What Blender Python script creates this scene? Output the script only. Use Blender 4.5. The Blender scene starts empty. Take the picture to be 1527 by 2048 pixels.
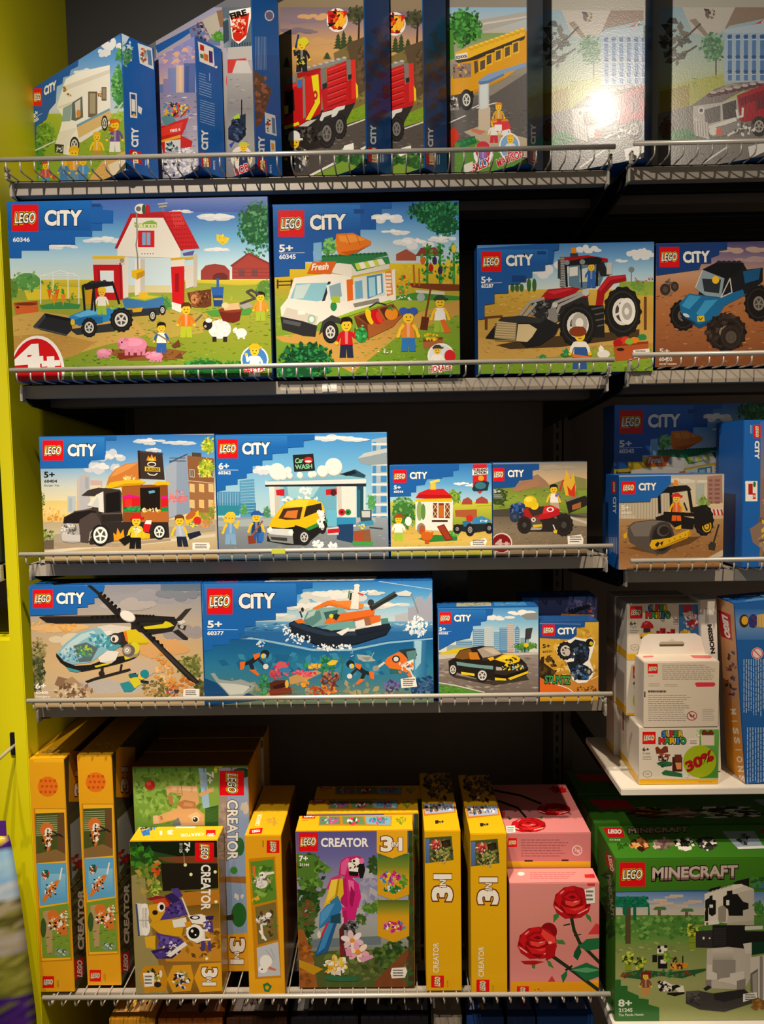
import bpy, bmesh, math, random
from mathutils import Vector, Matrix
S = bpy.context.scene
COL = S.collection
# ---------------------------------------------------------------- camera
CW, CH, CF = 1527.0, 2048.0, 1552.957
RX = Vector((0.9998, 0.0120, -0.0164)); RY = Vector((-0.0155, -0.0752, -0.9970)); RZ = Vector((-0.0132, 0.9971, -0.0750))
CP = Vector((0.0, 0.0, 1.5))
RZ.normalize(); RX = (RX - RZ * RX.dot(RZ)).normalized(); RY = RZ.cross(RX)
cam = bpy.data.objects.new('camera', bpy.data.cameras.new('camera')); COL.objects.link(cam)
cam.data.sensor_fit = 'HORIZONTAL'; cam.data.sensor_width = 36.0; cam.data.lens = 36.0 * CF / CW
cam.data.clip_start = 0.05; cam.data.clip_end = 60
cam.matrix_world = Matrix(((RX.x, -RY.x, -RZ.x, CP.x), (RX.y, -RY.y, -RZ.y, CP.y), (RX.z, -RY.z, -RZ.z, CP.z), (0, 0, 0, 1)))
S.camera = cam
# ---------------------------------------------------------------- light and exposure
S.view_settings.view_transform = 'Standard'; S.view_settings.look = 'None'
S.view_settings.exposure = 0.0; S.view_settings.gamma = 1.0; S.view_settings.use_curve_mapping = False
wd = bpy.data.worlds.new('store_air'); S.world = wd; wd.use_nodes = True
wd.node_tree.nodes['Background'].inputs[0].default_value = (1.0, 0.88, 0.72, 1); wd.node_tree.nodes['Background'].inputs[1].default_value = 0.17
def spot(name, loc, aim, watt, size, blend, col, rad):
    l = bpy.data.lights.new(name, 'SPOT'); l.energy = watt; l.spot_size = math.radians(size); l.spot_blend = blend; l.color = col; l.shadow_soft_size = rad
    o = bpy.data.objects.new(name, l); COL.objects.link(o); o.location = loc
    o.rotation_euler = (Vector(aim) - Vector(loc)).to_track_quat('-Z', 'Y').to_euler(); return o
spot('track_spotlight', (-0.45, 0.376, 2.55), (0.0, 1.28, 1.35), 50, 130, 0.8, (1.0, 0.89, 0.75), 0.014)
spot('track_spotlight.001', (-0.22, 0.40, 2.85), (-0.18, 1.28, 0.66), 190, 42, 0.85, (1.0, 0.85, 0.67), 0.02)
spot('track_spotlight.002', (0.62, 0.40, 2.85), (0.36, 1.28, 0.68), 108, 42, 0.85, (1.0, 0.82, 0.61), 0.02)
spot('track_spotlight.003', (-0.78, 0.35, 2.85), (-0.82, 1.28, 0.95), 75, 36, 0.8, (1.0, 0.88, 0.72), 0.02)
# ---------------------------------------------------------------- materials
def lin(h):
    if isinstance(h, tuple): return h
    o = []
    for i in (0, 2, 4):
        c = int(h[i:i + 2], 16) / 255.0
        o.append(c / 12.92 if c <= 0.04045 else ((c + 0.055) / 1.055) ** 2.4)
    return tuple(o)
def mat(name, hexc, rough=0.5, metal=0.0, noise=None, bump=0.0, bscale=200, spec=0.5, trans=0.0, var=0.15):
    m = bpy.data.materials.new(name); m.use_nodes = True; nt = m.node_tree; b = nt.nodes['Principled BSDF']
    b.inputs['Base Color'].default_value = (*lin(hexc), 1); b.inputs['Roughness'].default_value = rough; b.inputs['Metallic'].default_value = metal
    b.inputs['Specular IOR Level'].default_value = spec
    if trans: b.inputs['Transmission Weight'].default_value = trans
    tc = nt.nodes.new('ShaderNodeTexCoord')
    n = nt.nodes.new('ShaderNodeTexNoise'); n.inputs['Scale'].default_value = noise or 6; n.inputs['Detail'].default_value = 4
    nt.links.new(tc.outputs['Object'], n.inputs['Vector'])
    mx = nt.nodes.new('ShaderNodeMix'); mx.data_type = 'RGBA'; c = lin(hexc)
    mx.inputs['A'].default_value = (*[x * (1 - var) for x in c], 1); mx.inputs['B'].default_value = (*[min(1, x * (1 + var)) for x in c], 1)
    nt.links.new(n.outputs['Fac'], mx.inputs['Factor']); nt.links.new(mx.outputs['Result'], b.inputs['Base Color'])
    if bump:
        n2 = nt.nodes.new('ShaderNodeTexNoise'); n2.inputs['Scale'].default_value = bscale; nt.links.new(tc.outputs['Object'], n2.inputs['Vector'])
        bp = nt.nodes.new('ShaderNodeBump'); bp.inputs['Strength'].default_value = bump; bp.inputs['Distance'].default_value = 0.002
        nt.links.new(n2.outputs['Fac'], bp.inputs['Height']); nt.links.new(bp.outputs['Normal'], b.inputs['Normal'])
    return m
def print_mat(name, rough, bump, bscale):
    m = bpy.data.materials.new(name); m.use_nodes = True; nt = m.node_tree; b = nt.nodes['Principled BSDF']
    a = nt.nodes.new('ShaderNodeAttribute'); a.attribute_name = 'ink'
    nt.links.new(a.outputs['Color'], b.inputs['Base Color']); b.inputs['Roughness'].default_value = rough; b.inputs['Specular IOR Level'].default_value = 0.3; b.inputs['Coat Weight'].default_value = 0.05; b.inputs['Coat Roughness'].default_value = 0.12
    tc = nt.nodes.new('ShaderNodeTexCoord'); n = nt.nodes.new('ShaderNodeTexNoise'); n.inputs['Scale'].default_value = bscale; n.inputs['Detail'].default_value = 1
    nt.links.new(tc.outputs['Object'], n.inputs['Vector']); bp = nt.nodes.new('ShaderNodeBump'); bp.inputs['Strength'].default_value = bump; bp.inputs['Distance'].default_value = 0.001
    nt.links.new(n.outputs['Fac'], bp.inputs['Height']); nt.links.new(bp.outputs['Normal'], b.inputs['Normal'])
    return m
INK = print_mat('printed_card', 0.27, 0.10, 420)
PAPER = mat('paper_sticker', 'e9e4da', 0.6)
_cards = {}
def card(h):
    if h not in _cards: _cards[h] = mat('card_' + h, h, 0.38, var=0.05, noise=30)
    return _cards[h]
M_STEEL = mat('grey_steel', 'b0a698', 0.42, 0.1, noise=9, bump=0.05, bscale=300)
M_WIRE = mat('zinc_wire', 'c4beb2', 0.34, 0.3, noise=20)
M_DARK = mat('dark_steel', '1b1a1a', 0.45, 0.3)
M_UPR = mat('upright_grey', '6a5d52', 0.5, 0.3)
M_BACK = mat('back_panel', '8a7a6a', 0.6, noise=3, bump=0.05)
M_HEAD = mat('black_header', '0b0b0c', 0.6)
M_GREEN = mat('yellow_green_paint', 'ded400', 0.5, noise=4, var=0.05, bump=0.04, bscale=120)
M_FLOOR = mat('floor_vinyl', '6e675e', 0.4)
M_WHITE = mat('white_tray', 'e6e0d4', 0.35)
# ---------------------------------------------------------------- object helpers
def link(name, me, m, parent=None, smooth=False):
    o = bpy.data.objects.new(name, me); COL.objects.link(o)
    if m is not None: me.materials.append(m)
    if smooth: me.polygons.foreach_set('use_smooth', [True] * len(me.polygons))
    if parent is not None: o.parent = parent
    return o
def tag(o, label, cat, group=None):
    o['label'] = label; o['category'] = cat
    if group: o['group'] = group
    return o
def empty(name, loc, rz=0.0, ry=0.0):
    o = bpy.data.objects.new(name, None); COL.objects.link(o); o.empty_display_size = 0.05
    o.location = loc; o.rotation_euler = (0, ry, rz); return o
def copy_tree(o, parent=None):
    c = o.copy(); COL.objects.link(c)
    if parent is not None: c.parent = parent
    for ch in list(o.children): copy_tree(ch, c)
    return c
def bm_box(bm, x0, y0, z0, x1, y1, z1):
    v = [bm.verts.new(p) for p in ((x0,y0,z0),(x1,y0,z0),(x1,y1,z0),(x0,y1,z0),(x0,y0,z1),(x1,y0,z1),(x1,y1,z1),(x0,y1,z1))]
    for f in ((0,3,2,1),(4,5,6,7),(0,1,5,4),(1,2,6,5),(2,3,7,6),(3,0,4,7)): bm.faces.new([v[i] for i in f])
def boxes(name, lst, m, parent=None, bevel=0.0):
    bm = bmesh.new()
    for b in lst: bm_box(bm, *b)
    if bevel: bmesh.ops.bevel(bm, geom=list(bm.edges), offset=bevel, segments=2, affect='EDGES')
    me = bpy.data.meshes.new(name); bm.to_mesh(me); bm.free()
    return link(name, me, m, parent)
def tube_mesh(name, pts, r, n=8):
    bm = bmesh.new(); P = [Vector(p) for p in pts]; rings = []
    for i, p in enumerate(P):
        t = (P[min(i+1, len(P)-1)] - P[max(i-1, 0)]).normalized()
        a = Vector((1,0,0)) if abs(t.x) < 0.9 else Vector((0,0,1))
        u = t.cross(a).normalized(); w = t.cross(u)
        rings.append([bm.verts.new(p + (u*math.cos(k*2*math.pi/n) + w*math.sin(k*2*math.pi/n)) * r) for k in range(n)])
    for a, b in zip(rings, rings[1:]):
        for k in range(n): bm.faces.new((a[k], a[(k+1)%n], b[(k+1)%n], b[k]))
    bm.faces.new(rings[0][::-1]); bm.faces.new(rings[-1])
    bmesh.ops.recalc_face_normals(bm, faces=bm.faces)
    me = bpy.data.meshes.new(name); bm.to_mesh(me); bm.free(); return me
# ---------------------------------------------------------------- printing on card: flat inked shapes laid on a face of a carton
_glyphs = {}
def glyph(s, off, shear):
    k = (s, off, shear)
    if k not in _glyphs:
        cu = bpy.data.curves.new('lettering', 'FONT'); cu.body = s; cu.offset = off; cu.shear = shear; cu.resolution_u = 3; cu.fill_mode = 'FRONT'
        o = bpy.data.objects.new('lettering', cu); COL.objects.link(o)
        dg = bpy.context.evaluated_depsgraph_get(); me = o.evaluated_get(dg).to_mesh()
        vs = [(v.co.x, v.co.y) for v in me.vertices]; fs = [tuple(p.vertices) for p in me.polygons]
        o.evaluated_get(dg).to_mesh_clear(); bpy.data.objects.remove(o); bpy.data.curves.remove(cu)
        base = glyph(s, 0.0, shear) if off else None
        if base: bb = base[2]
        else: bb = (min(v[0] for v in vs), max(v[0] for v in vs), 0.0, max(v[1] for v in vs))
        _glyphs[k] = (vs, fs, bb)
    return _glyphs[k]
PALETTE = dict(R='e3121b', Y='f7c51a', K='171717', W='f4f1ea', G='8b8b8b', B='1667b8', O='f07a1c', N='3d8f3a', T='c9a56b', D='3a3a3c', L='c4c4c2', F='f5c52c', P='ee8fb4', V='4c3a80', U='6e3f22', S='78b6e4', I='9fc03a', A='2b9fc0')
def hexc(c):
    return PALETTE.get(c, c) if isinstance(c, str) and len(c) == 1 else (''.join(x*2 for x in c) if isinstance(c, str) and len(c) == 3 else c)
def mixc(a, b, t):
    a, b = lin(hexc(a)), lin(hexc(b)); return tuple(x + (y-x)*t for x, y in zip(a, b))
STEP = 0.000025
def clip(poly, w, h):
    for ax, lim, sg in ((0, 0, 1), (0, w, -1), (1, 0, 1), (1, h, -1)):
        out = []; n = len(poly)
        for i in range(n):
            a, b = poly[i], poly[(i+1) % n]; da, db = (a[ax]-lim)*sg, (b[ax]-lim)*sg
            if da >= 0: out.append(a)
            if (da >= 0) != (db >= 0):
                t = da/(da-db); out.append((a[0]+(b[0]-a[0])*t, a[1]+(b[1]-a[1])*t) + ((tuple(x+(y-x)*t for x, y in zip(a[2], b[2])),) if len(a) > 2 else ()))
        poly = out
        if len(poly) < 3: return []
    return poly
class Art:
    # face: 'front' 'right' 'left' 'top' of a carton root made by carton(); frame (x0, y0, k): figures read off a view starting at x0,y0 enlarged k times; None: thousandths of the face from its top left
    def __init__(s, root, face, frame=None, name=None, seed=1):
        s.root, s.face, s.frame = root, face, frame; s.name = name or face + '_panel'
        w, d, h = root['dims']; s.rng = random.Random(seed); e = 0.0004
        s.O, s.U, s.V, s.w, s.h = {'front': (Vector((0,-e,0)), Vector((1,0,0)), Vector((0,0,1)), w, h), 'right': (Vector((w+e,0,0)), Vector((0,1,0)), Vector((0,0,1)), d, h),
            'left': (Vector((-e,d,0)), Vector((0,-1,0)), Vector((0,0,1)), d, h), 'top': (Vector((0,0,h+e)), Vector((1,0,0)), Vector((0,1,0)), w, d)}[face]
        s.N = s.U.cross(s.V); s.items = []; s.part = 'panel'; s.tone = None
        mw = Matrix.Translation(root.location) @ root.rotation_euler.to_matrix().to_4x4()
        inv = mw.inverted(); s.c0 = inv @ CP; s.r3 = inv.to_3x3(); s.ins = 0.0006
    def uv(s, x, y):
        if s.frame is None: return (x/1000*s.w, (1-y/1000)*s.h)
        if s.frame == 'mm': return (x/1000, y/1000)
        px, py = s.frame[0]+x/s.frame[2], s.frame[1]+y/s.frame[2]
        d = s.r3 @ (RX*((px-CW/2)/CF) + RY*((py-CH/2)/CF) + RZ)
        t = (s.O-s.c0).dot(s.N)/d.dot(s.N); q = s.c0 + d*t - s.O
        return (q.dot(s.U), q.dot(s.V))
    def add(s, polys, part=None):      # polys: list of (uv points, colour or list of colours)
        out = []; i = s.ins
        for pts, c in polys:
            if isinstance(c, list): pp = clip([(u-i, v-i, k) for (u, v), k in zip(pts, c)], s.w-2*i, s.h-2*i)
            else: pp = clip([(u-i, v-i) for u, v in pts], s.w-2*i, s.h-2*i)
            if len(pp) > 2: out.append(([(q[0]+i, q[1]+i) for q in pp], [q[2] for q in pp] if isinstance(c, list) else [c]*len(pp)))
        if not out: return
        us = [q[0] for p, _ in out for q in p]; vs = [q[1] for p, _ in out for q in p]
        bb = (min(us), min(vs), max(us), max(vs)); lay = 0
        for _, _, b2, l2 in s.items:
            if l2 >= lay and b2[0] < bb[2] and b2[2] > bb[0] and b2[1] < bb[3] and b2[3] > bb[1]: lay = l2+1
        s.items.append((part or s.part, out, bb, lay))
    def c(s, col): return lin(hexc(col)) if not isinstance(col, tuple) else col
    def p(s, col, *xy, part=None): s.add([([s.uv(xy[i], xy[i+1]) for i in range(0, len(xy), 2)], s.c(col))], part)
    def r(s, col, x0, y0, x1, y1, part=None): s.p(col, x0,y0, x1,y0, x1,y1, x0,y1, part=part)
    def bg(s, col): s.add([([(0,0),(s.w,0),(s.w,s.h),(0,s.h)], s.c(col))])
    def grad(s, cols, x0, y0, x1, y1, horiz=False):   # printed colour ramp of the picture
        n = len(cols)-1; P = []
        for i in range(n):
            a, b = s.c(cols[i]), s.c(cols[i+1])
            if horiz:
                xa, xb = x0+(x1-x0)*i/n, x0+(x1-x0)*(i+1)/n; P.append(([s.uv(xa,y0), s.uv(xb,y0), s.uv(xb,y1), s.uv(xa,y1)], [a,b,b,a]))
            else:
                ya, yb = y0+(y1-y0)*i/n, y0+(y1-y0)*(i+1)/n; P.append(([s.uv(x0,ya), s.uv(x1,ya), s.uv(x1,yb), s.uv(x0,yb)], [a,a,b,b]))
        s.add(P)
    def e(s, col, cx, cy, rx, ry=None, rot=0, n=18, part=None):
        ry = rx if ry is None else ry; ca, sa = math.cos(math.radians(rot)), math.sin(math.radians(rot)); P = []
        for k in range(n):
            a = 2*math.pi*k/n; x, y = rx*math.cos(a), ry*math.sin(a); P.append(s.uv(cx+x*ca-y*sa, cy+x*sa+y*ca))
        s.add([(P, s.c(col))], part)
    def l(s, col, w, *xy, part=None):
        P = [(xy[i], xy[i+1]) for i in range(0, len(xy), 2)]; out = []
        for (x0, y0), (x1, y1) in zip(P, P[1:]):
            L = math.hypot(x1-x0, y1-y0) or 1; nx, ny = -(y1-y0)/L*w/2, (x1-x0)/L*w/2; ex, ey = (x1-x0)/L*w*.2, (y1-y0)/L*w*.2
            out.append(([s.uv(x0+nx-ex,y0+ny-ey), s.uv(x1+nx+ex,y1+ny+ey), s.uv(x1-nx+ex,y1-ny+ey), s.uv(x0-nx-ex,y0-ny-ey)], s.c(col)))
        for q in out: s.add([q], part)
    def fl(s, cols, cx, cy, rx, ry, n, size, asp=0.6, rot=None, rect=False):    # scatter of small flecks: leaves, grass, splashes
        cols = [s.c(c) for c in cols]; g = s.rng
        for chunk in range(max(1, n//40)):
            out = []
            for _ in range(min(n, 40)):
                if rect: x, y = cx+g.uniform(-rx, rx), cy+g.uniform(-ry, ry)
                else:
                    a, q = g.uniform(0, 2*math.pi), math.sqrt(g.random()); x, y = cx+rx*q*math.cos(a), cy+ry*q*math.sin(a)
                z = size*g.uniform(.5, 1.2); t = g.uniform(0, math.pi) if rot is None else math.radians(rot)+g.uniform(-.25, .25); c, d = math.cos(t), math.sin(t); out.append(
                    ([s.uv(x+z*c, y+z*d), s.uv(x-z*asp*d, y+z*asp*c), s.uv(x-z*c, y-z*d), s.uv(x+z*asp*d, y-z*asp*c)], g.choice(cols)))
            s.add([o for o in out])
    def cloud(s, col, cx, cy, rx, ry, n=9):
        for _ in range(n):
            q = s.rng.uniform(-1, 1); s.e(col, cx+q*rx, cy+s.rng.uniform(-.5, .4)*ry*(1-abs(q)*.6), rx*s.rng.uniform(.25, .42), ry*s.rng.uniform(.4, .6)*(1-.4*abs(q)), n=12)
    def t(s, text, col, x0, y0, x1, y1, h, off=0.0, shear=0.0, part=None, up=None):   # baseline from x0,y0 to x1,y1, capital height h
        vs, fs, bb = glyph(text, off, shear); dx, dy = x1-x0, y1-y0; L = math.hypot(dx, dy); bx, by = dx/L, dy/L
        ux, uy = up or (by, -bx)
        kx, ky = L/(bb[1]-bb[0]), h/(bb[3]-bb[2])
        Q = [s.uv(x0+bx*(v[0]-bb[0])*kx+ux*v[1]*ky, y0+by*(v[0]-bb[0])*kx+uy*v[1]*ky) for v in vs]
        s.add([([Q[i] for i in f], s.c(col)) for f in fs], part)
    def fine(s, col, x0, y0, x1, y1, rows, lw=0.5, vert=False, part=None):      # block of small print
        out = []; c = s.c(col); g = s.rng; n = rows
        for i in range(rows):
            if vert: a, b, y = y0, y1, x0+(x1-x0)*(i+.5)/n
            else: a, b, y = x0, x1, y0+(y1-y0)*(i+.5)/n
            hh = (x1-x0 if vert else y1-y0)/n*lw/2; q = a; end = a+(b-a)*g.uniform(.8, 1)
            while q < end:
                z = min(end, q+(b-a)*g.uniform(.04, .12)); R = [(q, y-hh), (z, y-hh), (z, y+hh), (q, y+hh)]
                out.append(([s.uv(*(k[::-1] if vert else k)) for k in R], c)); q = z+(b-a)*.015
        s.add(out, part)
    # ---- ready-made marks
    def badge(s, x0, y0, x1, y1, ang=0, part='maker_badge', red='e2101a', x2=None):    # square with the outlined slanted word; ang 0 upright, 90 reading down, -90 reading up
        cx, cy = (x0+x1)/2, (y0+y1)/2; W, H = abs(x1-x0), abs(y1-y0); s.r(red, x0, y0, x1, y1, part)
        if ang == 0: b = (x0+W*.12, cy+H*.19, x1-W*.12, cy+H*.16)
        elif ang == 90: b = (cx-W*.17, y0+H*.12, cx-W*.17, y1-H*.12)
        elif ang == -90: b = (cx+W*.17, y1-H*.12, cx+W*.17, y0+H*.12)
        else: b = (x1-W*.12, cy-H*.18, x0+W*.12, cy-H*.18)
        hh = (H if ang in (0, 180) else W)*.36
        for col, off in (('f7d117', .13), ('191512', .085), ('fbfaf5', .02)): s.t('LEGO', col, *b, hh, off, .22, part)
    def word(s, text, x0, y0, x1, y1, h, col='f7f5ef', edge=None, off=.03, part='title_lettering', shear=0.0):
        if edge: s.t(text, edge, x0, y0, x1, y1, h, off+.045, shear, part)
        s.t(text, col, x0, y0, x1, y1, h, off, shear, part)
    def sticker(s, *xy, lines=3):
        s.p('efebe2', *xy, part='price_sticker'); xs, ys = xy[0::2], xy[1::2]; x0, x1, y0, y1 = min(xs), max(xs), min(ys), max(ys); a, b = x1-x0, y1-y0
        s.fine('55504a', x0+a*.15, y0+b*.15, x1-a*.12, y1-b*.15, lines, .5, part='price_sticker')
    # ---- picture vocabulary
    def wheel(s, cx, cy, rx, ry=None, rim='d9d6d0', k=.6, tyre='1d1c1b', tread=False):
        ry = ry or rx
        if tread:
            for j in range(14):
                a = 2*math.pi*j/14; s.e(tyre, cx+rx*.94*math.cos(a), cy+ry*.94*math.sin(a), rx*.15, ry*.13, math.degrees(a), 6)
        s.e(tyre, cx, cy, rx, ry); s.e('34312e', cx, cy, rx*.84, ry*.84); s.e(tyre, cx, cy, rx*.78, ry*.78); s.e(rim, cx, cy, rx*k, ry*k); s.e('4a4744', cx, cy, rx*k*.72, ry*k*.72)
        for j in range(5):
            a = 2*math.pi*j/5+.3; s.l(rim, rx*k*.22, cx, cy, cx+rx*k*.72*math.cos(a), cy+ry*k*.72*math.sin(a))
        s.e(rim, cx, cy, rx*k*.26, ry*k*.26)
    def fig(s, cx, top, h, torso='B', legs='B', hair='U', arm=None, hat=False, lean=0, wave=0):   # small toy figure
        w = h*.30; hd = h*.30; y1 = top+h*.34; y2 = top+h*.66; y3 = top+h; arm = arm or torso; o = lean
        s.p(legs, cx-w*.5+o*.5, y2, cx+w*.5+o*.5, y2, cx+w*.58, y3, cx+w*.05, y3, cx+o*.4, y2+h*.1, cx-w*.05, y3, cx-w*.58, y3)
        s.p(torso, cx-w*.38+o, y1, cx+w*.38+o, y1, cx+w*.54+o*.5, y2+h*.02, cx-w*.54+o*.5, y2+h*.02)
        s.p(mixc(torso, 'W', .25), cx-w*.13+o, y1, cx+w*.13+o, y1, cx+w*.1+o*.6, y2, cx-w*.1+o*.6, y2)
        for sg in (-1, 1):
            hy = y2-h*.02 if (wave != sg) else y1-h*.04
            s.l(arm, w*.25, cx+sg*w*.40+o, y1+h*.04, cx+sg*w*.66+o, (y1+y2)/2-(h*.02 if wave == sg else 0)); s.l(arm, w*.22, cx+sg*w*.66+o, (y1+y2)/2, cx+sg*w*.78+o, hy); s.e('F', cx+sg*w*.8+o, hy, w*.15, n=10)
        s.e('F', cx+o, top+h*.2, hd*.42, hd*.5, n=14); s.r('F', cx-hd*.2+o, y1-h*.04, cx+hd*.2+o, y1)
        for sg in (-1, 1): s.e('K', cx+sg*hd*.16+o, top+h*.19, hd*.06, n=8)
        s.l('K', hd*.05, cx-hd*.13+o, top+h*.265, cx+hd*.0+o, top+h*.28, cx+hd*.13+o, top+h*.265)
        s.p(hair, cx-hd*.5+o, top+h*.17, cx-hd*.46+o, top+h*.04, cx-hd*.2+o, top-h*.01, cx+hd*.25+o, top-h*.01, cx+hd*.48+o, top+h*.05, cx+hd*.5+o, top+h*.17, cx+hd*.3+o, top+h*.1, cx-hd*.25+o, top+h*.11)
        if hat: s.l(hair, hd*.2, cx-hd*.55+o, top+h*.1, cx+hd*.7+o, top+h*.1)
    def tree(s, cx, cy, rx, ry, cols=('2c6b2a', '3e8a34', '5aa545', '1f5222'), n=120, size=9):
        s.e(cols[0], cx, cy, rx*.8, ry*.8, n=14); s.fl(cols, cx, cy, rx, ry, n, size)
    def field(s, cols, x0, y0, x1, y1, n=120, size=9):
        s.fl(cols, (x0+x1)/2, (y0+y1)/2, (x1-x0)/2, (y1-y0)/2, n, size, .22, 0, True)
    def steps(s, col, *xy): s.p(col, *xy)
    def studs(s, col, x0, y0, x1, y1, n, rx, ry=None):
        for i in range(n): s.e(col, x0+(x1-x0)*i/max(1, n-1), y0+(y1-y0)*i/max(1, n-1), rx, ry or rx, n=10)
    def done(s):
        objs = {}
        for part in dict.fromkeys(i[0] for i in s.items):
            V, F, C = [], [], []
            for pt, out, bb, lay in s.items:
                if pt != part: continue
                for k, (pts, cs) in enumerate(out):
                    z = (lay+0.8*k/len(out)*(len(out) < 45))*STEP if len(out) > 1 else lay*STEP; b = len(V)
                    V += [s.O+s.U*q[0]+s.V*q[1]+s.N*z for q in pts]; F.append(tuple(range(b, b+len(pts)))); C += cs
            nm = s.name if part == 'panel' else part
            me = bpy.data.meshes.new(nm); me.from_pydata([tuple(v) for v in V], [], F)
            at = me.color_attributes.new('ink', 'FLOAT_COLOR', 'CORNER'); at.data.foreach_set('color', [x for c in C for x in (*c[:3], 1.0)])
            objs[part] = link(nm, me, INK)
        main = objs.get('panel')
        for k, o in objs.items(): o.parent = s.root if (k == 'panel' or main is None or k == 'price_sticker') else main
        return objs
def carton(name, label, cat, x, y, z, w, h, d, col, yaw=0.0, roll=0.0, group=None, edge=None):   # x,y,z: lower front left corner
    root = empty(name, (x, y, z), math.radians(yaw), math.radians(roll)); tag(root, label, cat, group); root['dims'] = (w, d, h)
    bm = bmesh.new(); bm_box(bm, 0, 0, 0, w, d, h); bmesh.ops.bevel(bm, geom=list(bm.edges), offset=0.0009, segments=2, affect='EDGES')
    me = bpy.data.meshes.new('carton'); bm.to_mesh(me); bm.free(); link('carton', me, card(col), root)
    return root
# ================================================================ the setting
def struct(name, lst, m, bevel=0.0):
    o = boxes(name, lst, m, None, bevel); o['kind'] = 'structure'; return o
YB = 1.82
struct('floor', [(-2.2, -2.2, -0.05, 2.4, 2.2, 0)], M_FLOOR)
struct('ceiling', [(-2.2, -2.2, 2.95, 2.4, 2.2, 3.0)], mat('ceiling_dark', '2a2826', 0.7))
struct('wall_back', [(-2.2, YB, 0, 2.4, YB + 0.05, 2.95)], M_BACK)
struct('wall_left', [(-0.653, 1.29, 0, -0.631, YB, 2.6)], M_GREEN, 0.0015)
struct('wall_back_upper', [(-0.6305, 1.60, 2.02, 2.0, 1.64, 2.7)], M_HEAD)
struct('wall_left_cladding', [(-1.2, 1.315, 0, -0.6535, 1.34, 1.19)], M_GREEN, 0.0015)
for i, x in enumerate((0.352, 0.375)):
    struct('trim_%d' % (i + 1), [(x, 1.70 - 0.0, 0, x + 0.019, YB, 2.0)], M_UPR)
slots = []
for k in range(48): slots.append((0.3585, 1.6985, 0.55 + k*0.025, 0.3635, 1.7005, 0.55 + k*0.025 + 0.014))
boxes('trim_slots', slots, M_DARK)['kind'] = 'structure'
struct('trim_3', [(-0.630, 1.77, 0, -0.60, YB, 2.0)], M_UPR)
# ================================================================ shelves
RY0, LY = 1.25, 1.29
def shelf(x0, x1, zr, label, lip=0.025, grid=False, ends=True, group='wire fronted grey metal shelves', deep=YB-0.02):
    zt = zr - 0.017
    root = empty('wire_front_shelf', ((x0 + x1)/2, LY, zt)); tag(root, label, 'shelf', group); ox = (x0 + x1)/2
    def L(b): return (b[0]-ox, b[1]-LY, b[2]-zt, b[3]-ox, b[4]-LY, b[5]-zt)
    if grid:
        boxes('shelf_lip', [L((x0, LY, zt-lip, x1, LY+0.012, zt-0.003))], M_STEEL, root, 0.001)
        g = []
        for yy in (1.42, 1.56, 1.70, deep-0.01): g.append(L((x0, yy, zt-0.011, x1, yy+0.006, zt-0.005)))
        boxes('cross_bar', g, M_WIRE, root)
    else:
        boxes('shelf_tray', [L((x0, LY, zt-lip, x1, LY+0.0015, zt-0.0025)), L((x0, LY, zt-0.0045, x1, deep, zt-0.0025)), L((x0, LY+0.0015, zt-lip, x1, LY+0.02, zt-lip+0.0015))], M_STEEL, root, 0.0004)
        g = [L((x0, LY+0.03+k*0.05, zt-0.017, x1, LY+0.036+k*0.05, zt-0.0045)) for k in range(int((deep-LY-0.05)/0.05))]
        boxes('under_rib', g, M_DARK, root)
    boxes('under_beam', [L((x0, 1.385, zt-0.034, x1, 1.44, zt-(0.012 if grid else 0.018)))], M_UPR, root, 0.001)
    rail = link('front_rail', tube_mesh('front_rail', [(x0-ox, RY0-LY, 0.017), (x1-ox, RY0-LY, 0.017)], 0.0038, 12), M_WIRE, root, True)
    yd = RY0-LY; back = (deep-LY) if grid else 0.012
    wm = tube_mesh('fence_wire', [(0, yd, 0.015), (0, yd, 0.006), (0, yd+0.001, 0.002), (0, yd+0.004, -0.0004), (0, yd+0.009, -0.0012), (0, 0.0, -0.0012), (0, back, -0.0012)], 0.0013, 6)
    wm.polygons.foreach_set('use_smooth', [True]*len(wm.polygons)); wm.materials.append(M_WIRE)
    n = int((x1-x0-0.02)/0.0222)
    for i in range(n+1):
        o = bpy.data.objects.new('fence_wire', wm); COL.objects.link(o); o.parent = rail; o.location.x = x0-ox+0.010+i*(x1-x0-0.02)/n
    for sx, e in ((x0, 1), (x1, -1)):
        a = sx if e > 0 else sx-0.004
        boxes('end_hook', [L((a, LY-0.010, zt-0.012, a+0.004, LY+0.03, zt-0.003)), *([L((a, LY-0.026, zt-0.004, a+0.004, LY-0.022, zt+0.012)), L((a, LY-0.016, zt-0.004, a+0.004, LY-0.012, zt+0.012)), L((a, LY-0.026, zt+0.008, a+0.004, LY-0.012, zt+0.013)), L((a, LY-0.026, zt-0.008, a+0.004, LY, zt-0.004))] if zr > 1.9 or (zr > 1.6 and abs(a) < 0.5) else []), L((a, LY-0.012, zt-lip-0.006, a+0.004, LY+0.012, zt-0.010))], M_WIRE, root, 0.0012)
        bm = bmesh.new(); c0 = a-ox; pr = [(0.0, -lip-0.002), (0.03, -lip-0.012), (deep-LY, -0.075), (deep-LY, -0.0046), (0.0, -0.0046)]
        va = [bm.verts.new((c0, p[0], p[1])) for p in pr]; vb = [bm.verts.new((c0+0.004, p[0], p[1])) for p in pr]
        bm.faces.new(va[::-1]); bm.faces.new(vb)
        for k in range(5): bm.faces.new((va[k], va[(k+1) % 5], vb[(k+1) % 5], vb[k]))
        bmesh.ops.recalc_face_normals(bm, faces=bm.faces); me = bpy.data.meshes.new('shelf_bracket'); bm.to_mesh(me); bm.free(); link('shelf_bracket', me, M_DARK, root)
    return root
ZR = [1.9696, 1.6426, 1.3454, 1.1018, 0.5849]
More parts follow.
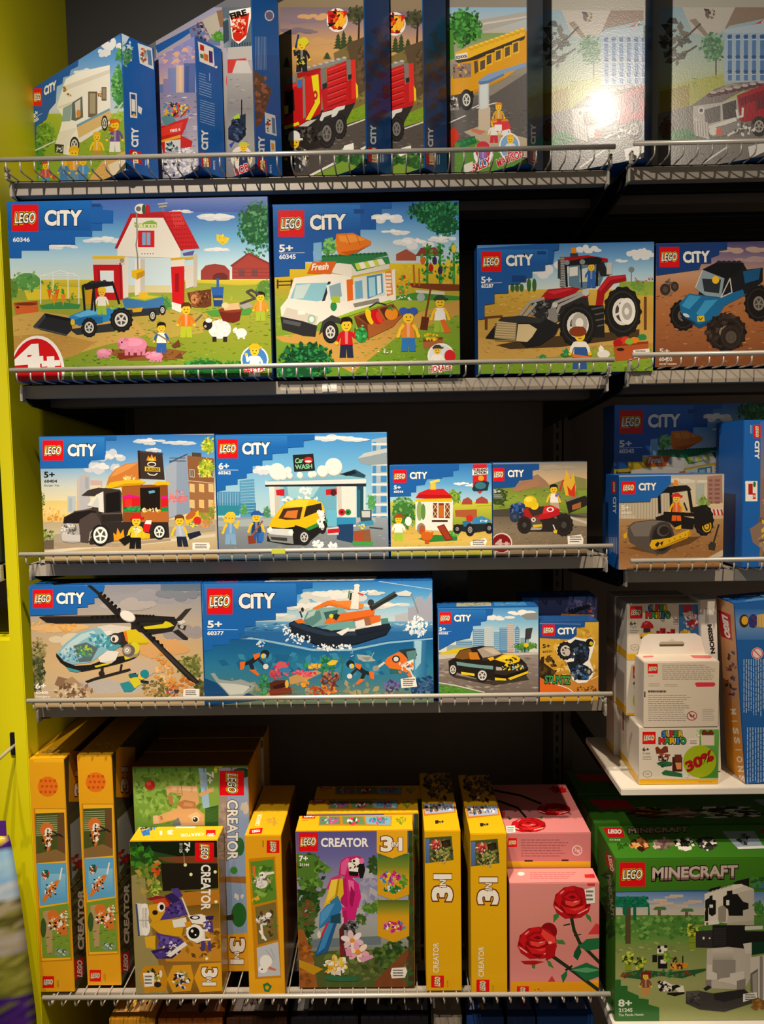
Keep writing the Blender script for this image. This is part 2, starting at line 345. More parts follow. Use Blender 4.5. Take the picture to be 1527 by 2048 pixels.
NM = ['topmost wire-fronted grey shelf of the wide left bay, under the angled boxes', 'grey wire-fronted shelf carrying the red barn box and carrot truck box', 'grey wire-fronted shelf carrying the burger truck and car wash boxes', 'grey wire-fronted shelf carrying the helicopter and diver boat boxes', 'lowest open wire grid shelf carrying the yellow boxes and roses']
SH = [shelf(-0.608, 0.355, z, n, 0.011 if i == 4 else 0.025, i == 4) for i, (z, n) in enumerate(zip(ZR, NM))]
ZRR = [1.9736, 1.6492, 1.3204]
NR = ['topmost wire-fronted shelf of the right bay, under the grey fire engine box', 'right bay wire-fronted shelf carrying the blue monster truck box', 'right bay wire-fronted shelf carrying the road roller box']
for z, n in zip(ZRR, NR): shelf(0.384, 1.25, z, n)
# small marks stuck on the shelves
def stuck(parent, name, col, lx, y, z, w, h, label):
    o = boxes(name, [(lx-parent.location.x, y-0.0012-LY, z-parent.location.z, lx+w-parent.location.x, y-0.0002-LY, z+h-parent.location.z)], mat(name+'_paper', col, 0.6), parent, 0.0003); o['label'] = label
stuck(SH[1], 'paper_tag', 'e8e4da', -0.112, 1.29, 1.603, 0.024, 0.013, 'torn white paper tag stuck on the shelf lip')
stuck(SH[2], 'sticker', 'c9cf3a', -0.196, 1.2461, 1.341, 0.022, 0.008, 'yellow-green sticker wrapped on the rail')
# white tray in the right bay
t = empty('display_tray', (0.371, 1.25, 0.929)); tag(t, 'white tray shelf under the stack of small white boxes', 'shelf')
boxes('tray_board', [(0, 0, 0, 0.75, 0.235, 0.012)], M_WHITE, t, 0.0012)
for x in (0.02, 0.60): boxes('tray_bracket', [(x, 0.20, -0.04, x+0.006, 0.565, -0.001)], M_DARK, t)
t = empty('base_shelf', (0.357, 1.22, 0.515)); tag(t, 'white low shelf under the large green panda box', 'shelf')
boxes('shelf_board', [(0.0, 0, 0, 0.9, 0.45, 0.024)], M_WHITE, t, 0.0015)
for x in (0.03, 0.70): boxes('shelf_bracket', [(x, 0.45, -0.05, x+0.006, 0.595, 0.02)], M_DARK, t)
t = empty('low_shelf', (-0.608, 1.29, 0.205)); tag(t, 'dark lowest shelf below the yellow boxes', 'shelf')
boxes('shelf_board', [(0.0, 0, 0, 0.963, 0.51, 0.02)], M_DARK, t, 0.001)
# ================================================================ boxes (cartons in metres)
Z1, Z1R, Z2, Z2R, Z3, Z3R, Z4, Z5 = 1.9535, 1.9575, 1.6265, 1.633, 1.3293, 1.3043, 1.0857, 0.5687
BX = {}
def B(key, label, x, y, z, w, h, d, col, yaw=0.0, roll=0.0, group=None, name='toy_box', cat='toy box'):
    BX[key] = carton(name, label, cat, x, y, z, w, h, d, col, yaw, roll, group); return BX[key]
AN = -38.5
def corner(xc, yc, w, yaw=AN):    # lower left of the front from its near right corner
    a = math.radians(yaw); return xc - w*math.cos(a), yc - w*math.sin(a)
G1 = 'angled boxes on the top shelf'; G2 = 'blue boxes facing out'; G3 = 'yellow boxes on the lowest shelf'
def BA(key, label, xc, yc, w, h, d, z=Z1, col='1560ae', yaw=AN):
    x, y = corner(xc, yc, w, yaw); return B(key, label, x, y, z, w, h, d, col, yaw, 0, G1)
BA('camper', 'blue box with a white camper van, leftmost on the top shelf', -0.412, 1.262, 0.283, 0.209, 0.060)
BA('rescue', 'blue box with a red rescue boat under a lilac skyline, beside the camper van box', -0.298, 1.268, 0.280, 0.205, 0.053)
BA('police', 'tall blue box with a grey street and red shield mark, behind the rescue boat box', -0.208, 1.268, 0.34, 0.279, 0.058)
BA('fire', 'tall box with a full red fire truck before dusk pines, front one of two', -0.032, 1.264, 0.30, 0.315, 0.064)
BA('bus', 'tall box with a yellow bus and bus stop on top shelf', 0.222, 1.268, 0.28, 0.315, 0.064, yaw=-33)
BA('engine', 'tall box with a grey and red fire engine at the top shelf right end', 0.602, 1.268, 0.28, 0.315, 0.060, z=Z1R, yaw=-28)
B('barn', 'large blue box with a red and white barn, tractor and farm animals', -0.606, 1.262, Z2, 0.4165, 0.283, 0.07, '1c62b0', group=G2)
B('truck', 'square blue box, white market truck with a carrot on its roof, beside the barn box', -0.1855, 1.28, Z2, 0.300, 0.276, 0.07, '1a55a0', group=G2)
B('tractor', 'blue box with a big red tractor with front loader', 0.1435, 1.285, Z2, 0.285, 0.207, 0.065, '1a5cab', group=G2)
B('monster', 'box with a blue monster truck on brown desert ground', 0.4325, 1.29, Z2R, 0.21, 0.199, 0.06, '1b3f7a', group=G2)
B('burger', 'blue box with a black burger truck in a city street', -0.573, 1.262, Z3, 0.2865, 0.2075, 0.065, '1c66b4', group=G2)
B('wash', 'blue box with a yellow car in a car wash', -0.2855, 1.262, Z3, 0.279, 0.2055, 0.065, '1c66b4', group=G2)
B('coop', 'small blue box with a red roofed chicken coop', -0.0035, 1.262, Z3, 0.166, 0.152, 0.05, '1c62b0', group=G2)
B('quad', 'small box with a red fire quad bike rider, beside the chicken coop box', 0.1633, 1.262, Z3, 0.153, 0.153, 0.05, '1b4f94', group=G2)
B('roller', 'small blue box with a black and yellow road roller', 0.3672, 1.262, Z3R, 0.170, 0.1545, 0.075, '1f66b4', group=G2)
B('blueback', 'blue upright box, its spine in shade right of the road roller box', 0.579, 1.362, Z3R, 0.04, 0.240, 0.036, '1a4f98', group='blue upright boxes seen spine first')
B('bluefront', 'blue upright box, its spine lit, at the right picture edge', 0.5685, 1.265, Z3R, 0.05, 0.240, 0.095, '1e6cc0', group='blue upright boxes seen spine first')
B('heli', 'blue box with a black rotor rescue helicopter', -0.602, 1.262, Z4, 0.2855, 0.2065, 0.065, '1c66b4', group=G2)
B('boat', 'wide blue box with a diving boat above a coral reef', -0.3158, 1.262, Z4, 0.380, 0.206, 0.07, '1c66b4', group=G2)
B('car', 'small blue box with a black and yellow sports car', 0.0722, 1.262, Z4, 0.1655, 0.1595, 0.05, '1c62b0', group=G2)
B('stunt', 'small yellow and blue box with a black stunt motorbike sticker picture', 0.2388, 1.262, Z4, 0.0975, 0.1335, 0.05, '1c4f92', group=G2)
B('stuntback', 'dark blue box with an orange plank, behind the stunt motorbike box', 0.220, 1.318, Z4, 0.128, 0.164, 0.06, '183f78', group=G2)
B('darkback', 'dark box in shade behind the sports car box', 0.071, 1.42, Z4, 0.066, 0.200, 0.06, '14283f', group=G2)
CR = 'e6a617'
B('tiger', 'tall yellow spine with tiger pictures, nearest the green wall', -0.629, 1.287, Z5, 0.0605, 0.419, 0.27, CR, group=G3)
B('dog', 'tall box with a tan toy dog on green, behind the owl box', -0.4695, 1.338, Z5, 0.2065, 0.383, 0.066, 'c98f18', group=G3)
B('owl', 'box lying sideways-printed with a purple and white owl, in front of the dog box', -0.459, 1.280, Z5, 0.151, 0.276, 0.05, 'e9b31b', group=G3)
B('rabbit', 'yellow spine with white rabbit pictures, left of the parrot box', -0.2605, 1.276, Z5, 0.0625, 0.2855, 0.20, 'e4a616', group=G3)
B('parrot', 'yellow-topped box with a pink parrot, foremost of three', -0.1755, 1.293, Z5, 0.2025, 0.284, 0.056, 'e0a516', group=G3)
B('spine', 'yellow spine with a small house picture, directly right of the parrot box', 0.0465, 1.283, Z5, 0.0615, 0.287, 0.24, 'e8b30d', group=G3)
RS = 'd88a8a'
B('rose', 'pink box with two red roses standing in front of the lying pink boxes', 0.1895, 1.270, Z5, 0.152, 0.2, 0.046, RS, group='pink rose boxes')
for k in range(4):
    B('roselie%d' % k, ['pink box lying flat at the bottom of the pile behind the rose box', 'pink box lying flat second from the bottom behind the rose box', 'pink box lying flat third from the bottom behind the rose box', 'pink box lying flat on top of the pile, roses on its lid'][k], 0.190, 1.322, Z5+0.0655*k, 0.150, 0.065, 0.20, RS, group='pink rose boxes')
B('panda', 'large green box with a blocky panda house, foremost of three', 0.3615, 1.246, 0.5393, 0.42, 0.284, 0.112, '3f7d22', group='green panda boxes')
B('pandamid', 'large green box, middle of the three panda boxes', 0.3585, 1.368, 0.5393, 0.42, 0.2845, 0.112, '3a7420', group='green panda boxes')
B('pandaback', 'large green box, rearmost of the three panda boxes', 0.3575, 1.492, 0.5393, 0.42, 0.2845, 0.112, '3a7420', group='green panda boxes')
WH = 'e9e3d8'; GW = 'stack of small white boxes'
B('redcap', 'small white box with a red cap model, topmost of the rear stack on white tray', 0.4005, 1.322, 0.9412+0.0984*2, 0.128, 0.0982, 0.064, WH, group=GW)
for k, (q, z) in enumerate((('foot', 0), ('middle', 1), ('top', 2))):
    B('rear%d' % k, 'white small box at the %s of the shaded column behind the red cap box stack' % q, 0.3995, 1.392, 0.9412+0.0984*z, 0.128, 0.0982, 0.05, WH, group=GW)
B('midstack', 'small white box mostly hidden behind the hang-tab box', 0.4005, 1.322, 0.9412+0.0984, 0.128, 0.0982, 0.064, WH, group=GW)
B('lowstack', 'small white box at the foot of the rear stack on white tray', 0.4075, 1.322, 0.9412, 0.128, 0.0982, 0.064, WH, group=GW)
B('discount', 'small white box with a round green 30% sticker', 0.4045, 1.264, 0.9412, 0.132, 0.0985, 0.055, WH, group=GW)
B('tabbox', 'white hang-tab box turned back to front on the discounted box', 0.411, 1.263, 1.0399, 0.1235, 0.110, 0.048, WH, group=GW)
B('missions', 'tall blue box with an orange spine leaning at right of the white boxes', 0.5805, 1.262, 0.9415, 0.17, 0.305, 0.07, '1f62b0', roll=-4.6, group=None)
# ================================================================ printed pictures, second shelf
C1, C2, C3, C4, C5, C6 = (0, 0, 2.7268), (520, 0, 2.7268), (967, 0, 2.7268), (0, 380, 2.7268), (500, 380, 2.7268), (920, 420, 2.5157)
D1, D2, D3, D4, D5, D6, D7, D8 = (0, 800, 2.7268), (420, 800, 2.7268), (760, 850, 3.054), (1080, 780, 3.4161), (0, 1120, 2.7268), (390, 1120, 2.7268), (850, 1120, 3.4705), (1180, 1150, 4.4006)
E1, E2, E3, E4, E5 = (0, 1420, 3.054), (240, 1420, 3.26), (560, 1500, 3.4705), (820, 1500, 3.6357), (1160, 1540, 4.0327)
SKY = ['2f62b8', '5a9ad6', 'a9d3e8', 'dfe9e0']
GRASS = ('7a9a22', '8aac2c', '5f8a20', 'a3b83c', '4f7a1c')
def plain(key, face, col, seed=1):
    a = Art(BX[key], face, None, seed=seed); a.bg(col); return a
def city(a, x0, y0, x1, y1, h, edge='1c3f73'): a.word('CiTY', x0, y0, x1, y1, h, edge=edge, off=.045)
# ---- barn
a = Art(BX['barn'], 'front', C4, seed=3); a.bg('4f9ad8')
a.grad(['4a63b4', '4f86cc', '79b9e2', 'b9dcec', 'd8e8dc'], 20, 40, 1500, 490)
a.grad(['7d86c4', '5a78c0', '4a63b4'], 900, 40, 1500, 120)
for cx, cy, rx, ry in ((1170, 150, 110, 26), (560, 275, 90, 26), (1180, 330, 70, 22), (330, 310, 80, 20), (980, 120, 60, 14)): a.cloud('dfe6ee', cx, cy, rx, ry); a.cloud('f1f1f0', cx+8, cy-6, rx*.7, ry*.7)
a.grad(['d8c640', 'c9b032', 'b9a838'], 20, 490, 1500, 580)
a.p('9aa83a', 20,560, 300,520, 700,540, 1000,500, 1300,520, 1500,510, 1500,640, 20,640); a.p('e3c92e', 130,540, 250,520, 440,530, 450,590, 150,600)
a.grad(['a6a93a', '9aa034', '8d9a2e', '7c962c', '6a8a26'], 20, 600, 1500, 1060)
a.p('caa555', 20,700, 200,660, 420,690, 720,690, 860,760, 760,800, 560,850, 300,930, 20,960); a.p('b98f45', 20,800, 300,780, 520,830, 420,900, 200,960, 20,980); a.p('b9a34a', 720,690, 1000,640, 1200,700, 1100,780, 820,820)
a.field(['b5903f', 'd0ad5e', 'c79f4c', 'a98038'], 30, 700, 620, 930, 160, 10)
a.field(GRASS, 600, 640, 1480, 1030, 260, 13); a.field(['5f8a20', '6f9a28', '4a7a1c'], 340, 900, 980, 1030, 140, 12); a.field(['c9b548', 'd8c858', 'b9a038'], 440, 520, 1480, 600, 90, 10)
a.p('8b5a2c', 560,880, 800,850, 1020,880, 960,925, 700,930); a.fl(['754618', '96622f', '6a3d18'], 790, 890, 220, 36, 60, 10)
a.tree(150, 500, 90, 60, ('5d9a4a', '6fae58', '4e8a40', '8abf70'), 70, 12); a.tree(60, 540, 50, 60, ('5d8a3a', '6f9e48', '4e7a30'), 40, 10)
a.tree(1400, 190, 110, 140, ('1f6038', '2f7a40', '49945a', '185030', '63a870'), 220, 13); a.fl(['2f7a40', '49945a', '1f6038'], 1400, 330, 70, 40, 40, 10)
a.p('9c3f38', 1095,490, 1095,440, 1120,412, 1170,402, 1225,412, 1252,440, 1252,490); a.p('6a2f2c', 1160,490, 1160,465, 1185,452, 1220,452, 1240,465, 1240,490)
a.p('a9443a', 1265,485, 1265,410, 1355,345, 1450,400, 1475,410, 1475,485); a.p('8c3430', 1255,412, 1355,340, 1475,400, 1475,412, 1355,352, 1265,420)
for x in (1300, 1370): a.r('6f4a50', x, 435, x+35, 472)
for y in (430, 450, 470): a.l('8c3430', 3, 1268, y, 1472, y)
a.tree(1440, 540, 50, 60, ('5d8a3a', '7aa848', '4e7a30'), 60, 11); a.tree(900, 620, 50, 40, ('4e8a40', '6fae58'), 40, 10)
# barn house
a.p('cfe3ea', 700,370, 940,370, 940,560, 700,560); a.p('dcd2a0', 700,520, 930,520, 930,560, 700,560)
a.r('e8e2d8', 660, 365, 700, 590); a.r('efeae0', 735, 375, 790, 580); a.r('cfc8bc', 765, 375, 790, 580)
a.p('c8141c', 505,380, 665,380, 672,600, 520,600); a.r('d9d2c4', 505, 365, 680, 408); a.r('e6c22e', 505, 362, 680, 376); a.p('e4f0f4', 545,440, 620,440, 622,560, 550,560); a.l('a30f18', 8, 540,436, 540,590); a.e('9d968c', 665, 385, 12); a.l('a30f18', 9, 655,400, 660,590)
a.p('b9121a', 625,318, 712,128, 890,118, 1000,330, 985,330, 880,150, 722,152, 648,320)
a.p('efe9dc', 640,322, 722,152, 890,152, 985,330, 985,372, 640,362); a.r('e6c22e', 505, 360, 680, 372); a.p('d8ac2c', 930,372, 1075,360, 1075,374, 932,388)
a.p('cf1a22', 888,120, 985,118, 1088,318, 990,325); a.p('e03a38', 930,135, 985,130, 1010,190, 955,205)
for k in range(8):
    y = 150+k*23; x = 900+k*11.5; a.studs('a80f17', x, y, x+80+k*2, y-4, 7, 5, 4)
a.r('d91a22', 752, 222, 842, 312); a.r('7fb2d8', 775, 232, 820, 300); a.l('d91a22', 5, 797,230, 797,302)
a.p('8cb848', 732,175, 770,185, 800,170, 830,165, 855,178, 855,205, 735,205); a.word('farm', 740, 202, 850, 202, 22, col='f4f0c0', part='panel'); a.r('f4efe2', 765, 340, 845, 356); a.studs('8a857c', 775,348, 835,348, 5, 4)
a.e('efe9de', 768, 103, 34, 28); a.e('6f6a64', 755, 103, 14, 14); a.e('2f5a3c', 785, 105, 12, 26); a.e('c9151c', 805, 103, 14, 24); a.l('8b867e', 6, 888,75, 888,118); a.l('b5b0a6', 9, 862,78, 912,72); a.l('b5b0a6', 9, 868,92, 908,88)
a.l('8d8980', 7, 745,125, 748,260, 742,300, 750,360, 752,440); a.p('f0bd1c', 718,440, 780,428, 788,465, 745,488, 718,470); a.p('c9940f', 745,455, 788,440, 788,465, 745,488)
a.p('e6dfd0', 932,385, 1008,378, 1008,440, 935,450); a.p('d3171f', 932,420, 1005,415, 1005,640, 940,620); a.p('f0ebe0', 935,610, 1005,630, 985,670, 938,650); a.r('9c0f16', 955, 455, 975, 555); a.p('d9d2c6', 1008,410, 1068,405, 1072,520, 1012,540); a.r('c6beb0', 1055, 350, 1075, 530)
a.p('5a5a9c', 995,345, 1060,330, 1050,355, 1000,358)
# greenhouse and crops
for x0, y0, x1, y1 in ((222,470,222,620), (430,470,430,620), (290,455,290,600), (370,455,372,600), (222,470,330,440), (330,440,430,470), (222,470,430,470), (300,460,410,455)): a.l('eef3f0', 5, x0, y0, x1, y1)
a.p('3f8f4a', 215,630, 330,610, 440,625, 430,648, 230,650)
for x, y, c in ((270,560,'e4691c'), (310,560,'e4691c'), (345,590,'f08a24'), (295,590,'f08a24')): a.p(c, x-14,y-20, x+14,y-20, x,y+45); a.fl(['2f8a3c', '4fae50'], x, y-38, 10, 18, 10, 8)
a.fl(['6a8a2c', '8aa83a'], 390, 590, 22, 30, 14, 9); a.p('d4632c', 75,615, 205,605, 210,665, 85,680); a.p('b04a1c', 75,615, 205,605, 205,622, 78,632); a.e('7a3414', 145, 622, 60, 8); a.e('3a1a08', 97, 640, 10, 6)
# trailer and tractor
a.p('3f79b4', 665,595, 890,575, 895,620, 845,655, 680,640); a.p('8fb83e', 680,588, 790,565, 898,580, 790,606); a.p('d8c43a', 705,588, 790,572, 870,582, 790,598); a.p('f0c028', 755,560, 800,556, 815,590, 760,592); a.p('2f3236', 690,655, 880,640, 870,680, 720,690); a.p('d8a418', 720,648, 780,640, 770,665, 725,668)
a.wheel(832, 685, 20, 32); a.wheel(886, 655, 18, 27)
a.p('2b8acb', 375,690, 470,650, 690,640, 700,690, 560,720, 440,735, 390,730); a.p('1f6aa8', 390,715, 460,690, 560,690, 560,725, 430,740); a.p('63b8e8', 400,685, 475,655, 560,650, 540,675, 440,695); a.fl(['8fb83e', 'a9c84a'], 630, 640, 40, 14, 16, 9)
a.r('d89a1c', 470, 530, 515, 625); a.fig(556, 530, 150, 'f1ece2', 'I', 'F')
for L in ((452,520,462,655), (462,515,470,540), (500,655,512,530), (612,500,650,620)): a.l('1d1d1e', 12, *L)
a.p('1f2022', 455,520, 500,495, 605,500, 622,520, 560,528, 470,545); a.studs('35363a', 500,505, 570,497, 4, 11, 6); a.l('1d1d1e', 9, 512,530, 520,660)
a.p('26282b', 180,745, 245,672, 385,700, 395,760, 360,795, 230,765); a.p('3c3f44', 180,745, 245,672, 262,680, 205,750); a.p('17181a', 245,672, 385,700, 380,715, 250,690); a.l('54585e', 5, 185,748, 360,790); a.p('303338', 380,760, 480,745, 620,725, 700,735, 620,770, 420,790)
a.wheel(662, 708, 60, 64, tread=True); a.wheel(487, 750, 42, 52, tread=True); a.e('e8c02a', 397, 722, 12, 18)
# animals and people
def pig(cx, cy, k, f=1):
    a.e('e089a8', cx, cy, 42*k, 27*k); a.e('ee9dba', cx-6*k*f, cy-9*k, 34*k, 14*k); a.e('e693b0', cx-f*40*k, cy-4*k, 19*k, 20*k); a.e('c96a8c', cx-f*54*k, cy, 6*k, 8*k); a.p('d87a9c', cx-f*32*k, cy-28*k, cx-f*18*k, cy-14*k, cx-f*40*k, cy-14*k); a.e('241418', cx-f*44*k, cy-9*k, 3*k)
    for d in (-28, -10, 14, 30): a.r('d57f9e', cx+(d-6)*k, cy+14*k, cx+(d+6)*k, cy+36*k)
a.p('7a2f1c', 640,890, 800,880, 790,905, 650,925); pig(735, 845, 1.6, 1); pig(562, 888, .85, -1); pig(848, 905, .95, 1)
a.fig(1015, 615, 190, 'O', 'b5c42c', '5a2f18'); a.l('6a665e', 9, 1065,715, 1100,680); a.fig(880, 722, 165, 'W', '2f5fa8', '1b1714', arm='2f5fa8'); a.l('8d7a58', 8, 835,770, 960,850); a.p('6b4020', 935,850, 975,815, 985,850, 950,862); a.p('6b4020', 950,915, 985,885, 1000,920)
for cx, cy, k in ((1198, 760, 1.0), (1315, 780, .5)):
    a.e('f0ece4', cx, cy, 62*k, 52*k); a.fl(['ffffff', 'e2dcd0', 'f3efe6'], cx, cy, 60*k, 50*k, 50, 12*k)
    for d in (-30, 28): a.r('2a2422' if k == 1 else 'e2dcd0', cx+d*k-10*k, cy+40*k, cx+d*k+12*k, cy+68*k)
    a.e('241f1e' if k == 1 else 'efe9de', cx-66*k, cy-25*k, 26*k, 28*k); a.e('d8a8a0', cx-78*k, cy-16*k, 7*k); a.e('f4f0e8', cx-60*k, cy-48*k, 18*k, 12*k)
a.p('6b3a1e', 1020,560, 1150,540, 1152,630, 1120,640, 1060,640, 1030,600); a.p('8a5230', 1035,560, 1085,545, 1090,600, 1075,640, 1045,635); a.e('c98a5a', 1060, 595, 20, 26); a.fl(['4a2410', 'a86a3c'], 1090, 590, 50, 40, 24, 10)
a.p('2f5fae', 1150,530, 1220,528, 1215,585, 1160,585); a.l('2f5fae', 14, 1187,485, 1187,540); a.p('1e4788', 1160,575, 1215,575, 1212,635, 1165,635); a.r('d8a41c', 1165, 590, 1212, 600); a.p('4f9a3c', 1120,660, 1300,640, 1380,650, 1360,680, 1150,690)
a.p('6f2418', 1190,655, 1320,648, 1305,712, 1270,725, 1215,715); a.e('8a3a24', 1255, 655, 66, 14); a.p('d8b888', 1210,625, 1300,615, 1310,650, 1225,658); a.e('e6cda0', 1228, 630, 20, 16); a.fig(1420, 555, 160, 'e8942c', 'a6bc34', '241c16'); a.l('4d4a46', 12, 1310,620, 1390,590, 1345,555, 1370,545, 1410,570); a.p('a8a49c', 1300,630, 1360,612, 1380,640, 1330,650)
a.p('f2d22a', 1180,240, 1250,262, 1240,285, 1215,300, 1180,275); a.fl(['f8e45a', 'd8ae18'], 1215, 268, 28, 22, 10, 9)
a.tree(1120, 975, 130, 60, ('1f6a2c', '2f8a38', '3fa048', '16541f'), 150, 13); a.tree(1260, 985, 110, 50, ('1f6a2c', '2f8a38', '16541f'), 90, 12)
a.e('f5f2ec', 1388, 925, 76, 76); a.e('3f7ec0', 1388, 925, 68, 68); a.fig(1388, 840, 190, 'W', 'W', 'e8b51c', hat=True, wave=-1); a.word('FREYA', 1335, 1000, 1440, 985, 26, col='d8242c', edge='f4f0ea', part='panel')
a.e('f4f0ea', 205, 990, 148, 196, n=32); a.e('d0131b', 200, 1000, 138, 190, n=32); a.word('4', 95, 985, 222, 975, 125, col='f6f2ec', off=.07, part='age_mark'); a.word('+', 245, 990, 318, 985, 70, col='f6f2ec', off=.09, part='age_mark')
BRK = (30,45, 500,45, 500,85, 560,85, 560,108, 617,112, 617,182, 556,182, 556,222, 503,222, 503,255, 410,255, 410,295, 265,295, 265,330, 118,330, 118,372, 30,372)
a.p('1b63b6', *BRK); a.grad(['1b6ec4', '1658a6'], 36, 50, 495, 220); a.p('16498e', 500,75, 550,75, 550,92, 500,92); a.l('17509c', 5, 500,182, 556,182); a.l('17509c', 5, 265,330, 265,296, 410,296)
a.badge(66, 80, 210, 227); city(a, 248, 190, 440, 190, 76); a.word('60346', 72, 282, 162, 282, 22, part='set_number'); a.done()
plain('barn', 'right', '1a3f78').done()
# ---- carrot market truck
a = Art(BX['truck'], 'front', C5, seed=4); a.bg('5f9fd2')
a.grad(['2f62ac', '4f8ccc', '7fb4de', 'b4d2e4', 'cfd8d4'], 100, 60, 1200, 420)
for cx, cy, rx, ry in ((740, 160, 80, 45), (900, 290, 90, 45), (780, 235, 70, 22), (1050, 270, 70, 26)): a.cloud('e4e6e8', cx, cy, rx, ry); a.cloud('f4f3f0', cx-8, cy-8, rx*.6, ry*.6)
a.tree(1010, 120, 150, 65, ('175234', '22703f', '39915a', '0f3f28'), 240, 14); a.tree(1050, 190, 100, 60, ('175234', '22703f', '39915a'), 110, 13)
a.grad(['e3c52c', 'd8b428', 'b9a832', '9cae38'], 100, 400, 1200, 620); a.grad(['9cae38', '7f9f30', '6f9428', '5f8a24'], 100, 600, 1200, 1060)
a.p('c99a4a', 130,800, 360,770, 600,800, 820,700, 1140,600, 1140,680, 800,800, 640,930, 560,1000, 470,950, 400,850, 180,830)
a.field(GRASS, 560, 660, 1140, 1010, 300, 14); a.field(['e6cf4a', 'd0b030', 'f0da58'], 800, 400, 1140, 520, 120, 10); a.field(['8aa82c', 'b9c040', 'a0b034'], 130, 480, 330, 800, 90, 11)
for y in (500, 520): a.l('4a3a20', 7, 145, y, 232, y-3)
for x in (150, 225): a.l('4a3a20', 9, x, 490, x, 535)
a.p('a5533c', 795,385, 795,350, 850,322, 905,355, 905,385); a.p('8c4030', 900,360, 930,315, 1010,312, 1040,345, 1040,360)
for cx in (965, 1035, 1110):
    a.l('2f8a34', 12, cx, 520, cx, 300); a.fl(['2f8a34', '4aa848', '1f6a28'], cx, 400, 34, 110, 40, 13)
for cx, cy, c in ((1005, 385, '3a2a5a'), (1035, 440, '3a2a5a'), (940, 385, 'd8641c'), (1080, 400, 'e8c83a'), (1110, 320, 'e8c83a'), (985, 425, 'b8241c')): a.e(c, cx, cy, 13, 22)
a.p('7a3a1c', 870,508, 1140,515, 1140,550, 1060,550, 880,530); a.p('d8d0b8', 900,545, 1060,555, 1060,575, 910,570); a.p('3f8a34', 790,580, 900,560, 1140,580, 1140,600, 800,600); a.fl(['c9341c', 'e8b51c', '4aa848'], 835, 520, 34, 55, 34, 12); a.l('b56a2c', 10, 890,410, 895,520); a.l('b56a2c', 8, 920,430, 922,520)
# van
a.p('efe9dc', 240,480, 430,455, 550,470, 550,520, 790,430, 795,600, 480,690, 380,720, 360,740, 170,690, 165,640, 205,590); a.p('dcd5c6', 550,400, 750,370, 760,430, 555,470); a.p('e6dfd2', 440,450, 470,400, 550,395, 555,475)
a.p('2b7a44', 340,385, 350,360, 740,340, 752,355, 548,405); a.studs('1f6236', 380,362, 735,345, 17, 9, 7); a.p('2f8a48', 548,400, 752,362, 762,400, 580,445); 
for x in (590, 640, 690): a.p('efe9da' if x != 640 else 'f0ece0', x,398-(x-590)*.18, x+28,392-(x-590)*.18, x+48,425-(x-590)*.2, x+18,432-(x-590)*.2); a.p('c8d24a', x-20,402-(x-590)*.18, x,398-(x-590)*.18, x+18,432-(x-590)*.2, x-6,438-(x-590)*.2)
a.p('d9621c', 310,455, 340,393, 470,390, 440,460); a.word('Fresh', 335, 438, 428, 432, 34, col='f4f0e4', shear=.3, part='panel')
a.p('e87a1e', 470,240, 560,235, 660,280, 655,300, 590,335, 530,358, 480,350, 462,300); a.p('f59a3c', 480,250, 570,245, 630,272, 540,290, 490,280); a.p('c85c10', 490,340, 590,325, 640,300, 590,338, 530,358); a.fl(['5fae5a', '8ac86a', '3f8a48'], 430, 305, 34, 45, 40, 16)
a.p('8cc3d2', 215,600, 250,510, 430,505, 400,600, 350,612); a.p('c8dcd8', 250,520, 330,512, 290,590, 235,595); a.p('2d3236', 425,500, 440,500, 405,612, 390,612); a.p('efe9dc', 205,590, 380,610, 480,590, 480,690, 380,720, 340,740, 180,690); a.p('d5cdbd', 200,640, 370,690, 360,735, 175,690); a.p('dfe8ea', 415,520, 500,495, 520,600, 430,620); a.p('8aa8b0', 430,525, 492,505, 500,580, 440,600)
a.p('2a2a2c', 165,690, 285,715, 365,740, 355,800, 290,795, 175,760); a.p('55555a', 180,705, 280,725, 270,745, 180,725); a.e('9fc0a8', 335, 705, 22, 26); a.e('e8f0e8', 335, 705, 13, 16); a.e('2a8a48', 455, 635, 18, 26); a.r('a8c02c', 445, 580, 490, 615); a.r('f4f0e2', 260, 660, 300, 680)
a.p('e0661a', 525,490, 558,485, 562,600, 530,608); a.p('cfd8d4', 562,480, 725,450, 735,575, 565,602); a.p('6fa6c4', 570,500, 610,492, 615,590, 575,596); a.p('4f86ac', 635,470, 720,455, 725,560, 640,595); a.p('9fd0e0', 645,480, 680,474, 684,575, 650,585); a.p('dff0f0', 690,470, 712,466, 716,560, 694,570); a.p('e58a3c', 735,445, 770,435, 778,570, 745,580); a.fine('f4f0e0', 740, 450, 770, 570, 6, .6)
a.p('9cc034', 480,690, 560,660, 760,600, 790,605, 560,680, 470,705); a.p('8a857c', 560,620, 700,590, 705,612, 570,640); a.p('3a393a', 375,790, 395,715, 445,682, 490,700, 495,730, 450,720, 405,760); a.wheel(438, 775, 44, 60)
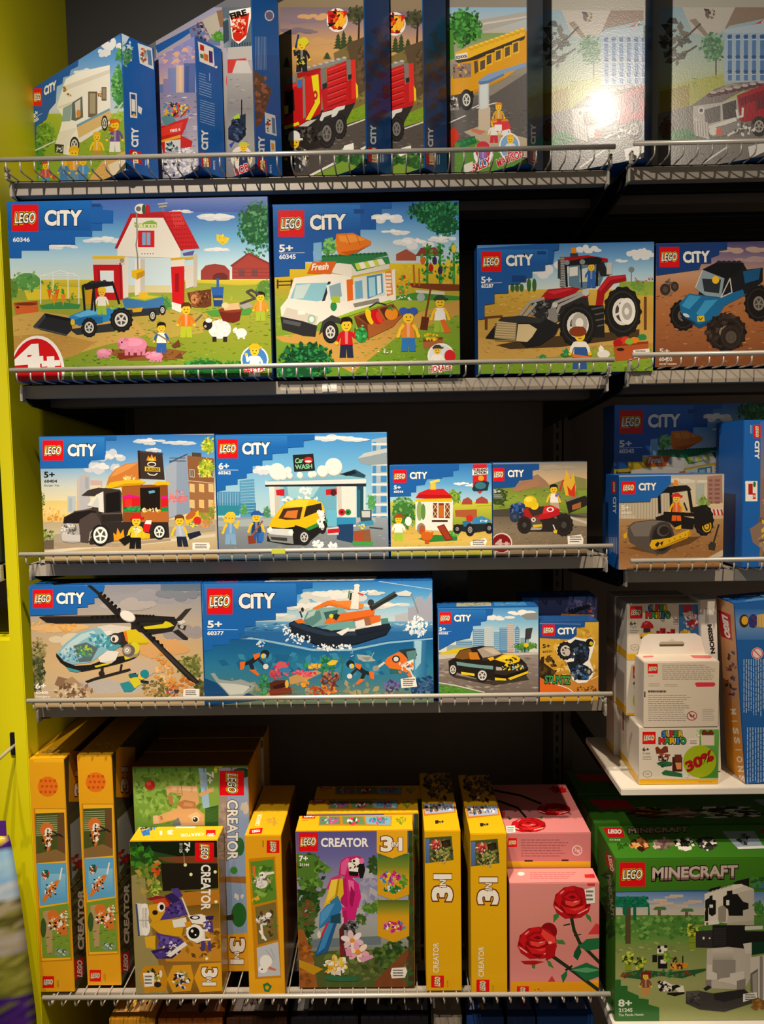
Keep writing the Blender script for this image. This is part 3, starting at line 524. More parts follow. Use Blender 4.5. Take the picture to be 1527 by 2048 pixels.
# crate, people
a.p('8a4a22', 565,690, 700,640, 780,620, 830,690, 780,740, 640,810); a.p('6f3818', 565,690, 640,735, 645,810, 600,790); a.p('a65c2c', 640,735, 830,685, 780,745, 645,810); a.p('55290f', 590,690, 700,650, 780,630, 815,685, 700,720, 640,730)
a.e('f0c61c', 650, 690, 18, 46, -20); a.e('c9141c', 690, 690, 30, 44, -20); a.e('e03a2c', 705, 695, 16, 34, -20); a.e('e88a20', 770, 675, 36, 34); a.fl(['2f8a3c'], 770, 645, 20, 12, 8, 9); a.l('a65c2c', 12, 700,650, 745,730); a.l('2f3a3c', 8, 650,640, 690,615, 740,625)
a.fig(525, 695, 220, 'c91820', '222a44', '1e1612', wave=1); a.e('2f9a4a', 605, 790, 34, 42); a.fl(['5fc070', '1f7a38'], 605, 780, 34, 46, 16, 14); a.fig(862, 650, 230, 'E'.replace('E', 'e0842c'), '2f74b8', '2f4fa8', arm='F'); a.e('3458b0', 835, 660, 24, 20); a.e('3458b0', 890, 660, 24, 20)
a.fig(1035, 575, 200, 'W', '9cbc38', '2c4a34', hat=True, arm='F'); a.l('7a3a1c', 10, 985,530, 950,720); a.p('5f2a14', 935,690, 975,695, 965,765, 925,760); a.p('e06a28', 1035,710, 1060,705, 1095,775, 1060,780)
a.p('a5623a', 940,815, 1050,800, 1050,860, 945,865); a.p('7a3f1e', 940,815, 1050,800, 1048,815, 945,830); a.fl(['f0c61c', 'e8a81c'], 990, 800, 40, 18, 16, 12); a.fl(['f4f0e8'], 735, 880, 42, 14, 12, 6); a.fl(['f4f0e8'], 850, 590, 60, 12, 14, 6); a.e('9fb0b0', 930, 585, 22, 24)
a.tree(310, 930, 150, 100, ('164f2c', '1f6f38', '2f8a48', '0f3f20'), 220, 15); a.tree(250, 1000, 120, 60, ('164f2c', '1f6f38', '2f8a48'), 100, 14); a.field(['2f6a1c', '4a8a24'], 480, 985, 1140, 1040, 60, 14)
a.e('f5f2ec', 1040, 905, 74, 70); a.e('dfe3e4', 1040, 905, 66, 62); a.fig(1020, 845, 150, 'W', 'W', '3a3c3e', hat=True); a.e('d2232a', 1088, 905, 30, 34); a.word('HORACE', 975, 998, 1100, 978, 32, col='c8242c', edge='f4f0ea', shear=.2, part='panel')
a.p('1d5aa8', 110,70, 770,60, 770,100, 715,100, 715,130, 660,135, 660,160, 685,160, 685,215, 600,215, 600,260, 470,260, 400,330, 340,330, 340,285, 345,390, 300,390, 300,430, 215,430, 215,470, 110,475); a.grad(['2a74c4', '1d5aa8'], 125, 80, 600, 215); a.r('1a4a8c', 565, 105, 620, 130); a.p('7fb4d8', 345,290, 390,285, 390,385, 345,390)
a.badge(153, 112, 295, 256); city(a, 330, 214, 516, 210, 74); a.word('5+', 160, 338, 232, 336, 38, part='age_mark'); a.l('dfe6ee', 2.5, 160,345, 297,342, part='age_mark'); a.word('60345', 160, 377, 247, 375, 24, part='set_number')
a.p('e87a1e', 470,240, 560,235, 660,280, 655,300, 590,335, 530,358, 480,350, 462,300); a.p('f59a3c', 480,250, 570,245, 630,272, 540,290, 490,280); a.p('c85c10', 490,340, 590,325, 640,300, 590,338, 530,358); a.l('c85c10', 4, 520,240, 545,300); a.l('c85c10', 4, 580,250, 600,300); a.fl(['5fae5a', '8ac86a', '3f8a48'], 430, 305, 34, 45, 40, 16)
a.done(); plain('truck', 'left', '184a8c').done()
# ---- red tractor
a = Art(BX['tractor'], 'front', C6, seed=5); a.bg('6fa8d4'); a.grad(['3f78bc', '6fa6d6', 'a9cfe4', 'd4e0da'], 70, 150, 980, 400)
for cx, cy, rx, ry in ((910, 225, 60, 40), (470, 300, 90, 70), (810, 255, 26, 14), (640, 200, 50, 30)): a.cloud('e6e8ea', cx, cy, rx, ry)
a.grad(['d8b34a', 'c79c3c', 'c9a04a', 'b58a3c'], 70, 400, 980, 700); a.field(['e0bc58', 'c99a38', 'b8862c', 'ecca68'], 80, 400, 560, 540, 220, 12); a.grad(['8aa838', 'a0b044'], 800, 360, 980, 430); a.field(['6f9a30', '8aae40'], 800, 370, 970, 440, 50, 9)
a.grad(['a8a040', '7fa030', '6a9428'], 70, 690, 980, 850); a.field(['6a9428', '88b038', '4f7c1c', '9cba48'], 80, 700, 970, 830, 200, 12); a.p('c9a050', 90,640, 420,650, 800,620, 970,600, 970,670, 600,690, 480,740, 90,760); a.field(['b98a3c', 'd8b468', 'a87a30'], 90, 640, 960, 720, 160, 9)
for x in (345, 372, 262, 285, 308): a.e('3f6a34', x, 378 if x > 320 else 392, 11, 34 if x > 320 else 20)
a.l('8a8078', 5, 860,360, 860,300); a.e('7f858c', 860, 300, 15, 15); a.tree(890, 380, 40, 26, ('6f9a40', '8aae50'), 30, 8); a.fl(['c8b0a0', 'b86a50', '9a5a48'], 920, 350, 50, 16, 14, 9)
for x in (130, 930): a.l('6a4024', 14, x, 440 if x > 500 else 540, x, 600)
a.l('6a4024', 12, 90,545, 210,535)
a.p('4a3822', 180,680, 400,640, 700,620, 900,600, 900,640, 500,690, 250,700)
# rear
a.wheel(815, 512, 92, 125, 'e4e0d8', .55, '1e1d1c', True); a.e('efece6', 838, 510, 42, 68); a.e('b5b0a8', 838, 510, 26, 44); a.e('efece6', 836, 510, 12, 18)
a.p('a3141c', 680,480, 690,400, 740,335, 830,325, 835,355, 770,370, 725,420, 715,485); a.p('c62630', 690,400, 745,338, 830,328, 825,342, 755,352, 705,410); a.p('1f1f20', 640,480, 720,480, 725,640, 640,640)
for y in (500, 530, 560, 590): a.l('5a5856', 7, 660,y, 720,y-12)
a.p('5f7f96', 545,280, 690,265, 720,330, 700,380, 600,400, 545,380); a.p('e2ded4', 548,290, 590,285, 590,330, 548,335); a.p('c8d4d8', 600,300, 640,290, 640,360, 600,365)
a.r('3a3a3c', 490, 250, 520, 345); a.p('252527', 680,262, 720,262, 750,330, 705,335); a.r('c8c4bc', 735, 265, 762, 325); a.fig(658, 262, 130, '2f5fa8', '2f5fa8', '5a3018')
a.l('1d1d1e', 12, 530,270, 535,385); a.l('1d1d1e', 12, 690,260, 685,380); a.l('2f2f31', 8, 605,280, 610,390)
a.p('a8151d', 490,262, 520,238, 640,228, 740,245, 740,262, 620,262); a.p('1e1e20', 520,262, 640,240, 690,236, 715,250, 700,272, 640,275, 530,282); a.e('8a8f92', 535, 265, 14, 13); a.e('8a8f92', 613, 262, 14, 13); a.r('e88a1c', 558, 190, 582, 222); a.r('3a3a3c', 552, 218, 590, 236)
a.p('9c9a96', 503,235, 515,220, 522,235, 522,390, 505,390)
for y in range(240, 385, 12): a.l('5c5a58', 4, 500,y, 524,y)
a.p('b0171f', 405,440, 440,400, 560,388, 600,395, 560,430, 480,450); a.p('d0303a', 430,412, 540,395, 570,398, 470,425); a.p('8c1018', 405,440, 480,450, 600,410, 640,430, 640,480, 480,480)
a.p('2a2a2c', 360,470, 480,445, 640,440, 650,520, 500,560, 420,560, 350,520); a.fl(['4a4a4c', '6a6a6c', '151516', '8c8a88'], 430, 500, 80, 50, 50, 12)
a.wheel(590, 580, 92, 108, 'e4e0d8', .6, '1e1d1c', True); a.e('b5b0a8', 598, 570, 40, 52); a.e('f0ede6', 598, 570, 20, 26)
for L in ((300,530,350,465,420,445), (440,560,470,470,620,410), (470,550,500,480,640,415), (320,540,380,470)): a.l('a5a29c', 14, *L)
a.e('c8c5be', 630, 415, 18); a.e('c8c5be', 475, 478, 14); a.p('8a8782', 440,500, 480,490, 490,560, 450,580)
a.p('1f1f21', 125,645, 205,540, 300,535, 430,545, 500,580, 480,625, 400,680, 330,690, 300,660, 180,650); a.p('333336', 205,540, 310,532, 430,548, 400,570, 290,568, 190,565)
a.p('c9b284', 170,645, 185,560, 280,570, 275,655); a.p('d8c394', 280,660, 290,575, 345,575, 385,600, 360,640, 335,665)
for y in range(570, 655, 12): a.l('9c875c', 4, 172,y, 278,y+6)
a.l('8a774e', 5, 282,570, 276,655)
a.fig(600, 590, 210, 'f1ece2', '2f5a9c', '8a3a1c'); a.p('2f5a9c', 572,690, 632,690, 640,745, 570,745); a.e('8a3a1c', 590, 612, 44, 26); a.p('e8742c', 560,725, 655,738, 655,746, 565,742); a.fl(['2f8a4a', '4aa860'], 520, 720, 24, 18, 12, 12); a.fl(['2f8a4a', '4aa860'], 410, 738, 26, 12, 10, 12)
a.e('e9e4dc', 720, 725, 32, 22); a.e('f4f0ea', 708, 700, 13, 16); a.p('f4f0ea', 700,695, 705,675, 712,695); a.p('b5572c', 770,675, 945,660, 945,745, 780,760); a.p('8c3c18', 770,675, 945,660, 945,672, 772,688); a.e('3a1808', 805, 702, 20, 8)
for x, y, c in ((800, 660, 'c9201c'), (830, 652, 'd83a24'), (875, 655, 'e8841c'), (850, 662, '8cae38'), (915, 640, '2f8a4a'), (790, 668, 'b01818')): a.e(c, x, y, 22, 16)
a.p('1f5aa4', 80,195, 495,165, 492,200, 470,205, 468,240, 462,270, 425,275, 425,305, 360,308, 360,340, 300,345, 300,372, 240,374, 240,418, 170,420, 170,470, 120,478, 120,548, 80,552); a.grad(['2a70bc', '1f5aa4'], 90, 200, 440, 270); a.r('17447f', 385, 208, 430, 225); a.r('17447f', 258, 330, 330, 362)
a.badge(105, 210, 205, 312); city(a, 232, 281, 362, 276, 50); a.word('5+', 106, 368, 157, 366, 30, part='age_mark'); a.l('dfe6ee', 2, 106,370, 208,366, part='age_mark'); a.word('60287', 106, 393, 166, 391, 18, part='set_number')
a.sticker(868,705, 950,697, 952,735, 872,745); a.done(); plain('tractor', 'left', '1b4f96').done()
# ---- monster truck
a = Art(BX['monster'], 'front', C6, seed=6); a.bg('8a5a38'); a.grad(['4f4a7c', '8f7a92', 'c99a78', 'b87a50'], 975, 160, 1540, 400); a.cloud('c8a898', 1420, 200, 110, 30); a.cloud('b89a9c', 1480, 250, 80, 20)
a.grad(['b8794c', 'a5663a', '8a5230', '6f4226'], 975, 400, 1540, 860); a.field(['9a5c34', 'c08452', '7a4a28', '8c5a38'], 980, 430, 1530, 840, 260, 14); a.p('9c6a48', 1200,300, 1350,320, 1530,420, 1530,380); a.fl(['7a6a60', '5a4a44'], 1050, 390, 40, 40, 40, 12)
a.wheel(1030, 400, 26, 30, '5a4c44', .5, '3a302c'); a.wheel(1078, 385, 20, 24, '5a4c44', .5, '3a302c')
a.wheel(1500, 470, 70, 90, '8a827a', .4, '1d1816', True); a.wheel(1120, 530, 66, 76, '6a625a', .4, '1c1816', True)
a.p('1d1e22', 1225,300, 1300,258, 1420,265, 1440,300, 1520,290, 1520,360, 1440,420, 1350,470, 1260,520, 1180,500)
a.p('1c6aa0', 1100,470, 1150,420, 1290,440, 1420,400, 1430,430, 1330,480, 1290,540, 1200,575, 1110,520); a.p('3a96c8', 1150,428, 1210,435, 1150,500, 1112,482); a.p('3a96c8', 1230,455, 1295,450, 1210,545, 1185,520); a.p('154e7a', 1110,520, 1200,575, 1290,540, 1290,560, 1200,595, 1112,540)
a.p('8fa0ac', 1180,395, 1215,300, 1330,330, 1310,440, 1230,430); a.p('2b3138', 1215,345, 1310,350, 1300,420, 1225,410); a.e('F', 1283, 352, 18, 20); a.l('d4d0c8', 5, 1310,440, 1355,345, 1365,415, 1310,440); a.l('d4d0c8', 5, 1182,390, 1218,300)
a.p('17181b', 1215,300, 1300,258, 1425,268, 1385,330, 1330,345); a.studs('2a2b30', 1300,262, 1400,262, 5, 12, 7); a.p('1c5a8c', 1420,310, 1510,290, 1500,350, 1430,370); a.p('1d1e22', 1100,505, 1130,545, 1190,575, 1120,560); a.p('e0be28', 1190,535, 1225,532, 1228,560, 1192,563); a.l('2b2118', 4, 1198,542, 1206,555, 1218,540); a.e('c9d2d6', 1135, 530, 18, 8, 25)
a.wheel(1335, 615, 100, 92, '8a7a6c', .35, '2a211c', True); a.fl(['3a2e26', '1d1612', '4a3a30'], 1335, 615, 96, 88, 60, 20); a.wheel(1360, 640, 55, 62, '5a4c42', .5, '2e241e')
a.p('1c3f80', 984,172, 1340,162, 1340,200, 1300,205, 1300,225, 1260,240, 1260,268, 1210,270, 1200,300, 984,330); a.badge(1000, 186, 1100, 288); city(a, 1122, 264, 1250, 260, 52); a.word('5+', 1002, 722, 1050, 722, 24, part='age_mark', col='d8cfc4'); a.word('60402', 1000, 760, 1065, 760, 18, part='set_number', col='d8cfc4'); a.fine('d8cfc4', 1000, 765, 1100, 785, 1, .3, part='panel'); a.done()
o = copy_tree(BX['truck']); o.location = (0.3995, 1.405, Z3R); o['label'] = 'square blue box with the carrot truck picture half hidden behind the road roller box'
# ================================================================ printed pictures, third and fourth shelves
F1, F2 = (70, 860, 4.2417), (50, 1150, 4.2417)
# ---- burger truck
a = Art(BX['burger'], 'front', F1, seed=7); a.bg('b9a98c')
a.grad(['2f74c0', '4f90d0', '86b4d8', 'c8cfc4', 'e6d8a8', 'ecd088'], 20, 40, 1540, 760)
for cx, cy, rx, ry in ((960, 100, 110, 40), (1240, 110, 140, 26), (650, 230, 110, 70), (560, 320, 130, 80), (1010, 170, 60, 30), (700, 330, 60, 60)): a.cloud('c6cfda', cx, cy, rx, ry); a.cloud('dfe0e0', cx+10, cy-8, rx*.6, ry*.5)
a.grad(['e2c878', 'ecd28c', 'd8b468'], 30, 600, 520, 800); a.fl(['e8b04a', 'd89a38', 'ecc468'], 150, 730, 110, 70, 60, 18); a.fl(['c98a3c'], 150, 745, 44, 34, 14, 14)
a.p('b4b4b8', 375,380, 465,370, 470,700, 375,700); a.r('9ca4b0', 425, 400, 455, 500); a.r('c2b8b0', 355, 410, 378, 690); a.p('c9a8a0', 470,425, 570,430, 570,480, 470,500); a.r('b8c0c4', 275, 560, 345, 700); a.r('a4b4bc', 285, 575, 315, 690); a.r('d8cfb8', 470, 470, 560, 560)
# right building
a.p('8a9cb4', 1105,310, 1290,215, 1320,700, 1120,760); a.p('a0acbc', 1105,310, 1200,262, 1200,720, 1120,750); a.p('8a5a38', 1290,215, 1520,240, 1520,760, 1320,700); a.p('9c6a42', 1300,440, 1520,460, 1520,760, 1330,700)
for x in (1310, 1390, 1470):
    for y in (330, 455, 590): a.p('d8c8a4' if y > 400 else 'b8b8b0', x,y, x+42,y+5, x+44,y+75, x+2,y+68); a.p('5a4a40' if y < 400 else 'e8b858', x+7,y+7, x+36,y+10, x+37,y+66, x+8,y+62); a.l('d8c8a4', 4, x+21,y+5, x+22,y+66)
a.l('c8b090', 8, 1300,430, 1520,452); a.p('4a4438', 1330,190, 1410,195, 1410,230, 1330,222); a.l('4a4a50', 10, 1140,275, 1290,205); a.fine('4a4a50', 1140, 225, 1290, 275, 2, .3)
a.fl(['e08a8a', 'd87878', 'a8b0c0', 'c06a70'], 1210, 570, 80, 50, 50, 17); a.word('Pizza', 1130, 610, 1290, 600, 50, col='d87a80', part='panel', shear=.3)
a.tree(1470, 130, 60, 70, ('9ab02c', 'c8c83c', '6f8a24', 'e0dc60'), 70, 16); a.tree(1450, 320, 80, 80, ('9ab02c', 'c8c83c', '6f8a24', 'e0dc60'), 90, 16)
# ground
a.grad(['b8a888', 'c8b894', 'bca47c', 'b49c74'], 20, 780, 1540, 1120); a.p('a89c88', 20,900, 700,830, 1140,820, 1530,800, 1530,860, 800,940, 200,1010, 20,1010); a.p('d8ccb0', 20,1030, 400,990, 1000,940, 1530,880, 1530,905, 1000,965, 400,1012, 20,1060); a.p('a5927a', 100,950, 400,960, 700,960, 1150,920, 1150,940, 700,990, 200,1000)
a.field(['c9b890', 'a8946c', 'd4c49c'], 400, 960, 1530, 1100, 70, 12); a.p('8a9a30', 1390,700, 1480,700, 1490,800, 1400,800); a.fl(['c88a4a', 'd8a060', 'e07a3c'], 1440, 770, 60, 60, 40, 16); a.fl(['7a9a34', 'd8a048'], 1500, 680, 30, 60, 26, 15)
a.fl(['4f7a2c', '7a9a38', 'b8b848', '2f5a1c'], 110, 900, 60, 60, 70, 14); a.fl(['3f5a24', '6f8a38'], 60, 600, 20, 80, 40, 12); a.p('6a5a4a', 70,940, 160,930, 160,1010, 75,1012)
# truck
a.p('8a4a20', 735,470, 1125,460, 1135,780, 745,780); a.p('a35a24', 735,470, 890,470, 890,700, 745,700); a.p('b8682c', 900,690, 1130,690, 1132,780, 900,790); a.p('1d1510', 890,490, 1060,485, 1060,680, 895,690); a.p('5fa8d0', 960,520, 1010,510, 1020,530, 970,540)
a.p('c87a34', 605,470, 625,400, 680,330, 770,285, 880,272, 890,420, 770,440); a.p('dc9450', 640,400, 690,330, 780,290, 870,280, 800,330, 700,380); a.p('a85a1c', 605,470, 690,440, 890,415, 890,435, 700,465)
a.p('e8b81c', 590,490, 640,445, 760,425, 880,420, 940,440, 910,460, 760,460, 640,495); a.p('c9940f', 640,495, 760,455, 910,450, 900,470, 770,475); a.p('e8b81c', 990,465, 1040,435, 1130,440, 1150,470, 1100,465, 1040,470); a.e('f4e09c', 780, 410, 34, 14); a.fl(['f4d8b0', 'e8a8a0', 'f0c81c'], 800, 405, 50, 22, 18, 12)
a.p('d8148a', 740,560, 800,545, 880,560, 880,580, 745,585); a.p('d41a20', 745,580, 890,570, 892,650, 750,655); a.p('e0302c', 760,585, 820,580, 822,650, 765,652); a.p('1f8a48', 745,655, 892,645, 892,690, 750,695); a.fl(['2fa85a', '146a34'], 820, 670, 70, 20, 24, 14); a.p('d41a20', 1070,575, 1125,570, 1128,650, 1075,655); a.p('d8148a', 1070,560, 1125,560, 1128,580, 1072,585); a.p('1f8a48', 1070,655, 1130,650, 1130,690, 1072,690)
a.fl(['f0c81c', 'f4e0c0', 'e8b8a0'], 980, 680, 80, 16, 20, 15)
a.p('3a2e2a', 870,175, 1080,195, 1100,420, 880,410); a.p('2a211e', 870,175, 888,172, 898,410, 880,412); a.p('4a3c36', 890,180, 1085,197, 1085,205, 892,190)
a.p('f08a1c', 945,260, 960,215, 975,240, 990,205, 1005,240, 1020,220, 1030,262); a.p('f8d04a', 962,260, 972,235, 988,250, 1000,232, 1015,262); a.e('e8e4dc', 990, 290, 38, 22); a.e('3a2e2a', 990, 292, 30, 14); a.p('e8c02c', 932,310, 1062,318, 1062,355, 932,348); a.word('BURGERS', 944, 343, 1052, 349, 24, col='2a211e', part='panel'); a.l('e8e4dc', 8, 955,365, 975,380, 1015,384, 1038,368)
a.p('3a322e', 395,555, 450,510, 540,488, 720,505, 735,530, 735,790, 600,800, 380,760, 240,790, 245,740, 330,695, 480,660, 520,560); a.p('e2dcd4', 440,640, 520,550, 580,520, 585,700, 540,690, 535,580, 500,650); a.p('c8ccc8', 475,650, 530,560, 540,590, 545,660); a.p('171312', 600,540, 720,520, 725,690, 600,700); a.p('2a2422', 560,705, 740,700, 745,770, 565,780); a.p('5a504c', 565,705, 740,702, 740,712, 565,716)
a.p('1e1918', 240,790, 260,740, 340,700, 470,680, 520,690, 480,780, 380,790); a.l('6a605c', 6, 330,690, 480,670); a.p('4a403c', 380,760, 480,700, 520,705, 560,790, 500,830, 450,960, 385,950, 370,820); a.p('2f2826', 560,780, 1130,780, 1140,910, 960,920, 700,930, 610,960, 470,970, 450,940, 560,830)
a.p('a8a4a0', 235,800, 300,790, 375,810, 385,950, 320,960, 235,945, 215,880, 220,840); a.fl(['2a2624', 'd8d4d0', '6a6664', 'f0ece8'], 295, 850, 70, 50, 40, 15); a.p('c4c0bc', 225,880, 385,890, 385,945, 235,940); a.l('b8b0a8', 7, 460,940, 470,870, 520,820, 590,815)
a.wheel(556, 892, 78, 92, 'f0ece6', .78); a.wheel(1055, 862, 56, 66, 'f0ece6', .78)
a.p('f09a1c', 670,940, 665,870, 690,890, 700,830, 725,880, 750,840, 760,920, 720,935); a.p('e8b81c', 880,925, 890,840, 930,870, 975,880, 975,920)
# figures
a.fig(850, 715, 290, 'e8c82c', '1a1716', 'd41a20', hat=True, lean=10); a.p('d41a20', 925,790, 985,800, 965,870, 915,860); a.p('f4f0ea', 945,765, 990,765, 985,800, 930,795); a.p('1a1716', 710,930, 800,890, 830,930, 760,980); a.fl(['f4f0ea', '2a8aa0'], 870, 845, 30, 30, 14, 12)
a.fig(1255, 720, 270, 'aab8d0', '1e2638', '6a4020', arm='f0c62c', lean=-30); a.p('1e2638', 1290,880, 1395,855, 1410,890, 1310,930); a.p('f0c01c', 1270,770, 1385,680, 1390,720, 1290,810); a.e('b8642c', 1320, 725, 50, 26, -35); a.e('d02a24', 1375, 770, 34, 36); a.fl(['2f9a4a', 'e8d84a'], 1340, 800, 40, 24, 16, 12)
a.p('1b67b8', 30,50, 690,50, 690,85, 600,85, 600,200, 590,250, 480,255, 455,290, 455,320, 40,325); a.grad(['2f80cc', '1b67b8'], 40, 60, 590, 240)
a.badge(65, 88, 242, 260); city(a, 282, 217, 512, 217, 92); a.word('5+', 78, 403, 164, 403, 48, col='1e1a18', part='age_mark'); a.word('60404', 80, 446, 186, 446, 24, col='2a2624', part='set_number'); a.word('Burger Van', 80, 478, 206, 478, 16, col='4a443e', off=.01, part='panel')
a.sticker(1335,955, 1475,955, 1485,985, 1475,1015, 1335,1015); a.done()
# ---- car wash
a = Art(BX['wash'], 'front', D2, seed=8); a.bg('7fb8d8'); a.grad(['3f90d4', '6fb4e0', 'a4d0e4', 'c8dce0'], 10, 180, 980, 700)
for cx, cy, rx, ry in ((690, 210, 110, 26), (800, 220, 70, 18), (290, 380, 50, 40)): a.cloud('d8dde2', cx, cy, rx, ry); a.cloud('efefef', cx+6, cy-5, rx*.7, ry*.6)
a.p('a9b8c4', 880,215, 965,200, 965,660, 880,640); a.p('3f90cc', 885,230, 905,228, 905,640, 885,640); 
for y in range(235, 640, 55): a.r('e6e4de', 880, y, 965, y+12); a.r('3f8cc8', 930, y+14, 962, y+48)
a.p('8fa0a8', 803,320, 840,290, 965,265, 965,350, 870,355, 820,345); a.p('c2c8c8', 803,318, 840,290, 965,262, 965,285, 850,310)
a.p('a9bcc8', 880,640, 965,640, 970,800, 900,790)
a.r('4f90bc', 30, 500, 165, 600); a.p('5a9cc4', 160,440, 240,430, 248,640, 165,640); a.r('3f88b4', 35, 560, 250, 620); 
for x in range(40, 165, 14): a.l('a4cce0', 2.5, x,505, x,600)
for y in range(450, 620, 16): a.l('a4cce0', 2.5, 168,y, 245,y-4)
a.r('2f8aa0', 30, 575, 160, 630); a.tree(185, 600, 20, 34, ('4f9a5a', '6fb070'), 18, 9); a.tree(310, 620, 26, 40, ('4f8a6a', '7fb090'), 20, 9); a.tree(880, 560, 26, 50, ('4f9a5a', '6fb070'), 24, 9)
a.grad(['94a0a8', '7f8890', '6c747c'], 20, 640, 980, 860); a.p('a8b4b8', 20,660, 400,640, 900,640, 900,665, 300,690, 20,690); a.field(['8a949c', '6a727a', '9aa4aa'], 30, 700, 960, 850, 80, 12)
# building
a.p('eae6de', 320,460, 385,460, 365,640, 330,625); a.p('c8c4bc', 350,470, 385,465, 370,640, 355,640); a.p('6fb0c8', 400,465, 690,460, 700,620, 640,690, 400,560); a.p('9fd0dc', 420,470, 600,468, 560,530, 430,540); a.p('e9e5dd', 690,465, 795,465, 795,690, 700,700, 690,600); a.p('cfcac0', 690,465, 715,465, 720,690, 700,690)
a.p('262c34', 300,460, 850,452, 850,470, 300,472); a.p('dfe4e2', 300,440, 850,425, 850,455, 300,463); a.p('7fb8cc', 330,435, 720,412, 850,420, 850,430, 300,445); a.p('2a4a5c', 705,405, 790,378, 848,410, 840,425); a.p('18242c', 720,402, 785,382, 800,400, 740,415)
a.p('24241f', 450,300, 562,292, 572,385, 458,392); a.word('Car', 465, 345, 510, 340, 26, col='8ad0a8', part='panel', shear=.2); a.word('WASH', 465, 378, 556, 372, 24, col='8ad0a8', part='panel'); a.e('c92a2c', 535, 328, 24, 18); a.e('f0ece6', 535, 335, 18, 6)
for cx, cy, r_ in ((365, 388, 44), (672, 362, 46), (612, 386, 30), (425, 382, 18), (432, 410, 16), (488, 408, 16), (548, 405, 16), (565, 402, 15), (395, 410, 22)): a.e('d6cfc2', cx+3, cy+4, r_, r_*1.06); a.e('f4f0e8', cx, cy, r_, r_)
a.p('c8202a', 358,490, 405,485, 405,522, 362,520); a.p('c8202a', 630,488, 690,482, 692,515, 632,518); a.e('4a2424', 672, 505, 16, 18); a.fl(['f4f4f0', 'dfe8ec'], 520, 495, 34, 22, 26, 13); a.fl(['f4f4f0', 'e4ecee'], 490, 545, 110, 18, 60, 13)
a.e('c9242c', 718, 612, 19); a.e('6a1418', 718, 612, 8); a.e('2f8a48', 752, 612, 17); a.e('164a24', 752, 612, 7); a.p('2f90c0', 640,640, 795,640, 795,680, 640,690); a.p('6cbcd8', 640,600, 690,600, 690,690, 630,690); a.p('22406a', 695,680, 780,675, 780,780, 690,760); a.p('cfd4d6', 635,700, 700,690, 700,735, 640,735); a.p('c8202a', 640,705, 705,700, 705,722, 640,728)
a.r('1f4a5c', 800, 470, 835, 640); a.r('2a6a80', 805, 490, 818, 640); a.r('cfe0e0', 838, 475, 848, 640); a.p('3a4c54', 815,600, 880,600, 880,660, 820,662); a.p('c4ccca', 825,605, 872,605, 872,640, 828,640); a.p('3a90b8', 810,665, 890,655, 890,680, 810,685); a.p('8a5a38', 780,715, 870,705, 880,780, 785,780); a.p('a84a30', 785,725, 830,720, 832,770, 790,772); a.p('3f9a4a', 775,770, 890,775, 885,792, 778,790); a.fl(['e8d84a', 'c8e0d0'], 830, 690, 20, 12, 10, 9); a.l('4a4c4e', 8, 870,695, 940,702)
# car
a.p('1e1e1c', 315,690, 620,590, 640,690, 520,790, 420,790, 310,770); a.p('e8c018', 390,580, 420,552, 490,538, 565,542, 610,560, 625,600, 615,680, 520,700, 460,680, 320,690, 330,660); a.p('f4d63a', 400,580, 425,555, 490,542, 540,548, 520,585, 470,582); a.p('2f8a3c', 520,700, 615,655, 640,650, 640,668, 530,715); a.p('4a2c1c', 372,645, 400,592, 505,582, 490,650, 420,655); a.p('d87a30', 400,640, 420,605, 480,600, 470,645); a.p('33281c', 510,640, 525,580, 605,562, 610,600); a.p('e8c018', 318,690, 350,655, 480,652, 460,690, 400,700); a.p('d9dcdc', 310,700, 450,705, 450,745, 330,735, 310,720); a.p('8a8f90', 310,730, 450,742, 455,785, 330,770); a.p('3a3c3c', 330,745, 420,752, 420,770, 335,762); a.e('f4f4ea', 327, 705, 12, 14); a.e('f4f4ea', 440, 722, 14, 14)
a.wheel(513, 748, 36, 46, 'c9c9c6', .6); a.wheel(612, 690, 22, 40, 'c9c9c6', .5)
for cx, cy, rx, ry in ((605, 665, 18, 40), (588, 785, 30, 18), (668, 795, 28, 14), (600, 620, 16, 16)): a.fl(['f6f6f2', 'e4e8e8', 'ffffff'], cx, cy, rx, ry, 26, 12)
a.fig(112, 612, 175, '6f9cc8', '7faad0', 'f0cc3c', arm='F', wave=1); a.fl(['f0cc3c', 'e8c02c'], 95, 640, 24, 30, 14, 12); a.fig(252, 605, 175, '24406c', '2f5a9c', '2458a8', arm='F', hat=True); a.l('9a5a34', 9, 285,660, 215,760); a.p('8a3a24', 205,740, 235,740, 250,780, 210,785); a.p('2f6fc0', 265,725, 295,720, 290,770, 265,775)
a.p('1b66b6', 22,192, 570,188, 570,215, 510,222, 510,255, 425,260, 425,288, 340,292, 340,325, 285,328, 285,355, 232,358, 232,395, 200,400, 200,425, 150,430, 150,460, 85,465, 85,490, 28,500); a.grad(['2f7cc8', '1b66b6'], 30, 195, 420, 255)
a.badge(42, 213, 152, 318); city(a, 178, 294, 322, 292, 58); a.word('6+', 48, 376, 102, 376, 32, part='age_mark'); a.l('e8eef2', 2.5, 45,382, 153,382, part='panel'); a.word('60362', 46, 405, 112, 405, 17, part='set_number'); a.done(); plain('wash', 'right', '173f74').done()
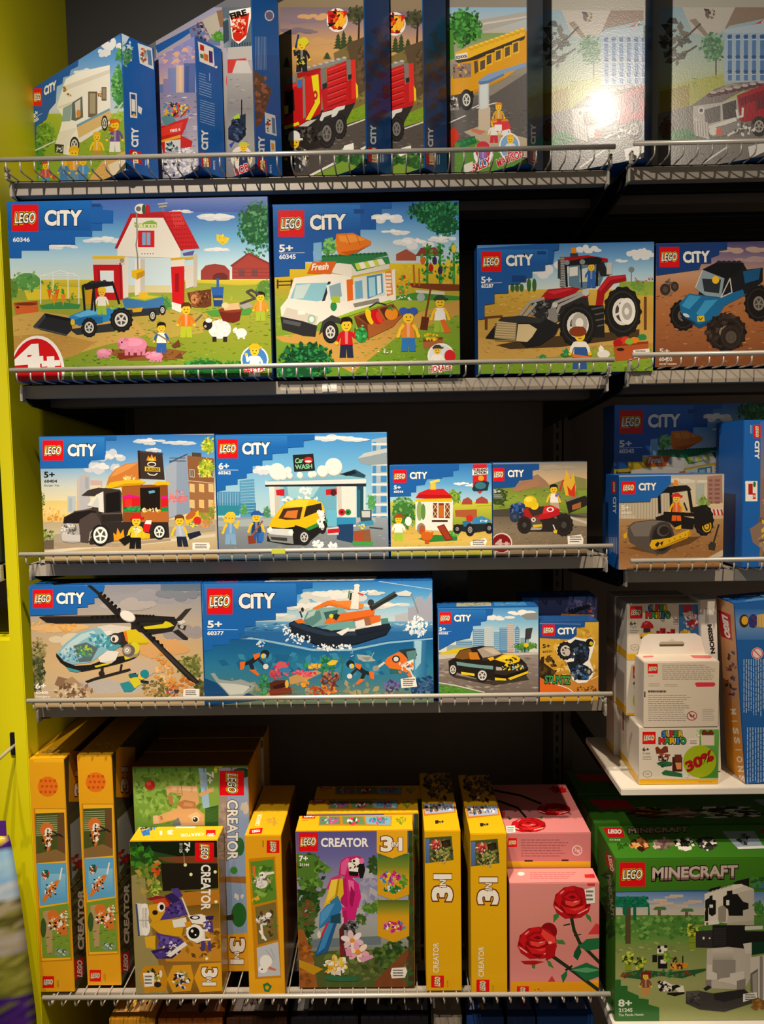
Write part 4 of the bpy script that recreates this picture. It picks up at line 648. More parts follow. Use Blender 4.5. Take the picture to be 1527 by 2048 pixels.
# ---- coop
a = Art(BX['coop'], 'front', D3, seed=9); a.bg('6fb0dc'); a.grad(['2f7cc8', '5fa8dc', 'b4d8e4'], 55, 240, 690, 480); a.cloud('e8ecee', 600, 370, 60, 20); a.cloud('f2f2f0', 500, 360, 40, 14)
a.grad(['c8c83c', 'a8b038', '8a9c30'], 55, 470, 690, 620); a.grad(['c9a84c', 'd4b45c', '9aa038'], 55, 610, 690, 800); a.field(['c8a448', 'e0c068', '8aa034', 'b89038'], 65, 620, 680, 780, 130, 10)
a.tree(140, 540, 85, 100, ('3f7a38', '5a9a48', '2f6430', '7ab060'), 130, 14); a.tree(450, 440, 50, 44, ('6f9a34', '9ab84a', '4f7a24'), 50, 11); a.p('a4483c', 495,485, 505,455, 535,440, 560,460, 562,485); a.p('a4483c', 580,480, 585,455, 620,435, 655,455, 660,480); a.l('b89c3c', 5, 590,495, 685,490)
a.p('e9e5dc', 215,455, 445,460, 440,650, 215,640); a.e('8aa860', 240, 525, 18, 60); a.e('5f8a48', 262, 530, 14, 50); a.p('7a3a18', 318,475, 430,478, 428,570, 320,565)
for x in (318, 352, 392, 428): a.l('e9e5dc', 7, x,475, x,568)
for x in (322, 396):
    for y in (480, 522): a.l('e8d8b0', 3, x,y, x+28,y+40); a.l('e8d8b0', 3, x+28,y, x,y+40)
a.p('c46a24', 358,490, 388,490, 388,565, 358,562); a.r('3a1c14', 315, 580, 412, 592); a.e('8a8680', 250, 632, 26, 34); a.e('a85a24', 255, 640, 18, 30)
a.p('cf1f24', 215,445, 235,415, 290,392, 385,390, 435,432, 435,450, 340,455); a.p('e8bc1c', 215,452, 435,448, 437,470, 215,468); a.p('b01519', 215,445, 240,425, 430,428, 435,448); a.r('e2bc38', 305, 355, 340, 395); a.p('f0d468', 298,345, 360,330, 365,345, 310,360); a.p('e8c84a', 312,388, 335,388, 335,360, 312,360)
a.p('2f7a34', 210,690, 340,670, 470,680, 470,705, 300,715); a.fl(['2f8a3c', '4aa848'], 440, 670, 40, 24, 26, 10); a.p('7a2414', 345,620, 390,605, 445,700, 400,708); a.p('9a3a20', 350,622, 385,612, 435,695, 405,700)
a.e('c9601c', 285, 680, 34, 28); a.p('c9601c', 250,650, 265,640, 275,680, 260,690); a.p('c9601c', 300,660, 325,650, 318,685); a.e('d83a20', 255, 645, 9, 10); a.p('b8501a', 270,700, 300,700, 298,725, 272,725); a.p('d8b050', 170,690, 245,670, 250,690, 180,705)
a.fig(112, 545, 165, 'W', '9fc03a', 'a04a1c', hat=True, arm='W'); a.e('f4f0ea', 172, 588, 20, 28)
a.p('a85a34', 455,520, 590,515, 590,570, 460,560); a.p('3a88b8', 560,570, 620,555, 675,580, 665,610, 560,610); a.p('22282c', 445,610, 660,600, 690,640, 560,660, 450,640); a.p('2f6f9c', 500,590, 550,580, 560,620, 510,620); a.e('c92a24', 545, 570, 22, 20); a.wheel(548, 640, 28, 40, '9a9a98', .5); a.wheel(470, 635, 26, 30, '9a9a98', .4); a.wheel(665, 630, 28, 34, '9a9a98', .4); a.fl(['d8e4e8'], 635, 585, 22, 8, 8, 8)
a.p('1d60ae', 55,250, 480,238, 480,275, 445,280, 445,312, 380,318, 380,325, 285,330, 270,365, 220,370, 220,410, 188,412, 188,435, 60,438); a.badge(78, 275, 160, 352); city(a, 182, 328, 284, 326, 38); a.word('5+', 84, 392, 124, 392, 22, part='age_mark'); a.word('60344', 84, 414, 140, 414, 13, part='set_number')
a.p('d02028', 565,240, 650,238, 650,380, 608,420, 565,385); a.p('f4f0ea', 562,268, 658,262, 658,300, 562,308); a.word('TURNING', 567, 285, 654, 279, 15, col='1a1614', part='panel', off=.05); a.word('ACTION', 572, 303, 648, 298, 15, col='1a1614', part='panel', off=.05); a.p('1d3a44', 560,390, 580,350, 640,340, 665,350, 655,400, 570,405); a.e('3a7888', 612, 370, 34, 22); a.e('d8a030', 615, 325, 18, 16)
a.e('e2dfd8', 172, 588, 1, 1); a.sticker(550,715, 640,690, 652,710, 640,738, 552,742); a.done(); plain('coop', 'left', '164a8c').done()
# ---- fire quad bike
a = Art(BX['quad'], 'front', D3, seed=10); a.bg('6a6450'); a.grad(['8a8478', 'b4a488', 'd8b488', 'c9a070'], 680, 225, 1265, 400); a.cloud('a89c8c', 1050, 260, 110, 24); a.p('9a7a60', 740,390, 960,300, 1010,340, 1050,390); a.p('8a8a50', 1000,380, 1180,310, 1260,330, 1260,420, 1000,420)
a.grad(['7a8a3a', '8aa038', '6f8430'], 680, 385, 1265, 540); a.field(['5f7a2c', '8aa040', '4a5f24', 'a0b050'], 690, 395, 1255, 530, 130, 13); a.p('a87a5a', 800,395, 960,330, 985,370, 830,410); a.tree(720, 440, 60, 60, ('3a4a24', '52642f'), 50, 12)
a.p('4a453a', 680,520, 900,500, 1265,560, 1265,600, 680,600); a.grad(['6a5f50', '80725e', '7a6a54', '8a7860'], 680, 560, 1265, 800); a.field(['8a7a64', '5a5044', '9c8a70'], 690, 580, 1250, 770, 130, 13); a.p('a89a80', 1100,560, 1265,570, 1265,620, 1150,610); a.p('c8c0b0', 1110,540, 1260,590, 1260,605, 1105,555)
a.p('2a2622', 1130,460, 1240,425, 1262,440, 1262,490, 1150,540); a.p('a86a3c', 1170,490, 1225,470, 1225,505, 1172,520); a.p('8a847a', 1130,455, 1240,420, 1245,432, 1135,470); a.p('8aa03c', 1200,400, 1260,400, 1260,430, 1210,440)
a.p('e8b83a', 1130,430, 1115,360, 1135,270, 1160,330, 1180,290, 1195,380, 1185,440); a.p('d8381c', 1150,430, 1140,370, 1165,400, 1190,350, 1188,440); a.l('c9302c', 9, 1095,400, 1118,335)
a.fig(1068, 362, 165, 'W', 'c8a88c', '231c18', arm='F', lean=-10); a.fl(['7a68b0'], 1085, 430, 16, 16, 8, 9)
a.wheel(1120, 610, 56, 68, '4a4440', .3, '26211e', True); a.p('2b2522', 840,590, 1050,560, 1110,600, 1080,650, 900,650, 840,620); a.p('8a1c1c', 800,520, 870,490, 940,560, 900,590, 810,560)
a.p('c01c24', 960,580, 985,500, 1040,488, 1095,515, 1090,550, 1030,570); a.p('d83038', 985,510, 1040,492, 1080,510, 1040,535, 990,545); a.e('f0ece6', 1037, 516, 22, 15); a.e('c01c24', 1037, 516, 13, 9); a.p('1f3a6c', 795,490, 850,470, 890,490, 870,560, 800,540); a.fl(['2f5aa0', '1a2c54', '6a7aa0'], 830, 520, 44, 50, 30, 15); a.p('a8201c', 870,520, 930,490, 1000,500, 960,560, 900,590)
a.p('3a302a', 900,510, 1000,495, 990,540, 930,560); a.e('f2cc2a', 940, 492, 26, 26); a.e('e8c41c', 915, 468, 40, 36); a.e('f4dc50', 905, 455, 24, 16); a.p('e8c41c', 880,480, 955,480, 950,495, 885,500); a.p('5a5048', 860,580, 950,560, 990,600, 960,640, 880,640); a.e('d8d4cc', 935, 578, 14); a.e('a8201c', 935, 578, 6); a.p('a8a098', 900,625, 990,625, 980,640, 905,642); a.p('d8b82c', 930,610, 985,605, 990,620, 935,625); a.l('d8d0c0', 7, 1055,610, 1075,660); a.p('d8c03c', 1055,645, 1080,640, 1078,660, 1060,662); a.wheel(880, 610, 44, 52, '4a4440', .3, '26211e'); a.wheel(820, 560, 30, 30, '3a5a7c', .4, '2a3a54')
a.e('cfc6c0', 742, 720, 64, 62); a.e('7a1416', 740, 722, 58, 56); a.word('4', 705, 740, 742, 740, 40, col='b8a8a0', part='panel', off=.06); a.word('+', 755, 738, 785, 738, 22, col='b8a8a0', part='panel', off=.08)
a.p('1b4f94', 683,240, 970,236, 970,272, 930,278, 930,330, 850,340, 820,380, 686,388); a.badge(688, 264, 757, 342); city(a, 780, 316, 874, 314, 38); a.word('5+', 692, 415, 735, 415, 20, col='c8d0cc', part='age_mark'); a.fine('a8b4a8', 692, 422, 750, 450, 3, .5)
a.sticker(1142,680, 1225,668, 1240,695, 1238,728, 1145,728); a.done()
# ---- road roller
a = Art(BX['roller'], 'front', D4, seed=11); a.bg('b89c78'); a.grad(['b8b0a0', 'd0c4a8', 'd8c098', 'c8a878'], 525, 580, 1260, 900); a.cloud('d8d0c0', 1000, 620, 110, 30)
a.p('c4b8a0', 535,770, 900,680, 900,880, 540,960)
for x in range(545, 900, 20): a.l('a8987c', 5, x,775-(x-545)*.2, x,930)
a.p('a07a6c', 1140,590, 1240,580, 1245,770, 1140,780); 
for y in range(610, 770, 30): a.r('8a5a54', 1150, y, 1175, y+16); a.r('8a5a54', 1190, y, 1225, y+16)
a.p('a8b0a8', 1060,640, 1120,635, 1120,780, 1060,780); a.tree(1110, 780, 40, 60, ('7a9a48', '9ab060', '5a7a34'), 40, 14)
a.p('d8d0c4', 1140,815, 1245,805, 1245,850, 1145,860); 
for x in range(1150, 1240, 26): a.p('c0302c', x,815, x+12,814, x+22,856, x+10,857)
a.grad(['b08a5c', 'a4784a', '9a6a3c', 'b08254'], 525, 880, 1260, 1230); a.field(['8a5c34', 'c09058', '7a4c28', 'a87444'], 540, 920, 1240, 1200, 220, 14); a.p('c8b8a0', 1100,1170, 1245,1090, 1250,1130, 1180,1175); a.p('6a4628', 600,1080, 780,1120, 1020,1050, 1100,1000, 900,1010)
a.p('5a5048', 600,930, 640,900, 760,885, 880,890, 900,960, 880,1090, 800,1125, 680,1080, 610,1040, 595,990); a.p('7a7068', 610,935, 650,905, 760,892, 860,895, 760,930, 740,1000, 640,1000); a.e('453c36', 830, 1010, 82, 112, 8); a.e('2a2420', 830, 1010, 66, 94, 8); a.e('5a524a', 838, 960, 44, 40, -20); a.e('2a2420', 845, 960, 34, 30, -20)
a.wheel(1115, 890, 66, 105, '2a2622', .4, '1c1917', True); a.e('e0b01c', 1135, 930, 32, 42); a.e('2a2420', 1135, 930, 24, 32); a.e('e0b01c', 1135, 930, 17, 24); a.e('2a2420', 1135, 930, 5)
a.p('1f1c1a', 1040,800, 1100,790, 1170,840, 1170,900, 1060,950); a.p('1d1a18', 785,870, 840,850, 960,860, 1060,880, 1040,950, 920,940, 880,900, 790,885)
for L in ((815,840,810,700,890,680), (890,680,895,860), (1010,670,1035,830), (1010,670,900,680), (815,700,905,660,1010,668)): a.l('1d1a18', 20, *L)
a.p('1d1a18', 800,700, 890,655, 1000,650, 1030,680, 900,700); a.p('e88a2c', 905,655, 915,610, 935,618, 940,655); a.r('8a8076', 870, 635, 905, 662)
a.fig(928, 705, 190, 'e8641c', 'e8641c', 'd8302c', hat=True, arm='e8b41c'); a.l('1d1a18', 9, 980,770, 1000,820); a.l('1d1a18', 22, 845,842, 1050,850); a.l('1d1a18', 18, 965,860, 1010,930)
a.p('e8b41c', 745,1060, 760,1025, 880,1010, 960,975, 1010,955, 1030,975, 1010,1000, 960,1015, 850,1060, 800,1085, 760,1085); a.p('2a2420', 780,1060, 800,1035, 815,1045, 800,1075); a.p('2a2420', 815,1045, 840,1030, 830,1065); a.p('c9940f', 760,1085, 850,1060, 1010,1000, 1005,1012, 850,1075, 780,1092); a.e('c9940f', 1018, 985, 12, 18)
a.studs('8a6410', 880,1030, 990,990, 4, 5); a.p('e8b41c', 915,940, 960,920, 960,950, 920,955); a.l('3a342e', 12, 1218,920, 1180,1050); a.p('3a342e', 1145,1060, 1165,1035, 1200,1050, 1190,1095, 1150,1090); a.p('e0b01c', 565,990, 590,970, 590,1010, 570,1015)
a.p('1f62b0', 528,592, 890,586, 890,640, 830,700, 800,730, 755,735, 750,762, 530,768); a.badge(555, 624, 647, 712); city(a, 672, 684, 788, 682, 46); a.word('5+', 555, 818, 605, 818, 30, part='age_mark', col='efe6d8'); a.word('60401', 555, 846, 622, 846, 16, part='set_number', col='efe6d8'); a.fine('efe6d8', 555, 855, 650, 880, 2, .3); a.done()
a = Art(BX['roller'], 'left', D4, seed=2); a.bg('1d5fae'); a.badge(488, 620, 518, 705, 90); a.t('CiTY', 'f4f1ea', 497, 732, 497, 842, 20, .04, part='title_lettering'); a.fine('a8c0dc', 470, 1005, 525, 1120, 5, .4, True); a.done()
# ---- helicopter
a = Art(BX['heli'], 'front', F2, seed=12); a.bg('c4ad8c'); a.grad(['8a8c98', 'a09c9c', 'b8a894', 'c8aa80', 'd0b080', 'c8b08c', 'b49c78'], 30, 60, 1530, 1120)
for cx, cy, rx, ry, c in ((1100, 200, 260, 90, '9a98a0'), (1330, 160, 180, 70, '7f8490'), (900, 260, 200, 70, 'b0a8a4'), (1300, 480, 180, 120, '9c9494'), (300, 450, 240, 60, 'e0b478'), (500, 560, 240, 90, 'd8c8a8'), (1150, 620, 180, 130, 'd8a468'), (700, 950, 260, 120, 'b8b0a8'), (1000, 800, 140, 120, 'c8b098')): a.cloud(c, cx, cy, rx, ry, 12)
a.grad(['5a7090', '6a7888'], 1150, 62, 1530, 130); a.fl(['e0a050', 'd89040', 'ecc080'], 1180, 800, 80, 160, 70, 24); a.fl(['e8b060', 'dca050'], 250, 430, 200, 50, 50, 24)
a.tree(100, 780, 70, 220, ('4a5030', '6a6a40', '8a8458', '34381f'), 120, 22); a.fl(['8a8050', 'a89860'], 110, 620, 70, 90, 40, 20); a.tree(1400, 780, 110, 110, ('6a7038', '8a8a48', 'a09a58', '4f5428'), 110, 22); a.fl(['6a6030', '8a7838', 'b89048'], 1130, 960, 140, 80, 90, 20); a.fl(['c87028', 'e0903c', 'd8a058'], 1330, 930, 130, 60, 60, 22); a.tree(1480, 960, 50, 90, ('4a4c28', '6a6838'), 40, 18)
a.p('8a6a50', 250,930, 280,860, 360,880, 340,970); a.p('a88a68', 330,900, 400,860, 480,930, 420,1000); a.p('c8b090', 290,1000, 380,930, 500,960, 560,1050, 300,1060); a.fl(['b89878', '8a6c50', 'd8c4a4', '6a5038'], 420, 990, 170, 70, 80, 24)
# tail
a.p('2a2624', 900,395, 1290,370, 1300,395, 1250,480, 1080,505, 900,470); a.p('d8c81c', 1000,440, 1170,415, 1190,390, 1225,400, 1265,430, 1200,450, 1010,460); a.p('332e2c', 1270,385, 1360,290, 1415,280, 1320,390); a.p('2a2624', 1250,480, 1300,460, 1385,535, 1375,552, 1340,548); a.p('d8d0c8', 1290,395, 1345,380, 1365,400, 1320,420); a.p('3a3432', 1290,420, 1370,430, 1355,470, 1300,450); a.e('b8b0a8', 1330, 440, 16)
# body
a.p('d8d0c4', 610,440, 720,420, 900,440, 880,520, 700,520); a.p('e8e0d6', 650,480, 740,470, 700,540, 640,540); a.p('2f2a28', 680,520, 830,480, 900,560, 850,620, 760,600); a.p('d8c01c', 840,470, 940,460, 1060,570, 1000,580, 870,570); a.p('b8a010', 870,570, 1000,575, 1060,570, 1030,590, 880,590); a.p('e07820', 835,480, 860,475, 875,560, 855,560)
a.p('86b8c8', 275,660, 330,590, 440,500, 560,455, 640,450, 720,540, 760,600, 640,680, 560,740, 400,760, 310,730); a.p('b8d4d8', 300,650, 380,570, 480,500, 580,470, 600,490, 480,560, 380,640, 330,700); a.p('4f9cb0', 540,490, 660,520, 820,600, 740,650, 640,600); a.fl(['7fc0d0', '3a8a9c', 'a8d8e0'], 660, 560, 110, 50, 50, 22); a.p('5a6a6c', 410,600, 520,570, 620,620, 560,730, 460,740); a.fl(['6aa848', 'a8c83c', '2a5a3c', '3f8a8a'], 510, 640, 70, 50, 40, 18); a.fl(['9cc8d8', '6aa4c0', '4a80a0'], 390, 680, 90, 60, 60, 18)
a.p('201d1c', 265,660, 285,680, 330,730, 430,770, 560,760, 640,730, 800,690, 970,670, 930,710, 800,750, 640,790, 480,820, 380,800, 300,740, 265,690); a.p('3f9aa8', 350,780, 480,815, 440,825, 380,815); a.p('e6ded4', 620,700, 700,640, 800,650, 770,720, 680,740, 640,740); a.p('d0c8bc', 640,740, 770,720, 730,750); a.p('d8c81c', 590,770, 720,740, 720,755, 600,785); a.p('d8c81c', 840,690, 970,665, 950,690, 850,720)
a.e('3a3430', 770, 540, 50, 50); a.e('e4dcd2', 760, 540, 34, 32); a.e('3a3430', 752, 545, 14, 20); a.e('9a8a70', 900, 640, 76, 62); a.e('d8cc2c', 930, 620, 44, 50); a.e('6a6058', 880, 640, 54, 52); a.e('b0a494', 868, 638, 34, 34); a.e('f0ece6', 866, 637, 16); a.e('2a2624', 866, 637, 6)
a.p('2a2624', 510,900, 590,870, 890,790, 900,810, 600,890, 530,915); a.l('2a2624', 26, 655,790, 655,850); a.l('2a2624', 18, 820,760, 810,810); a.e('2a2624', 650, 835, 26, 24)
# rescuer
a.p('2f8a94', 805,920, 880,900, 940,960, 900,990, 840,990); a.p('d8cc2c', 880,880, 950,860, 990,920, 930,960); a.e('F', 990, 860, 30, 28); a.e('1f8a94', 1015, 838, 38, 36); a.l('1a2a3a', 22, 885,850, 940,840); a.l('1a2a3a', 22, 985,900, 1045,910); a.p('1f6a74', 880,840, 960,840, 960,865, 890,870)
# rotor blades printed in the picture
a.p('231f1e', 520,80, 545,75, 800,300, 960,400, 1480,905, 1450,920, 1380,880, 930,420, 780,350); a.p('3a3432', 1100,560, 1460,905, 1440,912, 1080,575); a.p('231f1e', 120,355, 180,345, 700,340, 900,330, 1270,355, 1280,385, 900,400, 280,410, 180,400); a.p('4a403c', 120,355, 180,345, 560,342, 560,352, 190,358); a.studs('151312', 645,145, 800,290, 6, 14); a.studs('151312', 960,410, 1160,595, 7, 14); a.studs('151312', 570,362, 790,352, 6, 14, 16); a.studs('151312', 950,348, 1090,348, 6, 10, 14)
a.e('b8aca0', 872, 350, 70, 44, 25); a.e('ece4da', 870, 345, 66, 40, 25); a.fl(['c03a2c', 'd88a4a', '3a6a9c'], 1255, 985, 50, 40, 26, 18); a.e('3a3a3c', 1285, 980, 20, 20); a.e('c8783c', 1285, 960, 16, 14)
a.p('1b66b6', 35,95, 480,72, 540,100, 620,170, 620,190, 590,190, 590,240, 535,245, 535,270, 445,275, 445,330, 40,345); a.p('1b66b6', 520,72, 680,72, 665,140, 620,150); a.p('231f1e', 500,65, 545,70, 660,170, 640,185, 600,150)
a.badge(68, 120, 238, 280); city(a, 272, 240, 498, 238, 86); a.word('6+', 92, 962, 176, 960, 42, part='age_mark'); a.l('efe9de', 3, 92,978, 255,980); a.word('60405', 92, 1008, 196, 1008, 22, part='set_number'); a.word('Emergency', 92, 1040, 212, 1040, 18, part='panel', off=.01)
a.sticker(1345,965, 1480,965, 1480,1030, 1340,1030); a.done()
t = Art(BX['heli'], 'top', None, seed=2); t.bg('1d5a9c'); t.p('16181a', 150,1000, 420,300, 900,100, 900,0, 400,0, 100,700); t.done()
# ---- diving boat
a = Art(BX['boat'], 'front', D6, seed=13); a.bg('2f7ab0'); a.grad(['2f7cc4', '58a4da', 'a0cde4', 'cfdcd8'], 40, 110, 1310, 350); a.l('c8dcea', 3, 960,110, 1290,160)
for cx, cy, rx, ry in ((760, 200, 150, 60), (640, 260, 140, 60), (1050, 250, 110, 30), (440, 310, 100, 30), (960, 180, 60, 20)): a.cloud('d8dcd6', cx, cy, rx, ry); a.cloud('ecece6', cx-10, cy-8, rx*.6, ry*.6)
a.p('a4a8b8', 1160,260, 1200,250, 1205,200, 1240,200, 1245,240, 1290,170, 1295,340, 1160,340); a.p('b8bcc4', 1090,300, 1160,285, 1160,340, 1090,340)
a.grad(['6fa8cc', '3f84bc', '2868a4', '1f5c98'], 40, 335, 1310, 440); a.field(['4f90c4', 'a4cce0', '2a6aa8', '1f5890', 'cfe0ea'], 180, 345, 1300, 440, 200, 18)
a.grad(['1a5c94', '1e6a9c', '2a7aa0', '3a7c94', '58807c', '7a8464'], 40, 430, 1310, 800); a.p('2a6aa8', 150,400, 330,420, 480,450, 640,480, 850,480, 1050,440, 1300,420, 1300,390, 150,390); a.p('8fc0dc', 240,430, 330,425, 480,452, 640,484, 850,484, 1050,446, 1300,424, 1300,432, 1050,456, 850,496, 640,496, 470,462, 330,434)
a.fl(['2a80a8', '3a8cb0', '1f6494'], 700, 560, 560, 70, 90, 30); a.fl(['8a8c64', 'a89a6c', '6a7454', '9c9068'], 700, 720, 520, 50, 120, 22); a.p('16487a', 40,640, 200,700, 400,760, 40,800); a.fl(['1a4a7c', '123a64'], 1230, 690, 80, 60, 60, 18); a.grad(['4f9cc0', '2a6a9c'], 1190, 440, 1260, 640, True); a.p('a0cce0', 1195,440, 1235,440, 1230,560, 1200,600)
a.fl(['ffffff', 'e8eef0', 'c8dce8'], 1210, 370, 60, 50, 80, 12); a.fl(['ffffff', 'e8eef0'], 1215, 330, 26, 34, 24, 9); a.fl(['e8eef4', 'c8dcec'], 355, 455, 22, 18, 16, 8)
# boat
a.p('1c2634', 510,345, 540,330, 600,350, 720,380, 870,380, 1000,350, 1060,345, 1068,370, 1050,400, 900,450, 780,475, 690,470, 600,430, 515,395); a.p('2a3a4e', 515,350, 545,335, 620,365, 730,395, 880,392, 1050,360, 1045,375, 880,412, 720,415, 600,385); a.p('12181f', 515,395, 600,430, 690,470, 780,475, 900,450, 1050,400, 1040,412, 880,462, 770,482, 680,476)
a.p('e0742a', 540,330, 580,318, 605,345, 560,345); a.p('e8e4dc', 800,375, 1010,320, 1020,380, 830,390); a.p('86b0a8', 590,330, 610,280, 660,262, 800,255, 840,300, 760,350, 640,365); a.p('5a8a88', 610,290, 680,275, 690,320, 640,360, 590,335); a.p('b0ccc4', 600,325, 620,285, 660,270, 650,300); a.p('3a6468', 700,285, 780,270, 770,310, 720,340)
a.p('e87a2a', 640,262, 720,222, 760,218, 860,262, 840,270, 730,245, 660,270); a.p('f08c3a', 725,225, 840,220, 920,240, 910,265, 860,265); a.p('e8702a', 720,320, 800,290, 980,265, 975,300, 860,320, 740,345, 700,350); a.p('c85a18', 740,345, 860,320, 975,300, 970,312, 850,335); a.p('2a3230', 740,310, 770,290, 790,300, 770,330); a.e('d8d83a', 742, 305, 12, 12)
a.p('6fa8a4', 700,370, 740,345, 860,330, 880,370, 740,385); a.p('9c6a4c', 880,330, 990,300, 1000,345, 890,365); a.p('e6e2da', 870,335, 920,322, 930,365, 880,375); a.p('e8702a', 950,310, 1010,300, 1010,340, 960,350); a.p('efece4', 960,350, 1010,335, 1022,375, 975,385); a.p('efece4', 770,395, 835,368, 845,380, 800,412); a.p('1c2634', 870,380, 1060,345, 1060,372, 880,410); a.p('4f8a88', 1010,320, 1050,315, 1055,345, 1020,350)
a.p('efebe2', 845,265, 870,140, 895,135, 890,270); a.e('efebe2', 882, 140, 16, 10); a.l('efebe2', 10, 850,165, 912,190); a.l('2f7a48', 6, 840,170, 835,205); a.l('c8342c', 8, 890,180, 915,190); a.l('2a3230', 10, 850,180, 845,215)
a.e('3a3836', 958, 232, 18); a.l('2a2e30', 28, 960,262, 1090,185); a.l('3f4a4c', 10, 965,250, 1090,178); a.p('d8dcda', 1090,180, 1150,165, 1180,178, 1170,198, 1110,195); a.l('8a8c8a', 5, 1180,185, 1200,240, 1215,285); a.e('d8ccc4', 575, 272, 14, 14); a.l('2a2e30', 8, 572,280, 582,310); a.e('2a2e30', 585, 270, 8, 12)
a.fl(['ffffff', 'f0f4f4', 'd8e4ec'], 560, 430, 70, 30, 60, 9); a.fl(['ffffff', 'f0f4f4', 'd8e4ec'], 750, 475, 110, 18, 90, 9); a.fl(['ffffff', 'dfe8ee'], 500, 385, 26, 26, 24, 8)
# under water
a.p('9aa4a0', 85,620, 105,615, 130,650, 200,660, 250,650, 300,670, 330,668, 325,690, 310,710, 260,740, 190,745, 160,710, 120,670); a.p('c8ccc4', 130,670, 220,675, 300,690, 260,730, 190,735); a.p('7c8884', 190,650, 205,640, 215,662); a.p('8a9490', 300,665, 330,665, 328,685); a.e('1a2024', 300, 690, 4)
def diver(x, y, k, f):
    a.l('1f2a30', 26*k, x, y, x-f*48*k, y+38*k); a.l('1f2a30', 20*k, x-f*40*k, y+30*k, x-f*70*k, y+40*k); a.l('1f2a30', 20*k, x-f*44*k, y+40*k, x-f*30*k, y+70*k); a.p('e8702a', x-f*100*k,y+30*k, x-f*70*k,y+30*k, x-f*80*k,y+70*k, x-f*100*k,y+75*k); a.p('e8702a', x-f*50*k,y+75*k, x-f*20*k,y+70*k, x+f*8*k,y+100*k, x-f*5*k,y+106*k); a.p('e8702a', x-f*30*k,y-10*k, x+f*10*k,y-20*k, x+f*6*k,y+4*k, x-f*20*k,y+20*k); a.e('1f2a30', x+f*36*k, y-14*k, 24*k, 22*k); a.e('F', x+f*28*k, y-2*k, 14*k, 14*k); a.e('a8d0d8', x+f*34*k, y-4*k, 9*k); a.l('2a343a', 14*k, x+f*4*k, y+18*k, x+f*34*k, y+50*k); a.e('e4e2da', x+f*40*k, y+56*k, 15*k, 15*k)
diver(345, 525, 1.0, 1); diver(880, 580, .95, -1); a.fl(['cfe4ee'], 855, 515, 10, 18, 8, 5)
a.fl(['d84a5a', 'e86a70', 'c0344a'], 465, 595, 56, 46, 60, 13); a.e('d85a68', 470, 575, 30, 22); a.e('3a80b0', 490, 600, 34, 14); a.fl(['d84a5a', 'c03a48'], 440, 630, 30, 20, 16, 10)
for x in (365, 385, 690, 715, 745, 795): a.l('2f7a4a', 7, x,720 if x < 500 else 650, x+8,660 if x < 500 else 560, x-4,620 if x < 500 else 520)
a.fl(['2f8a54', '1f6a40', '4aa068'], 378, 690, 26, 60, 36, 12); a.fl(['2f8a54', '1f6a40', '3f9a60'], 715, 570, 46, 50, 46, 12); a.p('5a2a1c', 405,670, 440,655, 495,655, 500,690, 410,715); a.p('3a1810', 420,690, 480,670, 500,690, 440,705); a.p('7a3424', 400,710, 520,690, 530,730, 410,738); a.e('e8b83a', 500, 675, 10, 22)
a.p('c89a5c', 510,640, 560,620, 660,600, 690,615, 600,660, 520,680); a.fl(['e0506a', 'f0708a', 'd83a50'], 595, 618, 70, 16, 40, 11); a.fl(['e8a82c', 'f0c040'], 650, 580, 36, 14, 24, 11); a.e('2f9a54', 605, 575, 12, 14); a.fl(['e88a2c', 'f0b03c'], 600, 675, 28, 22, 20, 11); a.fl(['8a4a3c', 'a86050', '6a3428', 'c08068'], 735, 650, 50, 44, 60, 15); a.l('5a2a20', 5, 690,630, 780,690); a.l('5a2a20', 5, 700,680, 775,625); a.fl(['d8702c', 'b84a2c', '8a3420', 'e89a3c'], 700, 710, 80, 24, 60, 14); a.p('e8c83a', 715,565, 745,545, 780,548, 765,570, 735,575)
a.p('a8b0ac', 880,515, 950,520, 985,550, 920,555, 890,540); a.l('c4c8c0', 3, 960,530, 975,505); a.p('86908c', 905,530, 960,530, 940,550)
a.p('e8742a', 1050,530, 1110,500, 1150,520, 1160,570, 1110,605, 1060,590, 1030,560); a.e('1f2a30', 1095, 540, 22, 20); a.e('d8dcd8', 1095, 540, 14, 13); a.p('2a3a3c', 1110,490, 1200,480, 1210,520, 1160,540); a.p('5a8a88', 1150,500, 1205,490, 1205,540, 1165,555); a.p('efebe2', 1140,560, 1190,540, 1190,590, 1150,600); a.l('d8d4cc', 12, 1030,560, 975,600); a.e('9c9890', 985, 590, 18, 14); a.p('2f6a64', 1060,590, 1130,600, 1100,620, 1060,612); a.l('e0dcd4', 9, 1170,600, 1190,640); a.fl(['e0dcd4', '4a6a6c', 'e8742a'], 1150, 590, 44, 44, 30, 13)
a.fl(['5a4a8a', '7a68a8', '443868'], 1070, 690, 44, 36, 60, 12); a.fl(['24406c', '3a5a8c'], 1250, 680, 50, 40, 50, 13)
a.p('1b66b6', 40,125, 640,118, 640,150, 585,155, 585,180, 555,185, 555,250, 500,255, 500,285, 440,290, 440,325, 330,330, 330,360, 270,365, 270,400, 240,405, 240,430, 190,435, 190,460, 95,465, 95,490, 45,498); a.grad(['2f7cc8', '1b66b6'], 50, 128, 550, 250)
a.badge(64, 155, 204, 296); city(a, 242, 260, 430, 258, 74); a.word('5+', 70, 368, 145, 368, 36, part='age_mark'); a.l('e8eef2', 2.5, 68,378, 232,380); a.word('60377', 68, 408, 155, 408, 20, part='set_number')
a.sticker(1120,648, 1200,635, 1210,690, 1125,698, lines=4); a.done(); plain('boat', 'right', '163a6a').done()
